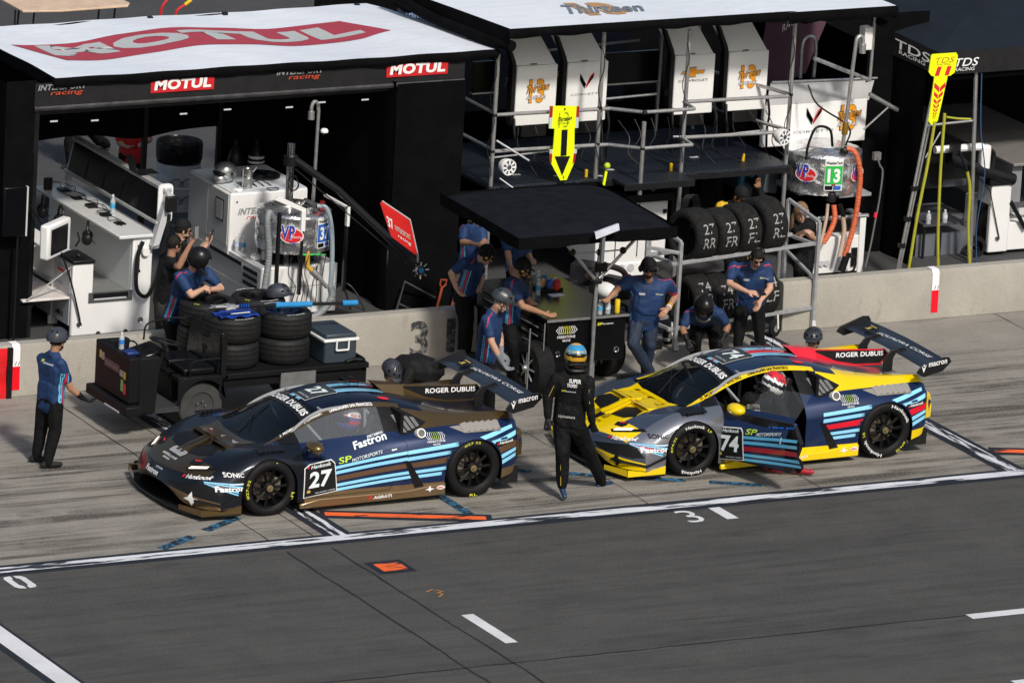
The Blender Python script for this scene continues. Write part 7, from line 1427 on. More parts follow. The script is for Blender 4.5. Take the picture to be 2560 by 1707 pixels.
t = thing('grey_cart', (10.0, 8.2, 0), 'low grey cart with rails in the shade under the navy tent', 'cart'); m = MB(); m.box((9.9, 8.0, .35), (10.9, 8.6, .42)); m.box((9.9, 8.0, .8), (10.9, 8.05, .88)); m.box((9.95, 7.6, .0), (10.8, 8.1, .3)); m.box((9.9, 8.3, 1.05), (10.7, 8.35, 1.12)); m.build('cart_frame', mat('slate_grey', (.12, .13, .15), .5), t); m = MB(); m.box((10.0, 7.7, .9), (10.35, 7.9, 1.3)); m.build('dark_box', BLACK, t); m = MB(); m.lathe([(.08, -.04), (.13, -.04), (.14, 0), (.13, .04), (.08, .04)], (10.75, 7.4, .14), (0, -1, 0), 24); m.build('wheel', RUBBER, t, smooth=True)
PPL = {
 'worker':{'head':(-4.94,2.1,1.49),'neck':(-4.98,2.1,1.36),'s':[(-4.95,1.95,1.27),(-5.05,2.25,1.26)],'e':[(-4.82,1.95,0.97),(-4.91,2.4,0.95)],'w':[(-4.65,1.95,0.83),(-4.78,2.45,0.81)],'h':[(-4.54,1.95,0.77),(-4.72,2.45,0.75)],'p':(-4.99,2.1,0.8),'k':[(-4.96,2.0,0.47),(-5.02,2.25,0.43)],'a':[(-5.04,2.0,0.09),(-5.07,2.25,0.09)],'t':[(-4.91,1.98,0.0),(-4.99,2.22,0.04)]},
 'photo_a':{'head':(-1.89,5.4,1.58),'neck':(-1.92,5.4,1.41),'s':[(-1.97,5.3,1.36),(-1.86,5.7,1.33)],'e':[(-1.98,5.05,1.4),(-1.78,5.8,1.03)],'w':[(-1.87,5.0,1.67),(-1.8,5.6,1.0)],'h':[(-1.8,5.0,1.77),(-1.81,5.5,0.97)],'p':(-1.95,5.5,0.89),'k':[(-2.01,5.4,0.63),(-1.91,5.6,0.58)],'a':[(-1.94,5.45,0.29),(-1.84,5.7,0.23)],'t':[(-1.94,5.3,0.26),(-1.82,5.6,0.2)]},
 'photo_b':{'head':(-1.59,5.8,1.64),'neck':(-1.6,5.8,1.48),'s':[(-1.57,5.65,1.43),(-1.57,6.05,1.39)],'e':[(-1.58,5.4,1.4),(-1.58,5.8,1.21)],'w':[(-1.45,5.4,1.54),(-1.35,5.8,1.35)],'h':[(-1.36,5.4,1.67),(-1.32,5.75,1.45)],'p':(-1.64,5.85,0.92),'k':[(-1.65,5.8,0.63),(-1.57,6.0,0.59)],'a':[(-1.61,5.85,0.28),(-1.55,6.0,0.25)],'t':[(-1.6,5.7,0.27),(-1.52,5.9,0.22)]},
 'leaner':{'head':(-2.16,4.15,1.73),'neck':(-2.21,4.25,1.57),'s':[(-2.41,4.15,1.55),(-1.89,4.45,1.48)],'e':[(-2.33,3.95,1.36),(-1.77,4.3,1.31)],'w':[(-2.17,4.0,1.41),(-2.0,4.15,1.35)],'h':[(-2.05,4.05,1.43),(-2.1,4.1,1.35)],'p':(-2.24,4.55,0.95),'k':[(-2.26,4.5,0.61),(-2.1,4.65,0.58)],'a':[(-2.18,4.55,0.23),(-2.03,4.7,0.2)],'t':[(-2.15,4.45,0.2),(-1.99,4.6,0.18)]},
 'croucher':{'head':(-0.1,3.0,0.49),'neck':(0.06,3.05,0.51),'s':[(0.08,2.85,0.52),(0.3,3.35,0.49)],'e':[(-0.02,2.8,0.33),(0.2,3.3,0.29)],'w':[(-0.06,2.9,0.24),(0.09,3.3,0.21)],'h':[(-0.14,2.9,0.22),(0.02,3.3,0.19)],'p':(0.46,3.15,0.45),'k':[(0.3,2.9,0.28),(0.55,3.4,0.19)],'a':[(0.46,2.95,0.12),(0.66,3.35,0.06)],'t':[(0.35,2.9,0.11),(0.54,3.3,0.04)]},
 'hips':{'head':(1.85,4.4,1.44),'neck':(1.78,4.5,1.4),'s':[(1.57,4.4,1.37),(1.93,4.75,1.31)],'e':[(1.42,4.45,1.23),(2.04,4.8,1.05)],'w':[(1.5,4.45,1.04),(1.96,4.7,0.94)],'h':[(1.57,4.45,0.95),(1.88,4.65,0.91)],'p':(1.7,4.6,0.93),'k':[(1.67,4.5,0.59),(1.79,4.65,0.56)],'a':[(1.69,4.55,0.19),(1.83,4.7,0.15)],'t':[(1.78,4.5,0.14),(1.93,4.65,0.11)]},
 'cap':{'head':(1.84,3.45,1.52),'neck':(1.78,3.5,1.39),'s':[(1.64,3.35,1.37),(1.95,3.75,1.3)],'e':[(1.75,3.2,1.12),(2.17,3.8,0.98)],'w':[(2.06,3.2,1.0),(2.27,3.75,0.93)],'h':[(2.22,3.2,0.95),(2.34,3.75,0.93)],'p':(1.82,3.6,0.87),'k':[(1.8,3.45,0.54),(1.92,3.6,0.52)],'a':[(1.89,3.5,0.12),(1.9,3.65,0.11)],'t':[(1.99,3.45,0.06),(2.0,3.6,0.07)]},
 'greyhair':{'head':(0.78,1.95,1.58),'neck':(0.72,2.05,1.44),'s':[(0.57,1.9,1.39),(0.86,2.25,1.35)],'e':[(0.6,1.8,1.13),(1.01,2.35,1.01)],'w':[(0.72,1.75,0.9),(0.98,2.25,0.85)],'h':[(0.81,1.7,0.79),(1.03,2.2,0.8)],'p':(0.76,2.2,0.87),'k':[(0.74,2.05,0.54),(0.81,2.25,0.5)],'a':[(0.82,2.15,0.13),(0.88,2.35,0.1)],'t':[(0.91,2.05,0.1),(0.95,2.25,0.08)]},
 'bignavy':{'head':(3.43,3.15,1.49),'neck':(3.52,3.25,1.29),'s':[(3.25,3.3,1.32),(3.76,3.2,1.26)],'e':[(3.07,3.25,1.22),(3.9,3.25,1.08)],'w':[(2.91,3.15,1.14),(3.69,3.05,0.99)],'h':[(2.81,3.1,1.12),(3.56,3.0,0.9)],'p':(3.5,3.3,0.81),'k':[(3.29,3.15,0.54),(3.58,3.25,0.49)],'a':[(3.61,3.2,0.11),(3.63,3.4,0.09)],'t':[(3.59,3.05,0.11),(3.48,3.2,0.07)]},
 'phone':{'head':(5.27,3.7,1.35),'neck':(5.36,3.9,1.18),'s':[(5.12,4.0,1.17),(5.54,3.9,1.18)],'e':[(5.02,3.9,0.98),(5.55,3.8,0.91)],'w':[(5.14,3.65,0.93),(5.37,3.7,0.79)],'h':[(5.24,3.55,0.93),(5.27,3.65,0.69)],'p':(5.45,4.1,0.66),'k':[(5.3,4.05,0.41),(5.57,4.05,0.39)],'a':[(5.29,4.05,0.11),(5.61,4.05,0.07)],'t':[(5.16,3.85,0.12),(5.51,3.85,0.07)]},
 'bent':{'head':(4.3,3.25,0.9),'neck':(4.38,3.4,0.83),'s':[(4.21,3.45,0.76),(4.62,3.4,0.76)],'e':[(4.11,3.4,0.6),(4.72,3.35,0.6)],'w':[(4.12,3.3,0.5),(4.64,3.3,0.49)],'h':[(4.15,3.25,0.4),(4.56,3.25,0.41)],'p':(4.77,4.0,0.49),'k':[(4.45,3.65,0.38),(4.72,3.65,0.36)],'a':[(4.58,3.85,0.1),(4.86,3.85,0.08)],'t':[(4.46,3.65,0.11),(4.76,3.65,0.09)]},
 'behind':{'head':(5.26,2.2,0.69),'neck':(5.34,2.3,0.51),'s':[(5.19,2.3,0.49),(5.49,2.3,0.47)],'e':[(5.1,2.2,0.3),(5.48,2.2,0.27)],'w':[(5.11,2.1,0.23),(5.39,2.1,0.2)],'h':[(5.08,2.0,0.23),(5.3,2.0,0.21)],'p':(5.51,2.5,0.07),'k':[(5.2,2.2,0.15),(5.46,2.2,0.13)],'a':[(5.4,2.5,-0.14),(5.65,2.5,-0.16)],'t':[(5.26,2.3,-0.1),(5.55,2.3,-0.12)]},
 'yellow':{'head':(6.61,6.5,1.33),'neck':(6.63,6.6,1.2),'s':[(6.39,6.6,1.18),(6.82,6.6,1.15)],'e':[(6.33,6.5,1.02),(7.07,6.7,1.17)],'w':[(6.36,6.4,0.9),(7.06,6.8,1.32)],'h':[(6.43,6.4,0.83),(7.03,6.8,1.41)],'p':(6.69,6.7,0.71),'k':[(6.59,6.6,0.44),(6.76,6.6,0.43)],'a':[(6.67,6.7,0.12),(6.84,6.7,0.1)],'t':[(6.54,6.5,0.12),(6.73,6.5,0.11)]},
 'woman':{'head':(6.86,5.4,1.39),'neck':(6.94,5.5,1.24),'s':[(6.83,5.5,1.18),(7.05,5.5,1.17)],'e':[(6.82,5.4,1.06),(7.14,5.5,0.99)],'w':[(6.81,5.2,1.18),(6.9,5.3,1.13)],'h':[(6.89,5.2,1.18),(6.76,5.2,1.16)],'p':(7.05,5.6,0.85),'k':[(6.96,5.5,0.6),(7.07,5.5,0.59)],'a':[(7.04,5.6,0.29),(7.15,5.6,0.28)],'t':[(6.91,5.4,0.29),(7.04,5.4,0.28)]},
 'walker':{'head':(0.33,-0.75,1.67),'neck':(0.29,-0.78,1.53),'s':[(0.11,-0.72,1.42),(0.41,-0.95,1.42)],'e':[(0.03,-0.68,1.21),(0.4,-1.0,1.19)],'w':[(0.01,-0.75,0.97),(0.46,-1.0,0.95)],'h':[(-0.01,-0.8,0.83),(0.51,-1.0,0.81)],'p':(0.27,-0.8,0.9),'k':[(0.18,-0.85,0.55),(0.59,-0.75,0.49)],'a':[(0.2,-0.85,0.18),(0.92,-0.5,0.05)],'t':[(0.17,-1.05,0.05),(1.09,-0.45,-0.05)]},
 'exiter':{'head':(3.14,-0.5,1.05),'neck':(3.07,-0.55,0.94),'s':[(2.83,-0.5,0.91),(3.09,-0.75,0.89)],'e':[(2.78,-0.4,0.76),(3.13,-0.85,0.74)],'w':[(2.84,-0.3,0.63),(3.21,-0.7,0.61)],'h':[(2.91,-0.2,0.55),(3.25,-0.6,0.52)],'p':(3.01,-0.6,0.6),'k':[(2.87,-0.75,0.43),(3.05,-0.95,0.43)],'a':[(3.12,-0.62,0.1),(3.4,-0.8,0.1)],'t':[(3.24,-0.78,0.03),(3.66,-1.02,0.03)]},
 'back_a':{'head':(2.37,5.7,1.54),'neck':(2.35,5.7,1.45),'s':[(2.18,5.6,1.43),(2.48,5.7,1.38)],'e':[(2.12,5.5,1.3),(2.47,5.6,1.25)],'w':[(2.15,5.3,1.33),(2.31,5.4,1.27)],'h':[(2.24,5.3,1.3),(2.2,5.3,1.3)],'p':(2.36,5.7,1.01),'k':[(2.29,5.6,0.75),(2.37,5.6,0.74)],'a':[(2.36,5.7,0.38),(2.44,5.7,0.38)],'t':[(2.24,5.5,0.39),(2.34,5.5,0.38)]},
 'back_b':{'head':(2.81,5.4,1.49),'neck':(2.85,5.5,1.37),'s':[(2.66,5.4,1.34),(3.0,5.5,1.27)],'e':[(2.65,5.3,1.17),(3.0,5.4,1.08)],'w':[(2.64,5.2,1.05),(2.93,5.2,1.1)],'h':[(2.66,5.2,0.97),(2.9,5.1,1.11)],'p':(2.92,5.5,0.93),'k':[(2.83,5.4,0.65),(2.95,5.4,0.64)],'a':[(2.9,5.5,0.29),(3.03,5.5,0.28)],'t':[(2.78,5.3,0.31),(2.92,5.3,0.3)]},
 'redshirt':{'head':(0.58,11.8,1.46),'neck':(0.58,11.8,1.36),'s':[(0.4,11.8,1.28),(0.75,11.8,1.26)],'e':[(0.39,11.8,1.12),(0.77,11.7,1.16)],'w':[(0.38,11.6,1.12),(0.65,11.6,1.15)],'h':[(0.41,11.5,1.12),(0.54,11.5,1.17)],'p':(0.58,11.8,0.98),'k':[(0.51,11.8,0.69),(0.68,11.8,0.68)],'a':[(0.53,11.8,0.4),(0.69,11.8,0.39)],'t':[(0.46,11.7,0.39),(0.63,11.7,0.38)]},
 'farlegs':{'head':(1.22,14.8,1.29),'neck':(1.23,14.8,1.13),'s':[(1.06,14.8,1.06),(1.43,14.8,1.04)],'e':[(1.03,14.8,0.84),(1.5,14.8,0.81)],'w':[(1.01,14.7,0.69),(1.48,14.7,0.66)],'h':[(1.04,14.7,0.59),(1.49,14.7,0.56)],'p':(1.26,14.8,0.59),'k':[(1.1,14.8,0.34),(1.57,14.9,0.32)],'a':[(1.12,14.8,0.06),(2.02,15.6,0.06)],'t':[(0.92,14.7,0.04),(1.94,15.4,0.06)]},
}
# ================================================================= PEOPLE
def skin(n, c): return mat(n, c, .5, var=.12, scale=14, spec=.35)
SK1, SK2, SK3 = skin('skin_tan', (.36, .19, .115)), skin('skin_fair', (.50, .29, .20)), skin('skin_brown', (.25, .125, .07))
POLO = mat('navy_polo', (.011, .034, .105), .65, var=.3, scale=5, bump=1.0, bscale=7, spec=.3); TROU = mat('black_trousers', (.013, .013, .014), .8, var=.3, scale=5, bump=.9, bscale=7, spec=.2)
SUIT = mat('black_race_suit', (.011, .011, .012), .7, var=.3, scale=6, bump=1.2, bscale=10, spec=.25); NTROU = mat('navy_trousers', (.01, .02, .045), .75, var=.2, bump=.8, bscale=7)
STRB = mat('shirt_sky_stripe', (.12, .42, .62), .6, var=.1); STRR = mat('shirt_red_stripe', (.45, .02, .06), .6, var=.1); TEE = mat('black_tee', (.012, .012, .013), .75, var=.2, bump=.9, bscale=8)
HAIRD = mat('dark_hair', (.012, .009, .007), .6, var=.4, scale=40, bump=.8, bscale=60); HAIRG = mat('grey_hair', (.14, .12, .10), .6, var=.4, scale=40); HAIRB = mat('blond_hair', (.22, .13, .06), .55, var=.4, scale=40, bump=.8, bscale=60)
SHOEB = mat('black_shoe', (.02, .02, .02), .6, var=.2); GLOV = mat('black_glove', (.01, .01, .011), .5, var=.3, bump=.8, bscale=30); HSUB = {}
def sphere_pts(c, r, n=10):
    out = []
    for i in range(n):
        z = 1-2*(i+.5)/n
        for j in range(1): pass
    ph = (1+5**.5)/2
    for i in range(26):
        z = 1-2*(i+.5)/26; a = 2*pi*i/ph; q = (1-z*z)**.5
        out.append(c+V((q*cos(a), q*sin(a), z))*r if not isinstance(r, tuple) else c+r[1] @ V((q*cos(a)*r[0][0], q*sin(a)*r[0][1], z*r[0][2])))
    return out
def hull(bm, items):
    vs = [bm.verts.new(p) for c, r in items for p in sphere_pts(V(c), r)]
    g = bmesh.ops.convex_hull(bm, input=vs); 
    bad = [e for e in g['geom_interior'] if isinstance(e, bmesh.types.BMVert)]+[e for e in g['geom_unused'] if isinstance(e, bmesh.types.BMVert)]
    bmesh.ops.delete(bm, geom=list(set(bad)), context='VERTS')
def remesh(bm, vox, name, mats, parent, smooth=2, fold=0, seed=0):
    me = bpy.data.meshes.new(name); bmesh.ops.recalc_face_normals(bm, faces=bm.faces); bm.to_mesh(me); bm.free()
    o = bpy.data.objects.new(name, me)
    r = o.modifiers.new('r', 'REMESH'); r.mode = 'VOXEL'; r.voxel_size = vox; r.use_smooth_shade = True
    if smooth: s = o.modifiers.new('s', 'SMOOTH'); s.iterations = smooth; s.factor = .6
    m2 = applied(o); bpy.data.objects.remove(o)
    if fold:      # cloth folds
        from mathutils import noise
        m2.update(); 
        nn = [v.normal.copy() for v in m2.vertices]
        for v, n_ in zip(m2.vertices, nn):
            p = v.co; k = noise.noise(V((p.x*9+seed, p.y*9, p.z*5)))*.6+noise.noise(V((p.x*20, p.y*20+seed, p.z*14)))*.4
            v.co = p+n_*k*fold
    m2.name = name; o = bpy.data.objects.new(name, m2); COL.objects.link(o)
    m2.materials.clear()
    for m_ in mats: m2.materials.append(m_)
    m2.polygons.foreach_set('use_smooth', [True]*len(m2.polygons))
    o.parent = parent
    if parent.type == 'EMPTY': o.matrix_parent_inverse = Matrix.Translation(-parent.location)
    return o
def hand(bm, w, h, side, curl=.35, k=1.0):
    """palm, four unequal bent fingers and a thumb from wrist w towards h"""
    w = V(w); d = (V(h)-w).normalized(); side = (side-d*side.dot(d)).normalized(); n = d.cross(side)
    hull(bm, [(w, .026*k), (w+d*.03*k, .024*k), (w+d*.085*k+side*.026*k, .014*k), (w+d*.085*k-side*.026*k, .014*k)])
    for i, (o_, ln) in enumerate(((.030, .068), (.011, .078), (-.010, .074), (-.029, .058))):
        a = w+d*.085*k+side*o_*k; b = a+(d*cos(curl)+n*sin(curl))*ln*.55*k; c = b+(d*cos(curl*2.2)+n*sin(curl*2.2))*ln*.5*k
        hull(bm, [(a, .0118*k), (b, .0108*k)]); hull(bm, [(b, .0108*k), (c, .0095*k)])
    a = w+d*.03*k+side*.024*k; b = a+(side*.7+d*.6+n*.2).normalized()*.04*k; c = b+(d*.9+side*.25+n*.2).normalized()*.03*k
    hull(bm, [(a, .015*k), (b, .0125*k)]); hull(bm, [(b, .0125*k), (c, .0105*k)])
def frame_of(J):
    nk, p = V(J['neck']), V(J['p']); up_ = (nk-p).normalized(); sd_ = (V(J['s'][0])-V(J['s'][1])); sd_ = (sd_-up_*sd_.dot(up_)).normalized(); return nk, p, up_, sd_, up_.cross(sd_)
def person(J, label, look, shirt='polo', trousers=TROU, sk=SK1, head='cap', hair=HAIRD, gloves=None, sleeves='short', beard=None, shoes=SHOEB, glasses=True, girth=1.0, cat='person', fwd=None, extra=None, group=None):
    nk, p, up_, sd_, fr = frame_of(J); s, e, w, h, kn, an, to = [[V(q) for q in J[k]] for k in ('s', 'e', 'w', 'h', 'k', 'a', 't')]
    if fwd is not None and fr.dot(V(fwd)) < 0: fr = -fr
    hc = V(J['head']); look = V(look).normalized(); rg = look.cross(V((0, 0, 1))).normalized() if abs(look.z) < .97 else sd_; hu = rg.cross(look).normalized()
    RH = Matrix((rg, -look, hu)).transposed()      # head frame: +x right, -y face, +z crown
    t = thing('person', (p.x, p.y, min(an[0].z, an[1].z)), label, cat, group)
    G_ = girth; sh = [s[i]+(nk-s[i]).normalized()*.045-up_*.035 for i in (0, 1)]; wst = p+(nk-p)*.32; chest = p+(nk-p)*.70; hp = [p+sd_*.085*g-up_*.03 for g in (1, -1)]
    if (kn[0]-kn[1]).dot(sd_) < 0: kn_l = [(hp[0], kn[1], an[1], to[1]), (hp[1], kn[0], an[0], to[0])]
    else: kn_l = [(hp[0], kn[0], an[0], to[0]), (hp[1], kn[1], an[1], to[1])]
    def torso(bm, g):
        hull(bm, [(sh[0], .055+g), (sh[1], .055+g), (chest+sd_*.085, (.105+g)*G_**.5), (chest-sd_*.085, (.105+g)*G_**.5)])
        hull(bm, [(chest+sd_*.08, (.105+g)*G_**.5), (chest-sd_*.08, (.105+g)*G_**.5), (wst+sd_*.07+fr*.015*G_, (.095+g)*G_), (wst-sd_*.07+fr*.015*G_, (.095+g)*G_)])
        hull(bm, [(wst+sd_*.07, (.095+g)*G_), (wst-sd_*.07, (.095+g)*G_), (p+sd_*.075, (.10+g)*G_**.5), (p-sd_*.075, (.10+g)*G_**.5)])
        hull(bm, [(nk-up_*.02, .062+g), (sh[0]+up_*.01, .048+g), (sh[1]+up_*.01, .048+g)])
    # body: one continuous surface
    bm = bmesh.new(); torso(bm, -.01); hull(bm, [(nk-up_*.03, .058), (hc-hu*.06+look*-.02, .052)])
    hull(bm, [(hc+hu*.02, ((.074, .094, .098), RH)), (hc-hu*.03-look*-.005, ((.068, .086, .085), RH))]); hull(bm, [(hc-hu*.05+look*.03, .052), (hc-hu*.092+look*.062, .024)])
    hull(bm, [(hc-hu*.0+look*.092, .010), (hc-hu*.035+look*.108, .0135)]); hull(bm, [(hc-hu*.062+look*.086+rg*.018, .010), (hc-hu*.062+look*.086-rg*.018, .010)])
    hull(bm, [(hc+hu*.022+look*.086+rg*.03, .011), (hc+hu*.022+look*.086-rg*.03, .011)])
    for g in (1, -1): hull(bm, [(hc+rg*g*.074-hu*.0, .014), (hc+rg*g*.078-hu*.03, .011)])
    for i in (0, 1):
        hull(bm, [(s[i], .056), (e[i], .043)]); hull(bm, [(e[i], .043), (e[i]+(w[i]-e[i])*.35, .043), (w[i], .028)])
        if not gloves: hand(bm, w[i], h[i], sd_*(1 if i else -1) if abs(sd_.dot((h[i]-w[i]).normalized())) < .8 else fr)
        a, b, c, d_ = kn_l[i]; hull(bm, [(a, .088), (b, .058)]); hull(bm, [(b, .058), (b+(c-b)*.35, .058), (c, .04)])
    body = remesh(bm, .0075, 'body', [sk], t, 2)
    # shirt / suit top
    long_ = sleeves == 'long'; bm = bmesh.new(); torso(bm, .026 if long_ else .014)
    for i in (0, 1):
        if long_: hull(bm, [(sh[i], .078), (s[i], .078), (e[i], .064)]); hull(bm, [(e[i], .064), (w[i]-(w[i]-e[i])*.04, .046)])
        else: q = s[i]+(e[i]-s[i])*.66; hull(bm, [(sh[i], .070), (s[i], .070), (q, .062)])
    hull(bm, [(p+sd_*.075-up_*.07, .108*G_**.5), (p-sd_*.075-up_*.07, .108*G_**.5), (p+up_*.05+sd_*.07, .112*G_**.6), (p+up_*.05-sd_*.07, .112*G_**.6)])
    top = {'polo': [POLO, STRB, STRR], 'tee': [TEE], 'suit': [SUIT], 'red': [mat('red_shirt', (.5, .015, .02), .7, bump=.8, bscale=8)], 'yellow': [SUIT, mat('suit_yellow', (.6, .36, .01), .6)], 'dim': [POLO, STRB, STRR]}[shirt]
    tp = remesh(bm, .0105, 'suit_top' if long_ else 'shirt', top, t, 1, .011, random.random()*9)
    if shirt in ('polo', 'dim', 'yellow'):
        mi = []
        for pl in tp.data.polygons:
            c = pl.center; r = c-p; l = abs(r.dot(sd_)); f = r.dot(fr); z = r.dot(up_); k = 0
            if shirt == 'yellow': k = 1 if (c-s[0]).length < .10 and z > .5 and f > .0 or ((c-s[1]).length < .10 and f > 0 and z > .5) else 0
            else:
                x = f
                if z < .36 and l > .085:
                    if -.035 < x < -.022 or -.014 < x < -.003: k = 1
                    elif .006 < x < .03: k = 2
                    elif .040 < x < .050: k = 1
                if .0 < z-((nk-p).length-.05) and l > .1: k = 2 if .012 < f < .024 else k
            mi.append(k)
        tp.data.polygons.foreach_set('material_index', mi)
    # trousers
    bm = bmesh.new(); hull(bm, [(p+sd_*.07, (.122 if long_ else .112)*G_**.5), (p-sd_*.07, .112*G_**.5), (hp[0]-up_*.03, .098), (hp[1]-up_*.03, .098)])
    for a, b, c, d_ in kn_l: bk_ = .012 if long_ else .004; hull(bm, [(a, .104+bk_), (b, .078+bk_)]); hull(bm, [(b, .078+bk_), (c+(b-c)*.12, .062+bk_)]); hull(bm, [(c+(b-c)*.12, .062+bk_), (c-V((0, 0, .02)), .058)])
    remesh(bm, .011, 'trousers', [trousers], t, 1, .012, random.random()*9)
    for a, b, c, d_ in kn_l:
        bm = bmesh.new(); f_ = (d_-c); f_.z = 0 if abs(f_.z) < .12 else f_.z; f_ = f_.normalized(); dn = -V((0, 0, 1)) if abs(f_.z) < .1 else -(V((0, 0, 1))-f_*f_.z).normalized()
        o_ = c+dn*.045; hull(bm, [(o_-f_*.055, .036), (o_+f_*.06, .034), (o_+f_*.06+dn*-.0, .036)]); hull(bm, [(o_+f_*.05, .040), (o_+f_*.155, .030)]); hull(bm, [(o_-f_*.04, .038), (c+V((0, 0, .02)), .042)])
        remesh(bm, .009, 'shoe', [shoes], t, 1)
    if gloves:
        for i in (0, 1): bm = bmesh.new(); hand(bm, w[i], h[i], sd_*(1 if i else -1) if abs(sd_.dot((h[i]-w[i]).normalized())) < .8 else fr, .5, 1.12); hull(bm, [(w[i], .034), (w[i]+(e[i]-w[i])*.35, .042)]); remesh(bm, .008, 'glove', [gloves], t, 1)
    # head wear
    H = lambda x, y, z: hc+RH @ V((x, y, z))
    def shell(rx, ry, rz, z0, z1, m_, name, cy=0, cz=0, amax=1.0, back=None):
        mm = MB()
        def fn(u, v_):
            a = 2*pi*u; b = v_*amax*pi
            return H(rx*sin(b)*cos(a), cy+ry*sin(b)*sin(a), cz+rz*cos(b))
        mm.grid(fn, 28, 14); return mm.build(name, m_, t, smooth=True, ang=180)
    if head in ('cap', 'backcap', 'hair', 'headset', 'bike', 'blond', 'capset'):
        mm = MB()     # hair: covers crown and back, open at the face
        ex = .008 if head != 'blond' else .016
        def fh(u, v_):
            a = pi*(-.18+1.36*u); b = pi*(.0+.66*v_); return H((.074+ex)*sin(b)*cos(a), (.094+ex)*sin(b)*sin(a), .02+(.098+ex)*cos(b))
        mm.grid(fh, 24, 14); mm.grid(lambda u, v_: H((.075+ex)*sin(pi*.42*v_)*cos(-pi*.18-pi*.64*u), (.094+ex)*sin(pi*.42*v_)*sin(-pi*.18-pi*.64*u), .02+(.099+ex)*cos(pi*.42*v_)), 12, 6)
        mm.build('hair', hair, t, smooth=True, ang=180)
    if head == 'blond':
        mm = MB(); mm.curve([H(.05, .03, .0), H(.085, .01, -.1), H(.09, -.03, -.2), H(.07, -.06, -.27)], [.026]*1+[.03]*0 or .028, 8) if False else mm.curve([H(.05, .04, -.02), H(.08, .0, -.11), H(.085, -.05, -.2), H(.07, -.07, -.28)], .024, 8); mm.build('braid', hair, t, smooth=True)
        mm = MB(); 
        for g in (1, -1): mm.ball(H(g*.035, -.085, .075), (.03, .02, .022), u=10, v=6)
        mm.build('sunglasses', mat('rose_lens', (.6, .4, .5), .15, metal=.4, var=0), t, smooth=True)
    if head in ('cap', 'capset', 'backcap'):
        bk = -1 if head == 'backcap' else 1; mm = MB()
        mm.grid(lambda u, v_: H(.088*sin(v_*pi*.5)*cos(2*pi*u), .108*sin(v_*pi*.5)*sin(2*pi*u), .045+.10*cos(v_*pi*.5)), 28, 8)
        mm.grid(lambda u, v_: H(.075*(2*u-1)*(1-.25*v_), -bk*(.085+.085*v_*(1-(2*u-1)**2*.35)), .052-.012*v_+.012*(1-(2*u-1)**2)), 10, 4)
        cp = mm.build('cap', mat('black_cap', (.01, .01, .012), .8, bump=.5, bscale=30), t, smooth=True)
    if head in ('capset', 'headset'):
        mm = MB(); mm.tube([H(.092*cos(a), .0, .03+.115*sin(a)) for a in [RD(k*20) for k in range(10)]], .010, 6)
        for g in (1, -1): mm.ball(H(g*.09, .0, -.01), (.03, .04, .048), rot=RH, u=12, v=8)
        mm.curve([H(-.1, -.01, -.03), H(-.09, -.07, -.07), H(-.03, -.11, -.07)], .005, 5); hs = mm.build('headset', BLACK, t, smooth=True)
        mm = MB(); mm.ball(H(.115, 0, -.01), (.008, .02, .016), rot=RH, u=8, v=6); mm.ball(H(-.115, 0, -.01), (.008, .02, .016), rot=RH, u=8, v=6); mm.build('ear_pad', mat('yellow_plug', (.65, .42, .0), .5), hs)
    if head == 'bike':
        mm = MB(); helmet_shell(mm, hc+hu*.02, RH, 1.0, True); hl = mm.build('bicycle_helmet', mat('matte_black_helmet', (.035, .04, .05), .35, var=.15), t, smooth=True, ang=60)
        mm = MB(); helmet_vents(mm, hc+hu*.02, RH, 1.0); mm.build('vent', mat('vent_black', (.002, .002, .002), .9), hl)
        mm = MB()
        for g in (1, -1): mm.tube([H(g*.085, 0, .03), H(g*.078, -.02, -.05), H(g*.02, -.05, -.115)], .005, 5); mm.tube([H(g*.08, .05, .03), H(g*.078, -.02, -.05)], .004, 5)
        mm.build('chin_strap', BLACK, hl)
    if head in ('full', 'openfull'):
        cols = {'full': extra, 'openfull': None}[head]
        if head == 'openfull':
            mm = MB(); mm.grid(lambda u, v_: H(.125*sin(v_*pi*.80)*cos(pi*(-.25+1.5*u)), .15*sin(v_*pi*.80)*sin(pi*(-.25+1.5*u)), .025+.145*cos(v_*pi*.80)), 30, 18)
            mm.grid(lambda u, v_: H(.125*sin(v_*pi*.38)*cos(pi*(-.25-.5*u)), .15*sin(v_*pi*.38)*sin(pi*(-.25-.5*u)), .025+.145*cos(v_*pi*.38)), 14, 8)
            hl = mm.build('helmet', mat('satin_black_helmet', (.012, .012, .014), .3, var=.1), t, smooth=True, ang=180)
            mm = MB(); mm.curve([H(.10, -.05, -.06), H(.08, -.11, -.105), H(0, -.14, -.12), H(-.08, -.11, -.105), H(-.10, -.05, -.06)], .022, 10); mm.build('chin_bar', BLK2, hl, smooth=True)
        else:
            mm = MB(); c1, c2, c3 = extra
            def ff(u, v_): a, b = 2*pi*u, v_*pi*.86; k = 1+.10*max(0, -sin(a))*max(0, sin((v_-.5)*2*pi)) if v_ > .5 else 1; return H(.13*sin(b)*cos(a), .155*sin(b)*sin(a)*k, .02+.145*cos(b))
            mm.grid(ff, 40, 26); n_ = 26
            for i in range(len(mm.m)):
                u, v_ = (i//n_+.5)/40, (i % n_+.5)/n_; fa = abs(((u-.75+.5) % 1)-.5); band_ = v_+.10*cos(2*pi*(u-.75))
                mm.m[i] = 3 if (fa < .19 and .44 < v_ < .62) else (1 if (.14 < band_ < .37 or .40 < band_ < .45) else 2 if (.46 < band_ < .55 or band_ > .68 or .22 < band_ < .27) else 0)
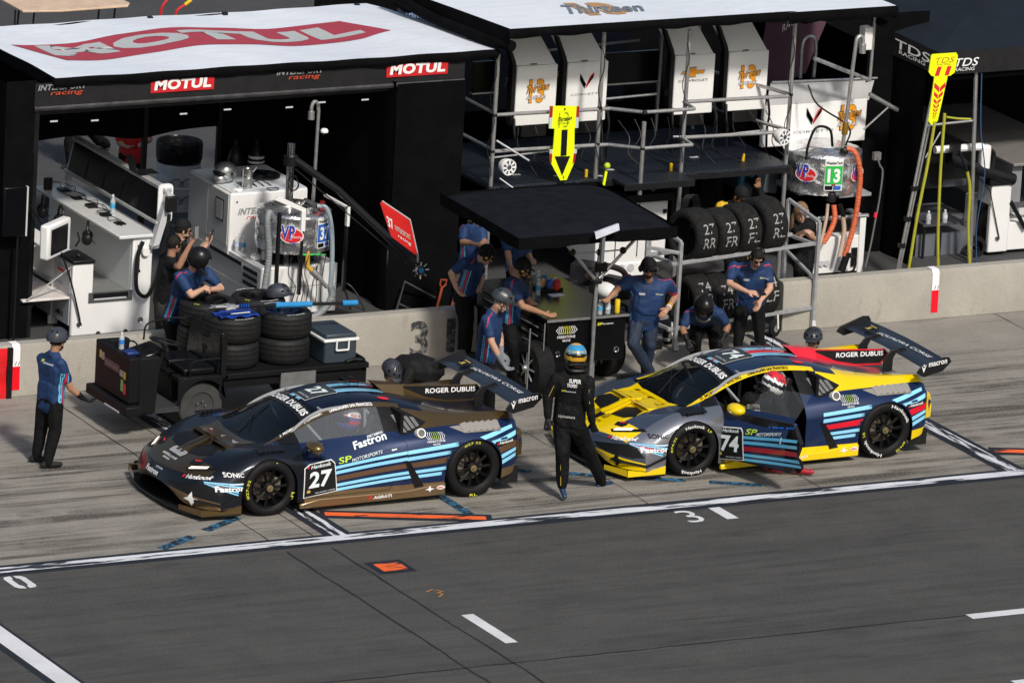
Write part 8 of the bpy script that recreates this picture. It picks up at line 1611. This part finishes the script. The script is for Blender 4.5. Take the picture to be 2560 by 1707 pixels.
            mm.build('helmet', [mat('hel_a_%s' % str(c1), c1, .2, coat=.6, var=.03), mat('hel_b_%s' % str(c2), c2, .25, coat=.5, var=.03), mat('hel_c_%s' % str(c3), c3, .25, coat=.5, var=.03), mat('visor_dark', (.01, .012, .015), .06, var=0)], t, smooth=True, ang=180)
            mm = MB(); mm.curve([H(.10, .08, -.07), H(.11, .06, -.13), H(.07, .12, -.16), H(-.07, .12, -.16), H(-.11, .06, -.13), H(-.10, .08, -.07)], .022, 8); mm.tube([H(-.10, .11, -.09), H(.10, .11, -.09)], .018, 6); mm.build('neck_restraint', BLACK, t, smooth=True)
    if glasses and head not in ('full', 'blond'):
        mm = MB()
        for g in (1, -1): mm.ball(H(g*.034, -.096, .003), (.030, .012, .019), rot=RH, u=12, v=6)
        mm.tube([H(.072, -.03, .01), H(.06, -.09, .006), H(0, -.104, .008), H(-.06, -.09, .006), H(-.072, -.03, .01)], .004, 5); mm.build('sunglasses', mat('black_lens', (.006, .006, .007), .1, var=0), t, smooth=True)
    elif head not in ('full',):
        mm = MB()
        for g in (1, -1): mm.ball(H(g*.031, -.088, .0), (.012, .008, .006), rot=RH, u=8, v=5)
        mm.build('eye', BLKL, t)
    if beard:
        mm = MB(); mm.grid(lambda u, v_: H(.074*cos(pi*(1+u))*(1-.35*v_), -.012-.088*sin(pi*u)*(1-.15*v_), -.066-.042*v_*(.35+.65*sin(pi*u))), 20, 6)
        mm.grid(lambda u, v_: H(.03*(2*u-1), -.108+.01*(2*u-1)**2, -.046-.010*v_), 6, 2); mm.build('beard', beard, t, smooth=True)
    return t, tp, body, (hc, RH, nk, p, up_, sd_, fr)
def sticker(surf, items, o, U, W, n, mats, name='shirt_lettering'):
    """print lettering on clothing: items (text,u,w,wd,ht,mat) in the plane o+U,W looking along -n"""
    me = surf.data; bvh = BVHTree.FromPolygons([v.co.copy() for v in me.vertices], [tuple(p_.vertices) for p_ in me.polygons]); U, W, n, o = V(U).normalized(), V(W).normalized(), V(n).normalized(), V(o); mm = MB()
    for t_, u, w_, wd, ht, mi in items: vs, fs = glyphs(t_, .02); mm.add([o+U*(u+wd*x)+W*(w_+ht*y)+n*.4 for x, y in vs], fs, mi)
    out = []
    for p_ in mm.v:
        h_ = bvh.ray_cast(V(p_), -n); out.append(tuple(h_[0]+n*.005) if h_[0] else tuple(V(p_)-n*.4))
    mm.v = out; return mm.build(name, mats, surf)
YL = mat('yellow_lettering', (.7, .68, .05), .5, var=0)
_, tp, _, f = person(PPL['worker'], 'person in a navy polo and bicycle helmet at far left, arm out with black glove', (.95, .55, -.15), head='bike', gloves=GLOV, sk=SK1, glasses=True, fwd=(.8, .6, 0), beard=HAIRD)
nk, p_, up_, sd_, fr = f[2:]; sticker(tp, [('SP', -.10, -.05, .05, .03, 1), ('MOTORSPORTS', -.05, -.06, .16, .016, 0)], nk-up_*.06, -sd_ if (-sd_).x > 0 else sd_, up_, -fr, [WHT, YL])
person(PPL['photo_a'], 'person in a black tee and sunglasses raising a phone, nearer the white cart', (.9, .1, 0), shirt='tee', trousers=mat('olive_trousers', (.035, .03, .022), .8), head='hair', fwd=(.9, -.3, 0))
person(PPL['photo_b'], 'person in a backwards black cap filming with a phone in both hands', (.95, -.2, -.1), shirt='tee', sk=SK2, head='backcap', beard=HAIRD, fwd=(.9, -.3, 0))
_, tp, _, f = person(PPL['leaner'], 'person in a full black helmet and navy polo leaning on the tyre stack', (.75, -.35, -.35), head='openfull', sk=SK2, glasses=False, fwd=(.8, -.5, -.1), beard=HAIRD)
person(PPL['croucher'], 'person in black crouching between the cart and the dark car, helmet down', (.15, -.85, -.6), shirt='tee', sleeves='long', head='bike', glasses=False, sk=SK2, fwd=(-.6, -.3, -.8), girth=1.5)
person(PPL['hips'], 'person in a navy polo with hands on hips by the wall number', (.9, -.3, -.5), head='capset', sk=SK2, fwd=(.9, -.4, -.1))
person(PPL['cap'], 'person in black cap and headset pressing fingers on the wagon top', (.85, -.25, -.45), head='capset', beard=HAIRD, sk=SK1, fwd=(.9, -.2, -.1))
person(PPL['greyhair'], 'grey-haired person in bicycle helmet and glasses with a grey work glove behind the rear wing', (.85, -.25, -.45), head='bike', hair=HAIRG, sk=SK2, gloves=mat('grey_glove', (.16, .17, .19), .7), glasses=False, girth=1.15, fwd=(.8, -.5, 0))
_, tp, _, f = person(PPL['bignavy'], 'heavy-set person in navy polo and cap with one hand on hip beside the wagon', (-.35, -.92, -.2), head='capset', trousers=NTROU, sk=SK1, beard=HAIRD, girth=1.28, fwd=(-.3, -.95, 0))
def front_print(tp, f, xo):
    hc, RH, nk, p, up_, sd_, fr = f; U = sd_ if sd_.dot(r2) > 0 else -sd_; sticker(tp, [('SONIC', -.15, -.02, .075, .026, 0), ('SP', .06, -.01, .03, .018, 1), ('MOTORSPORTS', .092, -.01, .07, .011, 0)], nk-up_*.12, U, up_, fr, [WHT, YL])
front_print(tp, f, 0)
_, tp, _, f = person(PPL['phone'], 'person in navy polo and headset looking at a phone in front of the tyre rack', (-.15, -.9, -.45), head='headset', sk=SK2, fwd=(-.3, -.95, 0), beard=HAIRG, girth=1.05); front_print(tp, f, 0)
_, tp, _, f = person(PPL['bent'], 'person in a plain round black helmet bending forward with gloved hands by the rack', (-.1, -.8, -.65), head='openfull', gloves=GLOV, sk=SK3, fwd=(-.2, -.9, -.3))
person(PPL['behind'], 'person in a bicycle helmet kneeling behind the yellow car, only the head showing', (-.6, -.78, -.1), head='bike', sk=SK1, glasses=False, fwd=(-.2, -.95, 0))
person(PPL['yellow'], 'person in a black suit with yellow shoulders gripping a scaffold tube, looking down', (.2, -.85, -.5), shirt='yellow', trousers=SUIT, sleeves='long', head='cap', beard=HAIRD, sk=SK3, glasses=False, fwd=(-.1, -1, 0))
person(PPL['woman'], 'person with blond braid and sunglasses on her head beside the top tyres', (-.05, -.85, -.45), shirt='suit', trousers=SUIT, head='blond', hair=HAIRB, sk=SK2, fwd=(-.1, -1, 0))
person(PPL['back_a'], 'person in a dark navy polo half hidden under the canopy edge at left', (.6, -.7, -.3), shirt='dim', head='capset', fwd=(.3, -.9, 0))
person(PPL['back_b'], 'person in blue with bare arms in the shade behind the wagon', (.2, -.9, -.3), shirt='dim', head='cap', fwd=(.1, -1, 0))
person(PPL['redshirt'], 'distant person in a red shirt behind the screen row', (0, -1, 0), shirt='red', head='hair', fwd=(0, -1, 0))
person(PPL['farlegs'], 'distant person in black trousers walking behind the tent, only legs showing', (-1, 0, 0), shirt='tee', head='hair', fwd=(-1, 0, 0))
_, tp, bd_, f = person(PPL['walker'], 'person in a black race suit and blue-yellow helmet walking between the cars, back turned', (.25, .9, -.25), shirt='suit', trousers=SUIT, sleeves='long', head='full', gloves=GLOV, shoes=mat('navy_boot', (.012, .03, .085), .45, var=.15), fwd=(.3, .95, 0), extra=((.62, .33, .02), (.04, .27, .5), (.02, .016, .014)))
nk, p_, up_, sd_, fr = f[2:]; U = sd_ if sd_.dot(r2) > 0 else -sd_
sticker(tp, [('SUPER', -.02, -.13, .14, .045, 0), ('TROFEO', -.04, -.18, .12, .04, 0), ('SP', -.10, -.24, .05, .02, 1), ('MOTORSPORTS', -.05, -.24, .12, .012, 0), ('alpinestars', -.12, -.56, .2, .045, 2)], nk, U, up_, -fr, [WHT, YL, mat('grey_white_ink', (.4, .4, .4), .5, var=0)])
pip = mat('gold_piping', (.6, .4, .05), .5, var=0)
J = PPL['walker']; m = MB()
for i in (0, 1): k_, a_ = V(J['k'][i]), V(J['a'][i]); q = V((-.045, -.045, 0)); m.tube([k_+(a_-k_)*.25+q*1.22, k_+(a_-k_)*.55+q*1.12, a_+q*1.0], .004, 5)
for i in (0, 1): s_, e_ = V(J['s'][i]), V(J['e'][i]); m.tube([s_+(e_-s_)*.3+V((-.03, -.062, .0)), e_+V((-.02, -.055, 0))], .004, 5)
m.build('suit_piping', pip, tp)
_, tp, _, f = person(PPL['exiter'], 'person in a black race suit and red-white helmet climbing out of the open car door', (.75, -.05, -.65), shirt='suit', trousers=SUIT, sleeves='long', head='full', gloves=GLOV, shoes=mat('red_boot', (.4, .015, .03), .45, var=.15), fwd=(.6, .3, -.7), extra=((.02, .022, .03), (.6, .02, .03), (.75, .75, .75)))
nk, p_, up_, sd_, fr = f[2:]; cN = (V(cam.location)-nk).normalized() if False else -fw
sticker(tp, [('SUPER', -.26, -.16, .15, .05, 0), ('TROFEO', -.24, -.22, .13, .045, 0), ('SP', -.30, -.27, .05, .02, 1), ('MOTORSPORTS', -.25, -.275, .12, .012, 0)], nk, r2, u2, -fw, [WHT, YL])
# driver inside the dark car
J = dict(head=(-2.12, .13, .86), neck=(-2.10, .13, .72), s=[(-2.1, -.06, .66), (-2.1, .32, .66)], e=[(-2.32, -.10, .52), (-2.32, .36, .52)], w=[(-2.52, .02, .64), (-2.52, .22, .64)], h=[(-2.6, .04, .68), (-2.6, .2, .68)], p=(-2.05, .13, .30), k=[(-2.5, .04, .42), (-2.5, .22, .42)], a=[(-2.9, .04, .3), (-2.9, .22, .3)], t=[(-3.0, .04, .36), (-3.0, .22, .36)])
person(J, 'person in a red and white helmet sitting inside the dark car', (-1, 0, 0), shirt='suit', trousers=SUIT, sleeves='long', head='full', gloves=GLOV, fwd=(-1, 0, 0), extra=((.55, .02, .04), (.7, .7, .7), (.05, .08, .3)))
# phones in hands
def phone(c, label, U, W, col=BLK2):
    t_ = thing('phone', c, label, 'phone', 'phones held in hands'); c = V(c); U, W = V(U).normalized(), V(W).normalized(); n = U.cross(W).normalized(); m = MB()
    vs = [c+U*a*.037+W*b*.075+n*d*.004 for d in (-1, 1) for a, b in ((-1, -1), (1, -1), (1, 1), (-1, 1))]; m.add(vs, [(0, 3, 2, 1), (4, 5, 6, 7), (0, 1, 5, 4), (1, 2, 6, 5), (2, 3, 7, 6), (3, 0, 4, 7)]); m.build('phone_body', col, t_, bevel=.003)
    m = MB()
    for a, b in ((-.4, .7), (-.4, .45), (.1, .7)): m.ball(c+U*a*.037+W*b*.075-n*.005, .006, u=6, v=4)
    m.build('camera_lens', BLKL, t_)
h_ = PPL['photo_a']['h'][0]; phone((h_[0]+.0, h_[1]-.03, h_[2]+.06), 'silver phone held up by the person in sunglasses', (.8, .5, 0), (0, 0, 1), mat('phone_silver', (.5, .48, .46), .3, metal=.5))
h_ = PPL['photo_b']['h'][0]; phone((h_[0]-.04, h_[1]-.03, h_[2]+.0), 'black phone held in two raised hands', (.6, .8, 0), (.3, 0, 1))
h_ = PPL['phone']['h'][0]; phone((h_[0]+.03, h_[1]-.03, h_[2]+.02), 'dark phone held level by the person with the headset', (1, .2, .1), (0, 1, .3))
m = MB(); w_ = V(PPL['bignavy']['w'][1]); d_ = (w_-V(PPL['bignavy']['e'][1])).normalized()
m.tube([w_-d_*.03, w_-d_*.012], .036, 12, 0); m.tube([w_-d_*.065, w_-d_*.05], .038, 12, 1); wt = m.build('wrist_watch', [WHT, mat('amber_band', (.7, .4, .0), .5)], None); tag(wt, 'white watch and yellow wristband on the hand at the hip', 'watch')
for nm_, c_ in (('photo_a', 'p'),): pass
bpy.data.scenes.remove(WS)
